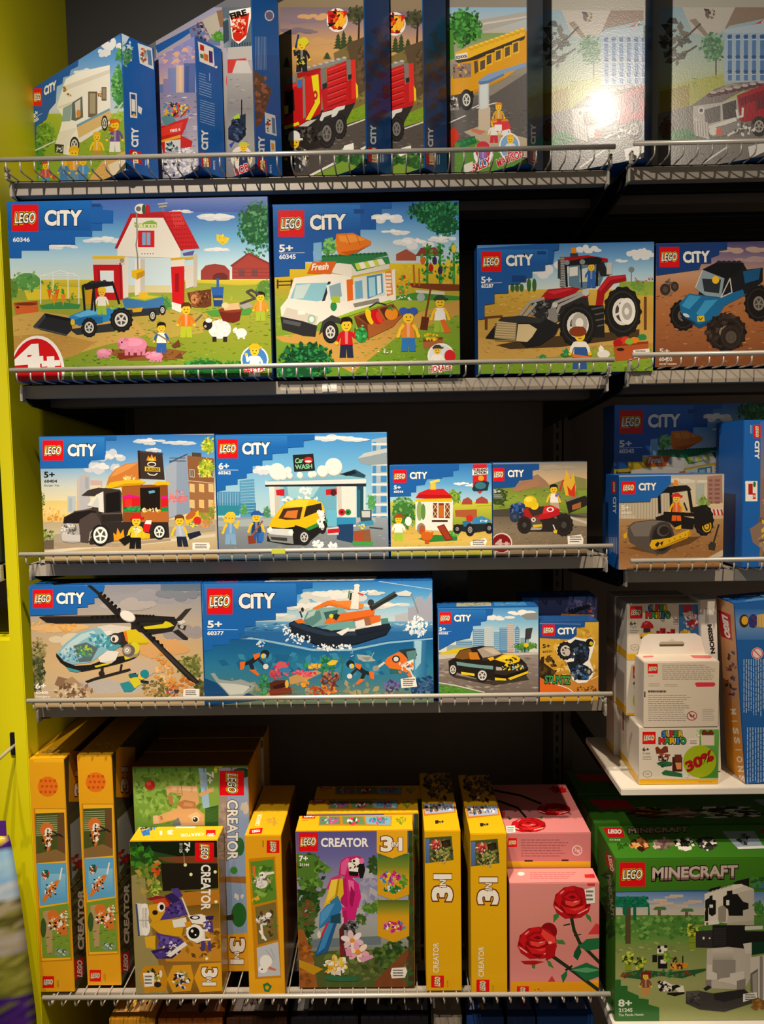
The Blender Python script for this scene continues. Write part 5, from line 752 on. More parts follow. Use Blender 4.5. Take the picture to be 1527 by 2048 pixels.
t = Art(BX['boat'], 'top', None, seed=2); t.bg('1d62ae'); t.p('cfd0c4', 270,900, 290,300, 760,300, 750,900); t.fl(['4f9a4a', '8ab0c0', 'c84a5a', 'e8e0d0'], 510, 600, 220, 300, 40, 24); t.p('b03a6a', 60,900, 60,600, 150,600, 150,900); t.done()
# ---- sports car
a = Art(BX['car'], 'front', D7, seed=14); a.bg('8a8078'); a.grad(['4f94d0', '86bcdc', 'c4d8dc', 'dcd8c8'], 85, 330, 785, 640); a.cloud('e6e8e6', 500, 400, 90, 34); a.cloud('eef0ee', 680, 370, 90, 30); a.p('8a8f90', 665,385, 700,370, 780,365, 780,410, 700,412)
for x, y, w_, c in ((215, 560, 110, '4f88b0'), (330, 480, 80, '5a94c0'), (408, 460, 62, 'b8c4c8'), (475, 500, 50, '6a9cc0'), (515, 470, 60, '4f8ab8'), (568, 440, 46, 'c0a898'), (620, 480, 34, '5a90bc'), (660, 540, 60, '7a9cb4')):
    a.r(c, x, y, x+w_, 640)
    for yy in range(int(y)+8, 630, 14): a.l('cfdde2', 2.5, x+4,yy, x+w_-4,yy)
a.p('5a90bc', 620,480, 637,455, 654,480); a.r('8fa8b8', 150, 590, 330, 640); a.p('d8c020', 90,650, 200,615, 400,600, 250,650, 90,672); a.tree(690, 600, 90, 30, ('4f8a3c', '3a6a30', '6fa04c'), 50, 12); a.l('2a2c2e', 8, 700,480, 690,640); a.p('3a3c40', 700,475, 745,470, 730,545, 700,550); a.e('e0c01c', 700, 590, 18, 16); a.p('2a2c2e', 665,645, 770,640, 770,652, 668,655)
a.grad(['9a9088', '887c74', '7a6e66', '6a5f58'], 85, 655, 785, 930); a.field(['9c928a', '6f645c', 'a89c92', '80756c'], 95, 670, 775, 900, 120, 26); a.p('c8c0b4', 85,660, 120,655, 790,640, 790,655, 200,680, 85,690); a.p('4f8a30', 85,860, 210,880, 380,915, 390,925, 85,925); a.field(['4f8a30', '6fa048', '3a6c24'], 88, 875, 300, 920, 40, 14); a.l('d8d0c4', 7, 85,850, 200,868, 410,918)
a.p('3f362f', 170,790, 420,840, 700,800, 720,830, 480,870, 200,815)
a.p('241d18', 160,700, 200,680, 240,625, 300,610, 390,595, 470,600, 540,650, 650,670, 700,720, 715,760, 700,800, 520,840, 360,820, 250,790, 165,760); a.p('7a5020', 200,680, 245,628, 310,615, 350,680, 260,690); a.p('c87a20', 300,640, 360,640, 380,690, 310,690); a.p('a89888', 360,620, 420,600, 480,605, 540,655, 480,670, 400,680); a.p('c4b8a8', 400,615, 470,610, 520,650, 470,655); a.p('3a2e26', 390,680, 480,665, 540,650, 560,660, 480,690, 400,700)
a.p('e8c41c', 480,690, 540,655, 620,655, 660,680, 650,705, 540,740, 560,715); a.p('f4d840', 500,688, 550,662, 610,662, 560,690); a.fl(['2a221c', 'e8c41c'], 590, 695, 60, 18, 24, 12); a.p('6f9a98', 215,705, 360,725, 470,735, 470,760, 330,745, 220,730); a.p('332a24', 480,740, 540,745, 660,715, 700,725, 705,760, 540,800, 480,790); a.p('b8b0a8', 490,740, 535,745, 530,765, 492,765); a.fl(['6fa8a8', 'd8d4cc', 'e8c41c', '14100e'], 600, 745, 80, 22, 40, 12); a.p('171210', 480,790, 560,805, 700,755, 712,740, 715,770, 560,825, 485,815); a.p('e8c41c', 482,815, 560,822, 560,836, 484,834); a.p('e8c41c', 570,820, 710,770, 714,755, 712,785, 590,832); a.p('e8d01c', 248,775, 340,788, 342,805, 250,792)
a.wheel(395, 800, 44, 50, 'd8d4ce', .7); a.wheel(192, 760, 30, 44, 'd8d4ce', .7); a.p('e8b41c', 430,680, 470,670, 480,690, 450,700)
a.p('1d60ae', 90,340, 470,335, 465,380, 430,385, 425,420, 385,425, 385,450, 330,455, 330,480, 320,500, 310,540, 210,560, 150,595, 95,625); a.grad(['2a74c0', '1d60ae'], 98, 345, 420, 420); a.badge(98, 362, 178, 444); city(a, 202, 425, 315, 422, 42); a.word('5+', 98, 490, 140, 490, 24, part='age_mark'); a.l('e8eef2', 2, 96,495, 180,496); a.word('60383', 96, 515, 158, 515, 14, part='set_number'); a.done()
t = Art(BX['car'], 'top', None, seed=4); t.bg('1d5a9c'); t.p('9a9c80', 190,800, 210,150, 560,150, 540,800); t.fl(['3a4a3c', 'c8c04a', '4a6a8c'], 370, 480, 150, 260, 30, 30); t.p('3a80b8', 570,800, 590,150, 900,150, 900,800); t.fl(['d8c83a', '2a3a3c'], 740, 480, 100, 200, 16, 30); t.done()
# ---- stunt motorbike
a = Art(BX['stunt'], 'front', D7, seed=15); a.bg('c99a2c'); a.grad(['d8ac3a', 'c89a30', 'd0a038', 'c08a30', 'c47a34'], 785, 420, 1210, 930); a.fl(['e0b848', 'b88a2c', 'd8a83c', 'c4952f'], 1050, 600, 150, 160, 110, 30); a.fl(['a87828', 'e4c05c'], 1060, 760, 140, 90, 60, 22); a.p('3a2a14', 790,690, 900,770, 860,860, 790,830); a.fl(['2f2212', '5a3f1c'], 840, 760, 70, 90, 60, 22); a.p('d8641c', 790,810, 860,850, 1000,900, 1020,920, 790,920); a.l('e8e0d0', 6, 870,850, 990,890, 1030,920); a.fl(['4a3418', '6a4a20'], 1120, 900, 70, 30, 40, 8); a.l('e8d49c', 5, 1150,830, 1210,800)
a.p('f2ede2', 985,560, 1040,535, 1110,550, 1150,535, 1178,570, 1160,640, 1140,700, 1165,760, 1160,810, 1120,850, 1060,855, 1020,830, 1000,770, 975,700, 930,680, 908,630, 920,590)
a.wheel(972, 630, 56, 62, 'd8d0c8', .62, '1a1716', True); a.e('1a1716', 990, 640, 26, 30); a.e('c8b8b0', 985, 640, 20, 26)
a.p('1c222c', 1005,580, 1040,550, 1110,565, 1140,620, 1130,690, 1080,730, 1030,700, 1040,640); a.fl(['2a3a54', '10141a', '3f5474', '1c222c'], 1075, 640, 60, 70, 60, 20); a.e('1a1716', 1140, 572, 28, 28); a.e('e0b820', 1150, 578, 13, 14); a.p('1c222c', 980,710, 1040,700, 1130,740, 1150,780, 1120,830, 1060,830, 1010,780); a.fl(['10141a', '24406c', '2f5486', '8a8a84'], 1080, 780, 66, 48, 50, 18); a.l('2f6aa8', 9, 1060,770, 1130,825); a.e('3a3a38', 1135, 775, 20, 26); a.e('9a988e', 1135, 775, 10, 14)
a.p('1c4f92', 788,370, 1200,365, 1190,425, 1110,430, 1105,465, 1050,470, 1050,520, 1010,550, 900,545, 788,540)
for x in range(795, 1080, 22): a.p('e8eef4', x,408, x+11,430, x-11,430)
a.l('e8eef4', 4, 790,407, 1090,420); a.l('8ab0dc', 3, 790,440, 1080,445); a.word('3+', 0+815, 400, 880, 400, 16, part='panel'); a.badge(812, 448, 897, 528); city(a, 920, 515, 1040, 510, 42); a.word('5+', 815, 610, 865, 610, 26, part='age_mark', col='1a1614'); a.word('60331', 815, 645, 880, 640, 14, part='set_number', col='1a1614')
a.t('STUNTZ', '12281c', 828, 852, 1005, 858, 52, .09, .1, 'panel'); a.t('STUNTZ', '3f9a54', 828, 852, 1005, 858, 50, .03, .1, 'panel'); a.done()
t = Art(BX['stunt'], 'top', None, seed=4); t.bg('20508c'); t.done()
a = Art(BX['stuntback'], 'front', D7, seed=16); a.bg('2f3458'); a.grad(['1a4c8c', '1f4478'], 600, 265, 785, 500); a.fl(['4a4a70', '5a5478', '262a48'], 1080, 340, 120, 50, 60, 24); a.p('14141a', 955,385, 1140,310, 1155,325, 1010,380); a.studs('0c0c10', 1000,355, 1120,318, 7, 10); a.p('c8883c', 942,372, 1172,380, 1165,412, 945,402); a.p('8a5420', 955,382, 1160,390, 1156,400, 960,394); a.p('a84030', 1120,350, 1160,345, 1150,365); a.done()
t = Art(BX['stuntback'], 'top', None, seed=4); t.bg('1c5296'); t.fl(['d8d0b0', 'c8a83a', '3a3a44'], 620, 300, 250, 200, 26, 30); t.done()
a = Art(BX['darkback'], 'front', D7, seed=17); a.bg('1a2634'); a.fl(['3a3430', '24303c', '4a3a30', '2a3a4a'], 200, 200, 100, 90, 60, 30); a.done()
# ---- blue upright boxes at the right edge
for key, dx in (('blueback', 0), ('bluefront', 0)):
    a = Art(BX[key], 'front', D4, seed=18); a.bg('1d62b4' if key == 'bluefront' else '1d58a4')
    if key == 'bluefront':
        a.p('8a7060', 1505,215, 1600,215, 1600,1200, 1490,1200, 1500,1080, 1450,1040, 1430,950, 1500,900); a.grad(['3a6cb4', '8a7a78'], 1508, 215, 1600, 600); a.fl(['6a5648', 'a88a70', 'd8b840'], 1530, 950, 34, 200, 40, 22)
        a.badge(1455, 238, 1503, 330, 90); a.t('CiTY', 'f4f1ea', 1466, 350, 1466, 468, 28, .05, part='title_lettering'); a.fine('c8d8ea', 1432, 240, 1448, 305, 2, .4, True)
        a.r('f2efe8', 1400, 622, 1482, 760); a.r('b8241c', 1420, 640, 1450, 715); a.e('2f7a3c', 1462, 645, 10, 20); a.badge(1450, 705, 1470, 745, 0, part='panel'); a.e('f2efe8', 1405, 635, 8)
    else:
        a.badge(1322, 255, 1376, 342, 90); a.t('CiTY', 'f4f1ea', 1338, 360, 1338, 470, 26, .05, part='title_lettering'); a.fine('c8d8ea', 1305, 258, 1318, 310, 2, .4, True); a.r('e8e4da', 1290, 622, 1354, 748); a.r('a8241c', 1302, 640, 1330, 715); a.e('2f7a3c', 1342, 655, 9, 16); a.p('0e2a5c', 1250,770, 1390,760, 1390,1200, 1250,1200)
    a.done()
# ================================================================ printed pictures, top shelf
MT = 'd8c8a0'
def spine(key, name='right'):
    a = Art(BX[key], name, C1, seed=5); a.bg('1d5cab'); return a
# ---- camper van
a = Art(BX['camper'], 'front', C1, seed=20); a.bg('6fa8dc'); a.grad(['2f68b8', '5f9cd8', '9cc4e4', 'd0dcd8'], 170, 160, 690, 640)
a.cloud('e6e8ea', 610, 250, 50, 50); a.cloud('dfe4e8', 560, 290, 40, 30); a.cloud('e8eaec', 480, 400, 60, 30); a.cloud('cfd8e0', 300, 580, 50, 40)
a.grad(['a8b838', '8aa830', '7a9a2c'], 170, 620, 690, 1000); a.tree(650, 480, 40, 120, ('3f8a4a', '5aa85a', '2f6a38', '7fc070'), 130, 13); a.tree(655, 300, 25, 40, ('3f8a4a', '5aa85a'), 30, 11); a.tree(245, 730, 60, 70, ('6f9a34', '8ab848', '4f7a28'), 80, 12); a.tree(210, 850, 40, 100, ('4f8a38', '6fa848', '3a6a2c'), 60, 12); a.tree(660, 640, 40, 40, ('9ac048', 'b8d05a', '7aa038'), 50, 11)
a.p('8aa838', 430,800, 690,640, 690,960, 200,980, 300,860); a.field(GRASS, 420, 780, 680, 960, 120, 12); a.p('d8a860', 500,960, 560,880, 690,820, 690,1000, 480,1000); a.field(['c8944c', 'e0b878'], 540, 880, 690, 980, 40, 10); a.l('d8dcd8', 6, 640,600, 670,560); a.l('d8dcd8', 7, 195,820, 300,770); a.fl(['3a8ac8', '6ab0d8'], 230, 960, 50, 26, 20, 13)
a.p('f2eee2', 310,585, 345,470, 360,430, 430,392, 600,355, 605,600, 560,640, 530,720, 440,770, 420,790, 400,850, 310,835, 300,790, 325,720, 345,640); a.p('e2dccc', 345,470, 600,380, 600,400, 345,500); a.p('dcd6c6', 310,585, 440,540, 450,525, 445,545, 330,590); a.p('f8f5ea', 365,430, 430,395, 600,358, 600,378, 350,470)
a.p('8fa8a4', 345,590, 395,565, 385,660, 340,665); a.p('5f6a64', 395,560, 450,525, 455,640, 415,660, 390,655); a.p('d8d4c8', 410,560, 440,540, 440,630, 415,645); a.e('d88a3c', 430, 620, 12, 22); a.r('6f6050', 482, 500, 532, 640); a.r('a89a80', 490, 510, 522, 620); a.r('6f6050', 555, 475, 582, 550); a.r('9a8c78', 560, 482, 578, 540); a.fl(['c87830', '7a4a24'], 545, 510, 8, 28, 10, 8); a.fl(['c8902c', '5a4a30'], 355, 480, 12, 18, 12, 8); a.fl(['c8902c', '5a4a30'], 375, 520, 16, 8, 8, 7)
a.p('d8b878', 420,690, 600,600, 612,640, 540,700, 430,755); a.p('6f9cb8', 420,680, 600,590, 600,602, 420,695); a.p('e8e2d4', 430,755, 610,655, 610,670, 440,780); a.r('e8b820', 345, 725, 372, 760); a.p('e6e0d2', 300,790, 330,720, 400,700, 420,700, 380,760, 360,840); a.p('33312e', 300,785, 350,790, 345,840, 300,830); a.fl(['d8d8d4', '8a8a88'], 325, 812, 20, 18, 12, 8); a.wheel(408, 792, 26, 46, 'd8d4c8', .7); a.wheel(572, 672, 18, 42, 'd8d4c8', .7)
a.fig(628, 650, 180, '6a4a8c', 'e8e4dc', 'd8621c'); a.fl(['d8621c', 'c85010'], 612, 690, 16, 30, 16, 11); a.fl(['a8c84a', '8ab038'], 600, 740, 18, 20, 12, 10); a.fig(530, 720, 150, 'e0b020', 'b89048', 'e0b838', arm='F'); a.fig(405, 800, 190, 'e8a020', '5a8ab8', 'e8b020'); a.fig(250, 880, 130, 'c84a4a', '4a9ac8', 'c83a3a'); a.fig(350, 860, 130, '3a7ac0', '3a7ac0', '4a80c0'); a.fig(455, 850, 150, '4a90c8', '3a80c0', '3a88c8'); a.e('d83a2c', 295, 965, 10, 12); a.p('e8d8b8', 590,900, 680,860, 690,930, 610,960)
a.p('1b5cae', 172,480, 430,310, 425,360, 385,380, 380,410, 345,420, 340,455, 310,470, 305,560, 270,600, 255,650, 200,690, 195,860, 172,860); a.badge(184, 482, 230, 578); a.t('CiTY', 'f6f4ee', 243, 520, 306, 486, 44, .05, 0, 'title_lettering', (0, -1)); a.word('5+', 188, 640, 214, 622, 26, part='age_mark'); a.word('60283', 190, 668, 215, 652, 14, part='set_number'); a.l('dfe8f0', 2, 188,645, 232,618); a.done()
a = spine('camper'); a.p('c8dcec', 725,160, 660,175, 660,360, 720,330, 680,250); a.fl(['5a9a6a', '8ab8a0', 'c8dcec'], 690, 280, 30, 60, 50, 14); a.tree(690, 310, 30, 50, ('4a8a5a', '6fa87a', '3a6a4a'), 40, 12); a.p('dfe4e4', 750,235, 828,262, 838,380, 762,345); a.p('5a80a8', 800,270, 822,276, 830,360, 808,352); a.fl(['c83a2c', 'e8a02c', '6a7a70', '9ab0c0'], 780, 300, 18, 44, 24, 11)
a.p('e8e8e4', 706,502, 745,510, 748,645, 710,640); a.p('2a4a8c', 712,512, 738,516, 742,634, 716,628); a.p('e8e8e4', 716,540, 736,544, 738,610, 718,606); a.e('e8b82c', 730, 628, 8, 9); a.p('e8e8e4', 752,575, 775,590, 770,625, 752,610)
a.t('CiTY', 'f4f2ec', 752, 800, 752, 700, 34, .05, part='title_lettering'); a.p('d01a20', 706,815, 768,828, 775,900, 714,880, part='maker_badge'); a.t('LEGO', 'f7d117', 752, 888, 745, 828, 22, .11, .2, 'maker_badge'); a.t('LEGO', 'fbfaf5', 752, 888, 745, 828, 22, .02, .2, 'maker_badge'); a.fine('c0d0e4', 788, 860, 806, 910, 2, .5, True); a.done()
# ---- rescue boat
a = Art(BX['rescue'], 'front', C1, seed=21); a.bg('a898b8'); a.grad(['8a88c4', '7f84c0', 'a08cb0', 'c8a898', 'b8a0a8'], 840, 160, 1075, 560); a.fl(['d8a890', 'a898b8', '8f88b8'], 960, 300, 110, 60, 50, 24)
for x0, x1, y, c in ((870, 912, 460, '6a78a8'), (915, 960, 370, '7a84b0'), (960, 1002, 355, 'c8b0a0'), (1002, 1065, 345, '54649c'), (890, 930, 430, '8a80a8')): a.r(c, x0, y, x1, 520)
a.r('e8b890', 975, 360, 990, 500); a.r('3f5490', 1010, 360, 1030, 510); a.grad(['8a84a0', 'a098ac', 'b8b0b8', '9a98ac'], 850, 505, 1080, 1000); a.field(['c8c0c4', '8a88a4', 'd8d4d8', '706f90'], 870, 520, 1070, 960, 160, 14); a.fl(['f4f2f0', 'dcd8dc'], 1010, 880, 60, 90, 80, 13); a.fl(['f4f2f0', 'dcd8dc', '2a3048'], 930, 910, 50, 50, 60, 13)
a.p('c8281c', 875,690, 1030,640, 1010,700, 990,740, 1050,770, 1045,800, 985,810, 890,835, 880,780); a.p('e03c28', 878,700, 1000,665, 985,720, 880,745); a.p('e8a820', 880,765, 985,735, 985,752, 880,778); a.p('d8d4cc', 900,770, 985,760, 985,815, 900,830); a.fl(['2a4a5a', '101418', '3f8a8c'], 935, 800, 34, 20, 20, 11); a.word('FIRE 6', 932, 722, 984, 712, 14, part='panel'); a.p('5a8a8c', 880,640, 935,620, 960,660, 900,690); a.p('d83a24', 940,580, 975,560, 985,600, 950,620); a.fl(['e8b01c', 'd83a24', '20283c', '3a8ab8', 'f0c84a'], 940, 600, 50, 40, 50, 13); a.fl(['3a78b8', 'd8702a', 'f0c84a'], 1010, 600, 26, 30, 22, 11); a.l('8a3020', 6, 985,640, 1020,600); a.p('1d5aa8', 845,250, 1062,110, 1062,190, 980,215, 862,290); a.done()
a = spine('rescue'); a.p('f0eee8', 1078,225, 1162,262, 1170,368, 1088,335); a.p('c8281c', 1090,240, 1112,250, 1112,280, 1090,272); a.p('2f8a3c', 1090,292, 1108,298, 1110,320, 1092,315); a.p('e0742a', 1110,290, 1135,300, 1136,335, 1112,328); a.p('4a2a7a', 1138,275, 1158,282, 1160,345, 1140,340); a.e('f0eee8', 1178, 366, 7, 7)
for i, y in enumerate(range(398, 520, 14)): a.l('9cb8dc', 3, 1085,y, 1120 if i < 3 else 1152,y+12 if i < 3 else y+22)
for y in range(545, 670, 13): a.l('9cb8dc', 3, 1090,y, 1170,y+24)
a.l('9cb8dc', 4, 1142,400, 1142,440)
a.t('CiTY', 'f4f2ec', 1132, 815, 1132, 712, 32, .05, part='title_lettering'); a.p('d01a20', 1092,828, 1145,840, 1148,915, 1098,905, part='maker_badge'); a.t('LEGO', 'f7d117', 1136, 908, 1130, 842, 22, .11, .2, 'maker_badge'); a.t('LEGO', 'fbfaf5', 1136, 908, 1130, 842, 22, .02, .2, 'maker_badge'); a.t('60373', 'd0dcec', 1172, 925, 1172, 876, 10, .03, part='set_number'); a.done()
# ---- street and shield box
a = Art(BX['police'], 'front', C1, seed=22); a.bg('6f7078'); a.grad(['9a98b8', 'b0a8b4', 'a8a098', '8a8684', '7a7674'], 850, 40, 1400, 980); a.p('1d5aa8', 845,250, 1075,130, 1080,150, 1020,190, 1000,205, 860,290); a.p('6a78a8', 1030,160, 1200,60, 1200,250, 1050,240); a.fl(['6a4a58', '3a3a54', 'b8a0a0', '2a2a3c'], 1110, 170, 60, 50, 50, 15); a.p('b8b0a0', 1100,110, 1200,60, 1210,150, 1150,210); a.tree(1190, 200, 40, 30, ('4f8a38', '6aa84a'), 30, 11); a.p('8a6a54', 1180,60, 1260,40, 1260,130, 1200,150)
a.p('5a6a78', 1210,40, 1375,40, 1375,300, 1240,300); a.grad(['8a98a4', '6a7884'], 1220, 100, 1260, 260, True)
for x in range(1265, 1375, 14): a.l('2a4454', 6, x,230, x,300)
a.p('3a4a58', 1215,120, 1245,105, 1250,220, 1220,240); a.p('b8b4b0', 1240,260, 1375,250, 1375,330, 1240,340); a.p('c8382c', 1240,325, 1340,318, 1350,340, 1260,400, 1242,400); a.e('d83a28', 1245, 440, 12, 40); a.p('c8c4c0', 1238,480, 1290,330, 1350,330, 1375,400, 1375,560, 1240,700); a.grad(['a8a4a0', '8a8684', 'a09c98', '7c7876'], 1238, 400, 1400, 980); a.field(['98948f', '7a7672', 'aeaaa4'], 1245, 420, 1390, 900, 70, 16)
a.p('f4f0ea', 1250,60, 1370,40, 1368,100, 1340,210, 1300,240, 1265,210); a.p('c8281c', 1262,95, 1360,70, 1345,190, 1305,228, 1270,200); a.fl(['f0c0a0', 'e85a3c', 'f4e4c8', '8a1410', 'd83020'], 1305, 140, 36, 56, 50, 14); a.e('c8281c', 1295, 200, 24, 26); a.word('FIRE', 1262, 105, 1345, 82, 30, col='1a1614', part='panel', off=.06)
a.p('20283c', 1245,700, 1290,640, 1340,620, 1340,740, 1300,780, 1245,760); a.p('a8c83a', 1270,640, 1305,618, 1310,645, 1278,655); a.l('1a2030', 6, 1318,545, 1318,640); a.fl(['2a3654', '12161f', '4a5a7c'], 1295, 710, 44, 60, 50, 15); a.p('3a4a9c', 1250,790, 1285,765, 1260,810); a.e('e8dfd4', 1318, 860, 60, 64); a.fig(1328, 775, 150, '2a3450', '2a3450', 'c8c83c', hat=True); a.word('BOB', 1290, 960, 1362, 925, 38, col='c8202c', edge='f4f0ea', part='panel', shear=.2); a.done()
a = spine('police'); a.grad(['1d5cab', '2266b8'], 1375, 40, 1530, 300)
for x in range(1392, 1450, 8): a.l('8ab0dc', 2.5, x,200, x+2,380)
a.p('6a5040', 1380,380, 1440,420, 1440,450, 1485,490, 1470,530, 1450,600, 1420,680, 1385,700); a.fl(['8a5a44', '5a4a44', 'a86a4c'], 1420, 530, 44, 130, 40, 20); a.e('e8dcd4', 1468, 85, 26, 30); a.e('5a7cb0', 1468, 85, 20, 23); a.l('c83a34', 5, 1450,70, 1486,100); a.p('dfe4e4', 1442,612, 1500,630, 1508,742, 1448,725); a.p('5a80a8', 1480,640, 1498,645, 1502,730, 1484,726); a.fl(['c83a2c', 'e8a02c', '3a3a3c'], 1462, 680, 12, 34, 14, 10)
a.t('CiTY', 'f4f2ec', 1440, 850, 1440, 748, 30, .05, part='title_lettering'); a.p('d01a20', 1404,862, 1450,872, 1455,945, 1408,935, part='maker_badge'); a.t('LEGO', 'f7d117', 1444, 938, 1440, 874, 20, .11, .2, 'maker_badge'); a.t('LEGO', 'fbfaf5', 1444, 938, 1440, 874, 20, .02, .2, 'maker_badge'); a.t('60414', 'd0dcec', 1480, 945, 1480, 900, 10, .03, part='set_number'); a.p('e8e8e4', 1472,762, 1500,768, 1502,840, 1474,834); a.p('e8a02c', 1478,780, 1494,784, 1495,820, 1480,816); a.done()
# ---- fire truck
a = Art(BX['fire'], 'front', C2, seed=23); a.bg('8a7a60'); a.grad(['7a6a78', '8f7c80', 'c0946c', 'd0a060', 'b88c54', '8a7448'], 110, 40, 580, 460)
for cx, cy, rx, ry, c in ((200, 110, 110, 30, '8a7684'), (320, 90, 90, 26, 'd0a070'), (200, 170, 100, 24, '7f7080'), (330, 230, 90, 30, 'c89c68')): a.cloud(c, cx, cy, rx, ry)
for x, y, h_ in ((455, 165, 110), (425, 180, 90), (490, 190, 80), (365, 285, 40), (145, 310, 60)):
    for k in range(5): a.p('3a4a28', x,y+k*h_*.17, x+12+k*4,y+(k+1.6)*h_*.17, x-12-k*4,y+(k+1.6)*h_*.17)
a.tree(525, 80, 60, 50, ('4a4a34', '5f5c3c', '34382a'), 60, 14); a.l('3a2a20', 10, 540,100, 536,250); a.p('7a6a3c', 400,290, 480,250, 590,240, 590,600, 450,600); a.fl(['6a5a34', '8a7a44', '54502c'], 520, 400, 70, 170, 90, 20); a.p('5a4a34', 470,240, 570,200, 585,480, 540,520); a.fl(['6a5438', '4a3c28'], 555, 360, 24, 110, 40, 18)
a.p('7a9a24', 460,620, 585,560, 590,640, 470,690); a.field(['8aac2c', '6a8a1c'], 470, 600, 585, 660, 40, 11); a.grad(['6a6058', '5c544c', '544c46'], 110, 690, 590, 1000); a.p('544c46', 110,680, 330,720, 590,640, 590,800, 300,960, 110,1000); a.field(['6a625a', '4a443e', '78706a'], 140, 720, 580, 900, 80, 18); a.l('d8d4c8', 7, 470,690, 590,645); a.l('e8e4d8', 12, 270,960, 590,795); a.tree(500, 880, 110, 70, ('2f5a28', '3f7a34', '1f4020', '5a8a3c'), 120, 15); a.p('7a9a34', 290,960, 450,880, 590,930, 590,1000, 290,1000)
a.p('f0ede4', 445,830, 460,795, 510,780, 512,815, 455,842); a.e('e8e4da', 420, 110, 58, 66); a.p('c8281c', 368,60, 472,60, 470,120, 440,160, 400,162, 372,130); a.fl(['e8701c', 'f0b82c', '1f1a18', '8a1410'], 420, 105, 44, 50, 50, 16); a.p('f0b030', 440,150, 425,110, 440,70, 455,100, 470,80, 466,130)
# truck body
a.p('2f2a26', 130,700, 340,600, 520,560, 470,660, 360,800, 260,820, 140,760); a.p('c41a1c', 130,500, 200,470, 240,420, 330,385, 340,420, 330,620, 250,660, 210,690, 130,710); a.p('8a8680', 140,460, 150,430, 230,380, 470,310, 475,330, 330,380, 200,420, 195,450); a.studs('b8b4ac', 200,385, 460,315, 9, 12, 6); a.p('a82020', 200,400, 330,370, 335,390, 205,425)
a.p('e8d820', 280,415, 318,405, 328,560, 275,655, 248,655, 300,560); a.e('b8282c', 302, 520, 13, 26); a.e('e8d820', 302, 520, 5, 10); a.p('8a8078', 232,430, 245,425, 250,640, 236,650); a.p('d02824', 245,425, 280,415, 296,560, 250,640); a.p('2a1c18', 135,500, 185,490, 190,600, 140,640); a.e('3a78b8', 215, 458, 16, 24); a.p('e8d820', 130,690, 210,665, 215,680, 132,708); a.p('e8c820', 132,580, 155,575, 155,620, 134,625); a.p('e03830', 130,470, 205,450, 205,470, 130,495)
a.p('b81c1c', 335,480, 520,410, 520,560, 345,610); a.p('c41e1e', 362,375, 470,335, 478,560, 372,595)
for k in range(6): a.p('8a1210', 368,410+k*34, 472,372+k*34, 472,379+k*34, 368,418+k*34); a.p('e0423a', 368,384+k*34, 470,346+k*34, 470,352+k*34, 368,391+k*34)
a.p('7a7670', 330,385, 358,372, 362,470, 335,485); a.p('7a7670', 470,330, 495,325, 500,430, 478,445); a.p('2a2624', 340,460, 365,450, 365,480, 342,490); a.p('d83028', 495,330, 520,325, 530,530, 500,545); a.p('e8c820', 522,450, 534,470, 536,530, 526,540); a.p('2a2624', 480,410, 500,405, 500,430, 482,438)
a.p('d8d4cc', 325,655, 340,615, 400,600, 400,620, 350,640, 340,665); a.p('d8d4cc', 395,600, 420,585, 465,575, 460,595, 430,605, 415,635, 390,640); a.p('c8c4bc', 210,690, 260,660, 310,650, 260,690); a.wheel(365, 728, 46, 82, '7a766e', .55, '24211f', True); a.wheel(435, 690, 38, 70, '7a766e', .55, '24211f', True)
a.fl(['2f2a28', '5a544e', '1a1716'], 240, 740, 100, 40, 60, 20)
a.fig(228, 212, 180, '2a2a2c', '2a2a2c', 'd8d02c', hat=True, wave=-1); a.e('d8d02c', 240, 228, 24, 24); a.l('2a3a6c', 9, 195,260, 210,190); a.fl(['d8c83a', '1a1a1c'], 220, 330, 22, 40, 20, 10)
a.e('e8e6e0', 188, 745, 32, 32); a.fig(190, 740, 200, '2a2a2c', '3a3a3c', 'e8e6e0', hat=True); a.fl(['c8c4bc', '6a6a6c', '2a2a2c'], 220, 870, 46, 60, 50, 15); a.done()
a = Art(BX['fire'], 'right', C2, seed=24); a.bg('1a4a8c'); a.fl(['3a3454', '24406c', '4a3a44'], 640, 420, 60, 280, 70, 40); a.t('CiTY', 'f4f2ec', 630, 785, 630, 685, 28, .05, part='title_lettering'); a.p('d01a20', 588,800, 640,806, 642,890, 590,880, part='maker_badge'); a.t('LEGO', 'f7d117', 634, 884, 632, 808, 22, .11, .2, 'maker_badge'); a.t('LEGO', 'fbfaf5', 634, 884, 632, 808, 22, .02, .2, 'maker_badge'); a.fine('c0d0e4', 650, 830, 675, 890, 2, .5, True); a.done()
x, y = corner(0.060, 1.279, 0.30); o = copy_tree(BX['fire']); o.location = (x, y, Z1); o['label'] = 'tall box with only the red fire truck tail showing, rear one of two'
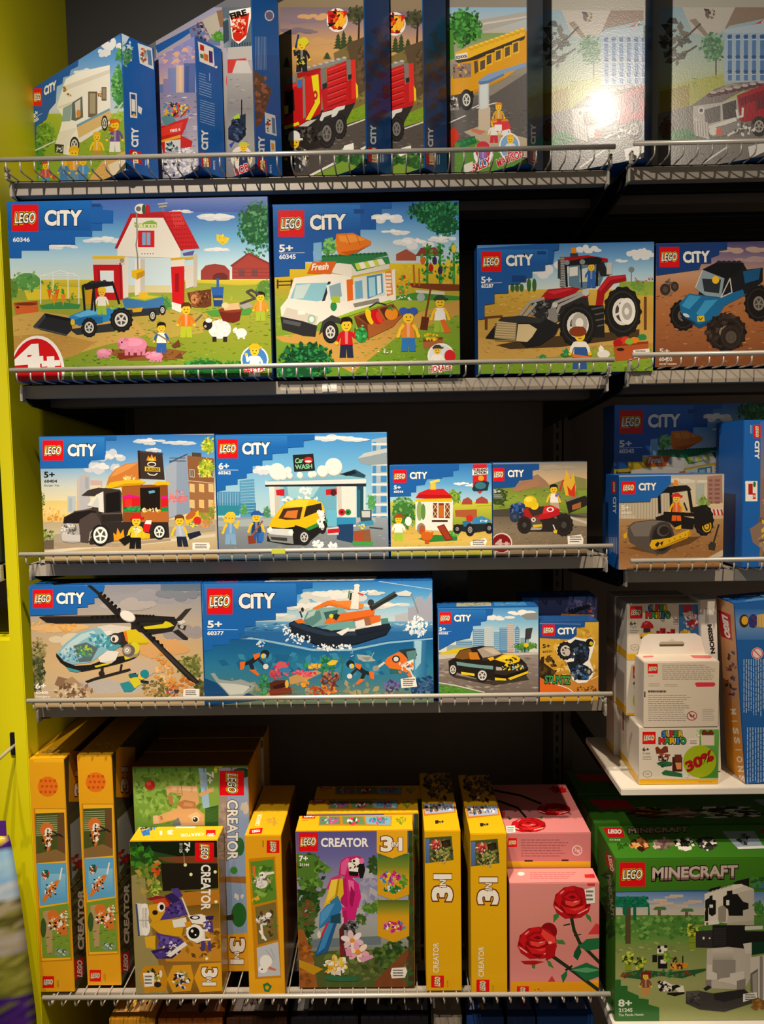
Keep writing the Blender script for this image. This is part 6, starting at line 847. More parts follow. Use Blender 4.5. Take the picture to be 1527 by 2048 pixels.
# ---- yellow bus
a = Art(BX['bus'], 'front', C2, seed=25); a.bg('8a8478'); a.grad(['8ab0d0', 'a8b8c0', 'b8b0a0'], 1020, 40, 1480, 180); a.p('a8a49c', 1190,110, 1470,60, 1470,100, 1190,180); a.p('c8c4bc', 1180,130, 1470,85, 1470,92, 1180,142); a.grad(['7a9a5a', 'a09c84', '8a8478'], 1020, 180, 1480, 420); a.tree(1110, 150, 100, 110, ('2f6a28', '3f8a34', '54a044', '1f4a1c'), 170, 16); a.p('4f8a34', 1020,170, 1050,160, 1060,320, 1020,330)
a.grad(['6a6460', '5a5552', '504c4a', '6a6660'], 1020, 520, 1480, 1000); a.p('5c5754', 1030,600, 1200,560, 1480,380, 1480,760, 1030,900); a.field(['6f6a66', '504c48', '7c7672'], 1040, 580, 1460, 780, 90, 16); a.l('d8d4cc', 6, 1155,590, 1250,548); a.l('d8d4cc', 6, 1030,670, 1120,630); a.p('5a8a34', 1060,780, 1180,740, 1250,720, 1300,760, 1480,900, 1480,1000, 1060,1000); a.field(['4f8a2c', '6aa03c'], 1060, 760, 1460, 960, 80, 13)
a.p('b8a890', 1110,720, 1190,690, 1480,760, 1480,860, 1330,850, 1180,760); a.p('1f6a3c', 1075,770, 1170,740, 1180,780, 1090,810); a.studs('2f8a4c', 1090,785, 1165,760, 4, 10, 7); a.p('c8341c', 1028,720, 1060,690, 1090,745, 1050,800, 1030,800)
a.p('d89a14', 1040,430, 1080,320, 1140,300, 1180,260, 1440,160, 1455,175, 1455,340, 1330,430, 1200,490, 1130,510, 1040,520); a.p('e8b424', 1060,290, 1150,250, 1330,190, 1445,155, 1440,195, 1180,310, 1080,330); a.studs('d8a41c', 1150,265, 1430,165, 11, 15, 12); a.studs('f0c84a', 1150,258, 1430,158, 11, 11, 5); a.p('3a3024', 1060,330, 1140,318, 1180,300, 1445,195, 1440,215, 1180,325, 1080,345); a.p('e8e4d8', 1065,298, 1130,285, 1132,318, 1068,328); a.word('SCHOOL', 1070, 322, 1130, 312, 14, col='1a1614', part='panel', off=.05)
a.p('8a7a6a', 1050,350, 1150,345, 1150,420, 1050,430); a.fl(['a89a80', 'd8b02c', '4a3a34', 'c87a3a', '6a5a84'], 1100, 385, 46, 34, 50, 12); a.p('5a4a3a', 1165,335, 1185,330, 1190,390, 1170,405)
for x, y in ((1235, 305), (1285, 282), (1335, 262), (1380, 240), (1200, 335)): a.p('e8b424', x-6,y-6, x+34,y-18, x+34,y+48, x-6,y+60); a.p('5a4a3c', x,y, x+26,y-10, x+26,y+38, x,y+50)
a.p('c88a10', 1150,500, 1330,420, 1330,432, 1160,515); a.p('2a2624', 1060,520, 1160,495, 1165,530, 1070,600); a.wheel(1125, 545, 36, 58, 'd8d4cc', .6); a.p('8a8680', 1030,560, 1075,530, 1085,600, 1030,605); a.fl(['d8d4cc', '3a3634'], 1055, 570, 26, 34, 26, 12)
a.p('7f9cc4', 1190,440, 1240,405, 1450,340, 1450,365, 1330,400, 1240,445, 1195,455); a.p('5a7aa8', 1190,445, 1240,440, 1330,400, 1330,412, 1240,458, 1192,462); a.p('cfd8d8', 1195,465, 1245,455, 1250,600, 1200,610); a.l('b8b8b0', 7, 1195,460, 1195,720); a.l('b8b8b0', 7, 1245,455, 1245,640); a.p('c8b8a0', 1190,600, 1255,585, 1255,720, 1190,710); a.l('d8d4cc', 6, 1180,590, 1290,560); a.p('c87a5a', 1155,700, 1230,715, 1200,735, 1150,715)
for x, y, c, l_ in ((1300, 560, 'd8a02c', 'c83a2c'), (1275, 650, 'e8e4dc', 'c8303c'), (1335, 650, 'e8e4dc', 'd8404c')): a.fig(x, y, 130, c, l_, 'd8861c')
a.p('d8343c', 1265,670, 1350,660, 1370,700, 1290,720); a.r('f0ece4', 1278, 680, 1318, 715); a.e('e8ecec', 1215, 840, 52, 66); a.e('c8303c', 1215, 820, 42, 50); a.fig(1215, 790, 110, '8a6ab8', '3a6ab0', 'c83a3c'); a.e('e8ecec', 1360, 800, 58, 76); a.e('7aa8d8', 1360, 800, 50, 66); a.fig(1365, 735, 140, 'd8e0e0', 'c8383c', 'e8b41c'); a.word('BILLY', 1160, 940, 1265, 895, 40, col='c8202c', edge='f4f0ea', part='panel', shear=.2); a.word('MADISON', 1298, 910, 1445, 850, 38, col='c8202c', edge='f4f0ea', part='panel', shear=.2); a.p('d8d4c8', 1110,900, 1160,880, 1160,930, 1115,945); a.done()
a = Art(BX['bus'], 'right', C2, seed=26); a.bg('1a3f74'); a.fl(['24486c', '2a4a60', '1a3454'], 1500, 420, 60, 280, 50, 40); a.t('CiTY', 'd8d6d0', 1500, 785, 1500, 680, 24, .05, part='title_lettering'); a.p('b81a20', 1468,810, 1512,815, 1514,890, 1470,882, part='maker_badge'); a.t('LEGO', 'fbfaf5', 1506, 886, 1506, 815, 18, .05, .2, 'maker_badge'); a.done()
# ---- grey and red fire engine
a = Art(BX['engine'], 'front', C3, seed=27); a.bg('a8a498'); a.grad(['8aa8b8', '9ab0b0', 'a8b498', 'a8ac50'], 950, 40, 1560, 560); a.p('b8b2a8', 1080,40, 1370,40, 1310,170, 1215,200, 1140,180); a.p('8a7c70', 1120,110, 1155,100, 1225,190, 1205,200); a.p('8a7666', 1370,40, 1560,40, 1560,95, 1340,140, 1310,165); a.p('c8342c', 1380,155, 1440,165, 1500,140, 1530,105, 1480,130, 1400,150); a.l('e8e0d4', 5, 1380,155, 1440,162, 1500,140, 1540,100); a.fl(['3a3230', '6a5a50', 'b8a890'], 1230, 75, 34, 26, 26, 15); a.fl(['4a4a44', '6a665c'], 1040, 230, 80, 120, 60, 30); a.l('4a443c', 10, 1020,340, 1160,250); a.l('4a443c', 10, 1000,300, 1180,130)
a.tree(1250, 260, 70, 80, ('4a7a5a', '6a9a6a', '3a6448', '80a878'), 110, 15); a.l('5a5a44', 8, 1265,320, 1265,440); a.tree(1540, 220, 90, 100, ('2f6a44', '3f8054', '1f4a34'), 120, 15); a.p('a8b8c4', 1310,160, 1560,120, 1560,450, 1310,440); a.grad(['98acc0', 'a4b4c0'], 1310, 180, 1560, 450)
for x in range(1330, 1560, 44):
    a.p('4f78a8', x,190, x+22,186, x+22,440, x,440)
    for y in (200, 310, 390): a.e('2f5080', x+10, y, 13, 9); a.l('c0d0dc', 4, x-4,y+18, x+24,y+16)
a.p('a8aa50', 960,480, 1310,400, 1310,530, 960,620); a.field(['98a048', 'b8b05a', '8a9840'], 1140, 420, 1310, 530, 70, 13); a.p('9a8a3a', 960,500, 1120,460, 1120,600, 960,640); a.grad(['8a847c', '76706a', '6a6460'], 950, 640, 1560, 1000); a.p('7a746c', 950,620, 1200,560, 1560,700, 1560,1000, 950,1000); a.field(['8a847c', '68625c'], 1140, 700, 1540, 900, 60, 16); a.p('3f7a44', 950,720, 1100,700, 1180,750, 1000,790); a.fl(['2f6a38', '4a8a50'], 1080, 745, 90, 26, 40, 13); a.l('d8d4cc', 9, 1180,900, 1330,800); a.tree(1000, 700, 40, 60, ('6a4a34', '4a3a2c'), 30, 16)
a.p('7a706c', 1140,570, 1260,485, 1350,455, 1540,440, 1560,470, 1400,500, 1290,560); a.studs('5a3438', 1240,520, 1500,460, 8, 24, 12); a.studs('b8a8a4', 1250,505, 1510,448, 7, 20, 8); a.l('9a908c', 12, 1270,500, 1350,460, 1400,470); a.p('a01c28', 1380,520, 1560,450, 1560,640, 1400,670); a.p('7a1420', 1390,540, 1560,480, 1560,520, 1395,580); a.p('b8b0a8', 1140,580, 1290,560, 1380,530, 1390,650, 1220,690, 1140,640); a.p('6a6460', 1200,600, 1290,575, 1290,660, 1210,680); a.p('4a4644', 1300,570, 1375,545, 1380,640, 1305,655); a.p('6a2028', 1480,540, 1530,520, 1530,590, 1485,605)
a.e('d8d4cc', 1185, 603, 18, 20); a.e('4a4644', 1185, 603, 10, 11); a.p('d8d4cc', 1225,690, 1370,640, 1380,660, 1235,710); a.p('8a8480', 1240,700, 1400,660, 1420,720, 1260,750); a.e('d8d4cc', 1250, 715, 22, 26); a.e('d8603c', 1283, 718, 18, 18); a.l('d8d4cc', 12, 1330,740, 1420,690); a.l('d8d4cc', 12, 1378,600, 1385,640, 1410,635, 1412,590); a.l('d8d4cc', 8, 1225,690, 1220,760); a.p('c8c0b8', 1140,640, 1220,670, 1230,760, 1150,740)
for x in range(1150, 1230, 14): a.l('8a827a', 4, x,660, x+6,745)
a.wheel(1500, 690, 44, 56, 'a8a098', .6, '2a2624'); a.fl(['d8d4cc', '5a5450'], 1420, 700, 60, 40, 30, 14); a.p('d8d4cc', 1440,800, 1560,770, 1560,860, 1450,860); a.p('e03c2c', 1560,560, 1600,540, 1600,640, 1560,640); a.done()
a = Art(BX['engine'], 'right', C3, seed=28); a.bg('173a6c'); a.t('CiTY', 'a8b0bc', 1600, 785, 1600, 680, 24, .05, part='title_lettering'); a.done()
x, y = corner(0.406, 1.268, 0.28, -28); o = copy_tree(BX['engine']); o.location = (x, y, Z1R); o['label'] = 'tall box blurred by a bright lamp glare, right of the yellow bus box'
# ================================================================ printed pictures, lowest shelf and right column
Y1, Y2c = 'e8a818', 'f0bc20'
def three(a, x0, y0, x1, y1, ang, part='panel'):    # big outlined digits with a small word between; box given in page figures
    cx, cy, W, H = (x0+x1)/2, (y0+y1)/2, x1-x0, y1-y0
    def pt(s, t):   # s along reading, t across (0 baseline, 1 top)
        if ang == 0: return (x0+s*W, y1-t*H)
        if ang == 90: return (x0+t*W, y0+s*H)
        return (x1-t*W, y1-s*H)
    L = W if ang == 0 else H; Hc = (H if ang == 0 else W)
    for s0, s1, tx, k, o1, o2 in ((0.0, .46, '3', 1, .085, .045), (.80, .96, '1', .95, .03, .01)):
        for col, off in (('6a2c10', o1), ('f2ece0', o2)): a.t(tx, col, *pt(s0, .02), *pt(s1, .02), Hc*k*.95, off, 0, part, None if ang == 0 else ((1, 0) if ang == 90 else (-1, 0)))
    for col, off in (('6a2c10', .09), ('f2ece0', .03)): a.t('IN', col, *pt(.48, .30), *pt(.76, .30), Hc*.32, off, .1, part, None if ang == 0 else ((1, 0) if ang == 90 else (-1, 0)))
RIGHTUP = (1, 0)
# ---- tiger spine (first of two)
a = Art(BX['tiger'], 'front', E1, seed=40); a.bg('e9a61a'); a.r('f4b820', 205, 300, 430, 320); a.e('e8741c', 292, 468, 62, 62)
for i in range(12): a.e('c8560c', 250+28*(i % 4)+(i//4 % 2)*8, 432+34*(i//4), 9, 9)
a.p('c88410', 205,600, 410,600, 440,1530, 250,1540); a.p('f4b828', 215,606, 400,606, 432,1522, 255,1532)
a.p('4a5424', 216,632, 392,626, 400,920, 222,935); a.grad(['3f4a20', '6f7a3c'], 220, 640, 360, 760)
for y in range(650, 780, 13): a.l('b8c090', 3, 222,y, 350,y-5)
a.p('6a4a2c', 350,640, 392,626, 400,920, 350,925); a.p('8a6a3c', 222,880, 340,850, 400,880, 400,920, 222,935); a.e('d8722c', 285, 730, 40, 44); a.e('f4ece0', 295, 745, 22, 26); a.e('2a1c14', 290, 735, 8, 8); a.p('d8722c', 262,770, 315,760, 305,850, 290,868); a.fl(['f4ece0', 'd8722c', '2a1c14'], 295, 790, 34, 60, 50, 12); a.l('3a2a24', 10, 310,770, 370,760); a.l('2a2420', 9, 320,740, 385,775)
a.p('5fa8d4', 222,940, 404,932, 415,1172, 245,1195); a.grad(['8ac4e0', '5fa8d4'], 250, 1000, 400, 1150); a.e('28704a', 277, 1005, 24, 30); a.fl(['d83a2c', 'f4f0e8', '1f4a38'], 277, 1005, 22, 28, 24, 10); a.p('e07a2c', 258,1165, 280,1110, 340,1040, 365,1040, 350,1075, 290,1150, 268,1180); a.fl(['f4ece0', '3a1c10', 'e88a3c'], 310, 1100, 36, 46, 40, 10); a.l('f0ece4', 9, 365,1035, 378,965)
a.p('7a9a34', 240,1210, 418,1180, 432,1510, 260,1515); a.p('b89868', 262,1230, 320,1220, 320,1480, 290,1490); a.field(['6f8a2c', '9ab048', '5a7424'], 260, 1250, 425, 1500, 70, 13); a.e('3a5a28', 265, 1330, 18, 60); a.e('d8742c', 325, 1255, 36, 36); a.p('d8742c', 320,1280, 400,1290, 415,1370, 380,1380, 340,1340); a.fl(['2a1a12', 'f4ece0', 'd8742c', 'e89048'], 355, 1310, 56, 56, 80, 12); a.fl(['d8742c', 'f4ece0'], 395, 1255, 22, 30, 18, 11); a.fl(['d8dcd8', '8a9aa0', '4a6a3c'], 375, 1480, 40, 24, 30, 12)
a.badge(260, 1626, 330, 1698); a.fine('8a6414', 345, 1650, 360, 1698, 2, .4, True, part='panel'); a.done()
a = Art(BX['tiger'], 'right', E1, seed=41); a.bg('4a4632'); a.grad(['e0a01c', 'dc9a18', 'd89a18'], 420, 250, 560, 560); a.p('4f5238', 425,640, 550,520, 550,1750, 445,1750); a.p('9aa0a0', 428,700, 550,600, 550,860, 440,1040); a.fl(['3f4430', '6a6c4c', '54563a', '2a2c20'], 480, 1200, 60, 300, 110, 26); a.fl(['8a2424', 'b03434'], 475, 930, 36, 40, 24, 18)
for y in range(1000, 1500, 60): a.l('2f3022', 8, 440,y+90, 545,y-20)
three(a, 455, 370, 508, 520, -90); a.t('CREATOR', 'efe8da', 510, 1460, 510, 1100, 34, .05, 0, 'title_lettering', (-1, 0)); a.p('d01a20', 452,1530, 512,1505, 512,1620, 452,1650, part='maker_badge'); a.t('LEGO', 'fbfaf5', 500, 1630, 500, 1530, 28, .05, .2, 'maker_badge', (-1, 0)); a.done()
t = Art(BX['tiger'], 'top', None, seed=42); t.bg('e0a41a'); t.word('CREATOR', 150, 900, 800, 900, 60, col='b88a3c', part='panel'); t.fl(['c89a3c', 'f0d080'], 500, 850, 300, 60, 20, 30); t.done()
o = copy_tree(BX['tiger']); o.location = (-0.5525, 1.303, Z5); o['label'] = 'tall yellow spine with tiger pictures, second from the green wall'
# ---- dog
a = Art(BX['dog'], 'front', E2, seed=43); a.bg('7a9a3c'); a.grad(['6f9438', '8ab04c', '7aa440', '6a9438'], 75, 370, 645, 800); a.fl(['8ab44c', '6f9c3c', '9ac05c', '5f8a30'], 330, 560, 250, 180, 200, 26); a.p('5f8a34', 80,378, 640,378, 640,400, 80,400); a.e('c8342c', 195, 490, 34, 34); a.e('e05a48', 186, 480, 16, 14)
TAN, TAD, TAL = 'd8a874', 'b07c4c', 'e8c090'
a.p('9cc0e0', 510,380, 560,380, 585,640, 540,640); a.p(TAN, 300,500, 330,490, 500,495, 515,600, 460,680, 340,720, 260,740, 215,740, 215,690, 250,690, 370,640, 400,560, 330,535, 305,560); a.p(TAL, 330,495, 500,500, 505,530, 340,520); a.p(TAD, 310,560, 340,560, 350,620, 320,610); a.p(TAN, 510,545, 610,500, 612,530, 520,565); a.p(TAD, 365,610, 420,585, 490,600, 500,640, 410,645); a.p('d09068', 420,600, 480,610, 470,630, 410,625); a.p(TAN, 400,680, 500,640, 548,680, 550,750, 360,760, 380,720); a.p(TAL, 440,690, 500,660, 530,690, 480,720); a.e('f0e8dc', 492, 712, 24, 22); a.e('1a1614', 490, 714, 17, 16); a.e('f4f0ea', 485, 708, 5, 5); a.p('6a7a80', 340,730, 380,700, 400,750, 345,760); a.p(TAL, 215,690, 245,685, 255,740, 218,745); a.p(TAD, 260,690, 275,690, 280,715, 265,718); a.l(TAD, 5, 330,540, 400,545); a.l(TAD, 5, 400,500, 405,560)
a.p('2a5a2c', 555,640, 640,620, 640,760, 555,760)
for y in range(650, 740, 9): a.l('3f7a34', 3, 560,y, 640,y-14)
a.fl(['c8d83a', 'e0e04a'], 640, 380, 24, 26, 20, 14); a.p('9c9cb0', 645,375, 840,375, 840,2000, 645,2000); a.grad(['94a4c0', '8fa4c8', '90a8cc', '8aa0c0'], 645, 420, 838, 1460); a.cloud('c8c0b0', 820, 640, 30, 60); a.e('1f4a24', 790, 410, 60, 34); a.p('a09088', 645,560, 700,560, 700,980, 645,990); a.fl(['b09a90', '8a7c7c'], 680, 760, 30, 160, 30, 20); a.e('2f6a34', 780, 890, 30, 60); a.e('3f8a34', 742, 1045, 24, 24); a.p('9a6a3c', 660,1085, 820,1085, 820,1130, 660,1120); a.e('2a6a2c', 775, 1335, 50, 80); a.p('3a2c20', 690,1340, 740,1330, 740,1370, 690,1370); a.cloud('dcdcd4', 775, 1210, 24, 40)
a.p('e4a41c', 690,1465, 838,1450, 838,1700, 690,1720); three(a, 718, 1495, 812, 1660, 90); a.badge(648, 396, 808, 556, 90)
a.t('CREATOR', '3a3430', 700, 588, 700, 975, 66, .07, 0, 'title_lettering', RIGHTUP); a.t('CREATOR', 'f0ece4', 700, 588, 700, 975, 66, .03, 0, 'title_lettering', RIGHTUP); a.t('7+', 'e0e8e0', 566, 405, 566, 475, 40, .05, 0, 'age_mark', RIGHTUP); a.t('31137', 'd0dcd8', 522, 410, 522, 482, 18, .02, 0, 'set_number', RIGHTUP); a.done()
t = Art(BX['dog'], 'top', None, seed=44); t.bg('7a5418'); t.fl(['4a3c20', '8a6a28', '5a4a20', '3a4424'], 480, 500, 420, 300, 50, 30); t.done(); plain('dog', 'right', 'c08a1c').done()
for k, l in enumerate(('tall yellow-edged box second in the row behind the owl box', 'tall yellow-edged box third in the row behind the owl box')):
    o = copy_tree(BX['dog']); o.location = (-0.4695+0.004*k, 1.338+0.069*(k+1), Z5); o['label'] = l
# ---- owl
a = Art(BX['owl'], 'front', E2, seed=45); a.bg('6a5424'); a.grad(['1f3a1c', '2a4a1c', '4a5420', '8a7a34', 'a08038', '7a5a24', '8a6428', 'a07028', '6a5020'], 60, 850, 680, 1880)
a.p('14200e', 100,850, 660,850, 660,1000, 400,960, 120,900); a.p('9a8c58', 75,1080, 160,1060, 180,1300, 260,1700, 330,1880, 100,1880); a.fl(['2f6a1c', '3f8a24', '1f4a14'], 140, 960, 80, 90, 60, 26); a.fl(['4f7a24', '7a8a30', 'b09a44'], 190, 1080, 80, 120, 50, 26); a.p('7a4424', 240,960, 500,950, 640,960, 640,1020, 300,990); a.p('201c12', 265,1000, 650,1000, 650,1160, 280,1180); a.grad(['3f3210', '8a6420', 'b07820', 'c08424'], 420, 1180, 660, 1620); a.p('b87820', 400,1190, 640,1170, 650,1260, 400,1280); a.p('c88a28', 450,1440, 650,1420, 660,1640, 300,1640, 280,1560); a.fl(['8a5a1c', 'c89034', 'a0701c', '6a4414'], 540, 1520, 120, 100, 60, 26); a.fl(['c8481c', 'd86024'], 235, 1040, 26, 50, 24, 15); a.fl(['6a9a2c', '4a7a1c', 'b8c050'], 230, 1180, 40, 60, 30, 18)
for x, y in ((425, 1010), (462, 1072), (620, 1055), (625, 1250), (565, 1620)): a.e('e8e0a0', x, y, 11); a.e('fffbe8', x, y, 5)
a.l('c8c090', 2.5, 415,930, 420,1010)
PU, PD, PL = '4f3a88', '2f2258', '6a54a8'
a.p('d8a01c', 190,1400, 240,1340, 420,1380, 400,1480, 260,1460); a.p('e0ac24', 160,1480, 230,1470, 230,1560, 170,1550); a.p('d89a18', 180,1280, 260,1260, 300,1320, 250,1380)
a.p('8a2424', 170,1230, 240,1210, 320,1220, 340,1300, 300,1310, 230,1250); a.p('c84a20', 200,1240, 290,1225, 330,1280, 260,1290); a.p('d8a01c', 190,1270, 260,1260, 270,1360, 220,1390, 185,1340); a.e('f0ece4', 268, 1285, 26, 32); a.e('1a1614', 272, 1285, 14, 18); a.e('2a1c10', 228, 1320, 18, 16)
a.p('e4e0d4', 105,1260, 180,1265, 190,1440, 160,1470, 125,1470); a.p('3a4a7c', 100,1265, 112,1262, 130,1470, 118,1472); a.e('f2eee4', 160, 1320, 28, 60); a.e('f2eee4', 168, 1420, 28, 52); a.l('a09c94', 3, 120,1370, 190,1372); a.fine('9a968c', 140, 1290, 180, 1440, 4, .4, True)
a.p(PU, 330,1165, 380,1160, 410,1210, 370,1230); a.p(PD, 290,1210, 340,1190, 400,1240, 350,1270); a.p(PU, 320,1270, 415,1230, 440,1330, 330,1360, 260,1370); a.fl([PU, PD, PL], 370, 1300, 56, 46, 50, 16); a.l('e4dccc', 10, 405,1225, 450,1340)
a.p('ece6da', 340,1370, 430,1350, 440,1410, 350,1420); a.p(PU, 230,1450, 400,1490, 430,1530, 380,1560, 270,1530); a.p(PL, 260,1470, 400,1500, 380,1530, 280,1510); a.p(PD, 200,1570, 320,1545, 400,1570, 340,1620, 240,1620); a.p(PU, 215,1590, 300,1560, 370,1580, 260,1622); a.fl([PU, PL, PD, 'e0d8e0'], 330, 1540, 90, 60, 60, 18); a.p('ece6da', 300,1600, 420,1510, 440,1530, 330,1610)
a.p('f2ede2', 440,1340, 530,1330, 580,1350, 570,1400, 470,1390); a.e('2a2434', 488, 1352, 34, 14); a.e('f6f2ea', 490, 1352, 20, 8); a.p('ece6da', 430,1420, 480,1405, 550,1430, 555,1500, 500,1520, 450,1490); a.e('f6f3ec', 487, 1452, 56, 56); a.e('17130f', 482, 1452, 37, 38); a.e('f6f2ea', 470, 1440, 9, 10); a.e('f6f2ea', 492, 1465, 6, 6); a.p('d8941c', 420,1385, 460,1375, 465,1410, 430,1415)
a.p(PU, 540,1380, 600,1370, 610,1450, 570,1440); a.p(PD, 555,1345, 610,1340, 605,1365, 560,1368); a.p(PU, 530,1500, 560,1520, 545,1570, 525,1565); a.p(PU, 570,1510, 590,1505, 595,1575, 575,1565); a.l('f2ede2', 12, 520,1500, 590,1495); a.fl(['f2ede2', PL], 560, 1400, 24, 40, 18, 12)
a.p('c88a18', 130,1730, 155,1670, 280,1665, 310,1750, 300,1830, 160,1845); a.p('d89a1c', 305,1755, 345,1665, 460,1660, 480,1745, 460,1830, 345,1840); a.p('e0a01c', 483,1745, 520,1655, 668,1645, 680,1830, 520,1840)
a.fl(['3a2c6a', 'f0ece4', '8a8a4a', '20182c'], 400, 1760, 56, 50, 40, 18); a.fl(['7a8a3c', '2a2414', 'e8d8a0'], 220, 1740, 56, 50, 30, 18); a.e('e8e0c8', 265, 1720, 10, 24); a.e('2a2420', 245, 1790, 24, 18)
three(a, 535, 1685, 632, 1800, 90); a.badge(488, 864, 612, 984, 90); a.t('CREATOR', 'f4f0e8', 530, 1010, 530, 1300, 58, .03, 0, 'title_lettering', RIGHTUP); a.t('7+', 'f0ece4', 420, 865, 420, 925, 34, .05, 0, 'age_mark', RIGHTUP); a.t('31125', 'e8e4d8', 388, 868, 388, 930, 18, .02, 0, 'set_number', RIGHTUP)
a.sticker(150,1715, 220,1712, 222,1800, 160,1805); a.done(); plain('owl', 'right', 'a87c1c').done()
a = Art(BX['owl'], 'top', E2, seed=46); a.bg('f0bc20'); a.r('e2101a', 560, 782, 622, 816, part='maker_badge'); a.t('LEGO', 'fbfaf5', 612, 806, 570, 806, 16, .05, 0, 'panel', (0, 1)); a.t('CREATOR', 'fbf4dc', 545, 800, 395, 808, 18, .02, 0, 'panel', (0, 1)); a.t('3 1', 'fbf4dc', 340, 785, 262, 790, 24, .06, 0, 'panel', (0, 1)); a.p('2f6fc0', 135,790, 190,775, 195,815, 150,822); a.fl(['1f2a4c', '3a8ac8', 'e8a02c'], 180, 775, 50, 18, 20, 12); a.p('f4efe4', 365,750, 490,748, 490,768, 362,770); a.l('2a2420', 8, 135,760, 240,762); a.done()
# ---- rabbit spine
a = Art(BX['rabbit'], 'front', E2, seed=47); a.bg('e9a61a'); a.badge(955, 850, 1038, 932, 90); a.fine('7a5a14', 925, 850, 938, 900, 1, .5, True, part='panel'); a.p('c88410', 838,970, 1010,955, 1050,1745, 880,1755)
a.p('5a8a2c', 848,990, 1000,972, 1020,1235, 870,1270); a.fl(['6f9a34', '3f6a20', '8ab04c'], 930, 1110, 70, 110, 50, 20); a.fl(['e8b01c'], 885, 1235, 24, 20, 10, 14)
def bunny(cx, cy, k):
    a.e('e8e4dc', cx, cy, 42*k, 34*k); a.e('f2eee8', cx+8*k, cy-52*k, 24*k, 24*k); a.p('e8e0dc', cx+20*k,cy-70*k, cx+84*k,cy-78*k, cx+84*k,cy-64*k, cx+24*k,cy-50*k); a.p('d89aa0', cx+40*k,cy-40*k, cx+66*k,cy-10*k, cx+54*k,cy-6*k, cx+34*k,cy-26*k); a.e('1a1614', cx+6*k, cy-54*k, 6*k); a.fl(['c8c4bc', 'f4f0ec', '6a6460'], cx-6*k, cy-14*k, 44*k, 40*k, 30, 11*k)
bunny(920, 1130, 1.0); a.p('e0702c', 862,1020, 882,1015, 880,1090, 868,1090)
a.p('7a6a34', 880,1285, 1015,1250, 1028,1495, 900,1530); a.fl(['5a7a2c', '8a6a3c', '4a3c20'], 960, 1390, 56, 100, 40, 20); a.fl(['f0ece4', '3a3430', 'd8d0c8'], 930, 1370, 44, 30, 40, 13); a.l('f0ece4', 14, 920,1400, 930,1490); a.l('f0ece4', 14, 910,1440, 950,1500); a.e('f0ece4', 968, 1335, 20, 16)
a.p('c0c4cc', 890,1550, 1030,1510, 1045,1730, 900,1740); a.e('f2eee8', 950, 1640, 40, 44); a.e('f2eee8', 930, 1690, 30, 26); a.e('1a1614', 925, 1690, 5); a.l('a8a4a0', 4, 950,1560, 1000,1630); a.l('a8a4a0', 4, 980,1550, 1010,1620); a.p('d8704c', 970,1670, 1020,1690, 1010,1700, 965,1690)
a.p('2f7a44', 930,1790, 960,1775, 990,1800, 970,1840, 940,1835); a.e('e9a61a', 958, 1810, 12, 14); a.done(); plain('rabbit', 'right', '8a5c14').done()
a = Art(BX['rabbit'], 'top', E2, seed=48); a.bg('eab41c'); a.p('e2101a', 845,775, 930,768, 922,805, 838,810, part='maker_badge'); a.t('LEGO', 'fbfaf5', 862, 798, 912, 794, 14, .05, 0, 'panel'); a.t('CREATOR', 'fbf4dc', 905, 755, 925, 680, 26, .03, 0, 'panel', (-1, 0)); a.fl(['d0a038', 'c89a34'], 1000, 730, 50, 40, 16, 14); a.done()
# ---- parrot
a = Art(BX['parrot'], 'front', E3, seed=49); a.bg('5a6a4a'); a.grad(['5a5490', '6a68a4', '8c8cac', 'a8a8b4', '9ca09c', '5a6a4c', '44502c'], 100, 555, 940, 1650)
a.fl(['a0a0b8', '8888b0', 'b0b0b8'], 600, 1000, 160, 200, 50, 50); a.p('6a7880', 120,1320, 700,1290, 700,1350, 120,1380); a.p('4f5c2c', 110,1400, 920,1380, 940,1700, 110,1700); a.fl(['5a6a34', '3f4c20', '6a7a3c'], 600, 1480, 300, 120, 100, 30)
for cx, cy, rx, ry in ((200, 900, 110, 230), (180, 1100, 90, 160), (160, 1250, 60, 120)): a.fl(['2a4a1c', '1f3a18', '3f5f28', '4a6a2c'], cx, cy, rx, ry, 90, 34)
for P in ((110,720,230,730,350,820,250,840,120,800), (110,830,200,800,300,920,290,965,220,900,110,880), (120,900,240,880,280,940,150,960)): a.p('4f7a2c', *P); a.fl(['6a9a38', '3a5a20'], P[4]-70, P[5], 60, 40, 14, 24)
a.p('9a5a24', 110,1250, 160,1240, 230,1450, 260,1650, 110,1650); a.fl(['b06a2c', '7a4418', '8a501c'], 170, 1480, 60, 150, 50, 26); a.fl(['6a5a34', '8a3a24', '4f5a28'], 190, 1130, 50, 90, 40, 22); a.p('c09018', 120,1450, 300,1520, 230,1560, 120,1500)
a.fl(['3a5a24', '54752c', '2a441c'], 770, 1420, 120, 100, 90, 30); a.fl(['4f7a2c', '6a9438'], 650, 1090, 70, 40, 40, 26); a.fl(['2f4a20', '40602a'], 650, 800, 30, 60, 30, 26); a.p('7a4424', 660,1600, 900,1360, 930,1380, 820,1560, 900,1650, 660,1660); a.fl(['3f5c28', '54752c'], 560, 1180, 30, 40, 20, 22); a.grad(['2f4a28', '3a4c24', '44342c'], 890, 555, 945, 1650); a.fl(['3a5a2c', '5a3a24', '2a3c1c', '4a4a24'], 910, 1150, 30, 480, 70, 30)
MG, MD, ML = 'd02478', '9a1858', 'e86aa4'
a.p('c83a6c', 320,960, 350,890, 420,860, 440,980, 400,1000); a.p(MG, 430,890, 480,870, 545,930, 562,1020, 540,1095, 470,1110, 420,1060); a.p(ML, 470,900, 510,910, 515,1000, 480,980); a.p('b81c64', 430,890, 460,890, 470,1100, 420,1060); a.p(MD, 490,940, 520,990, 500,1100, 480,1060)
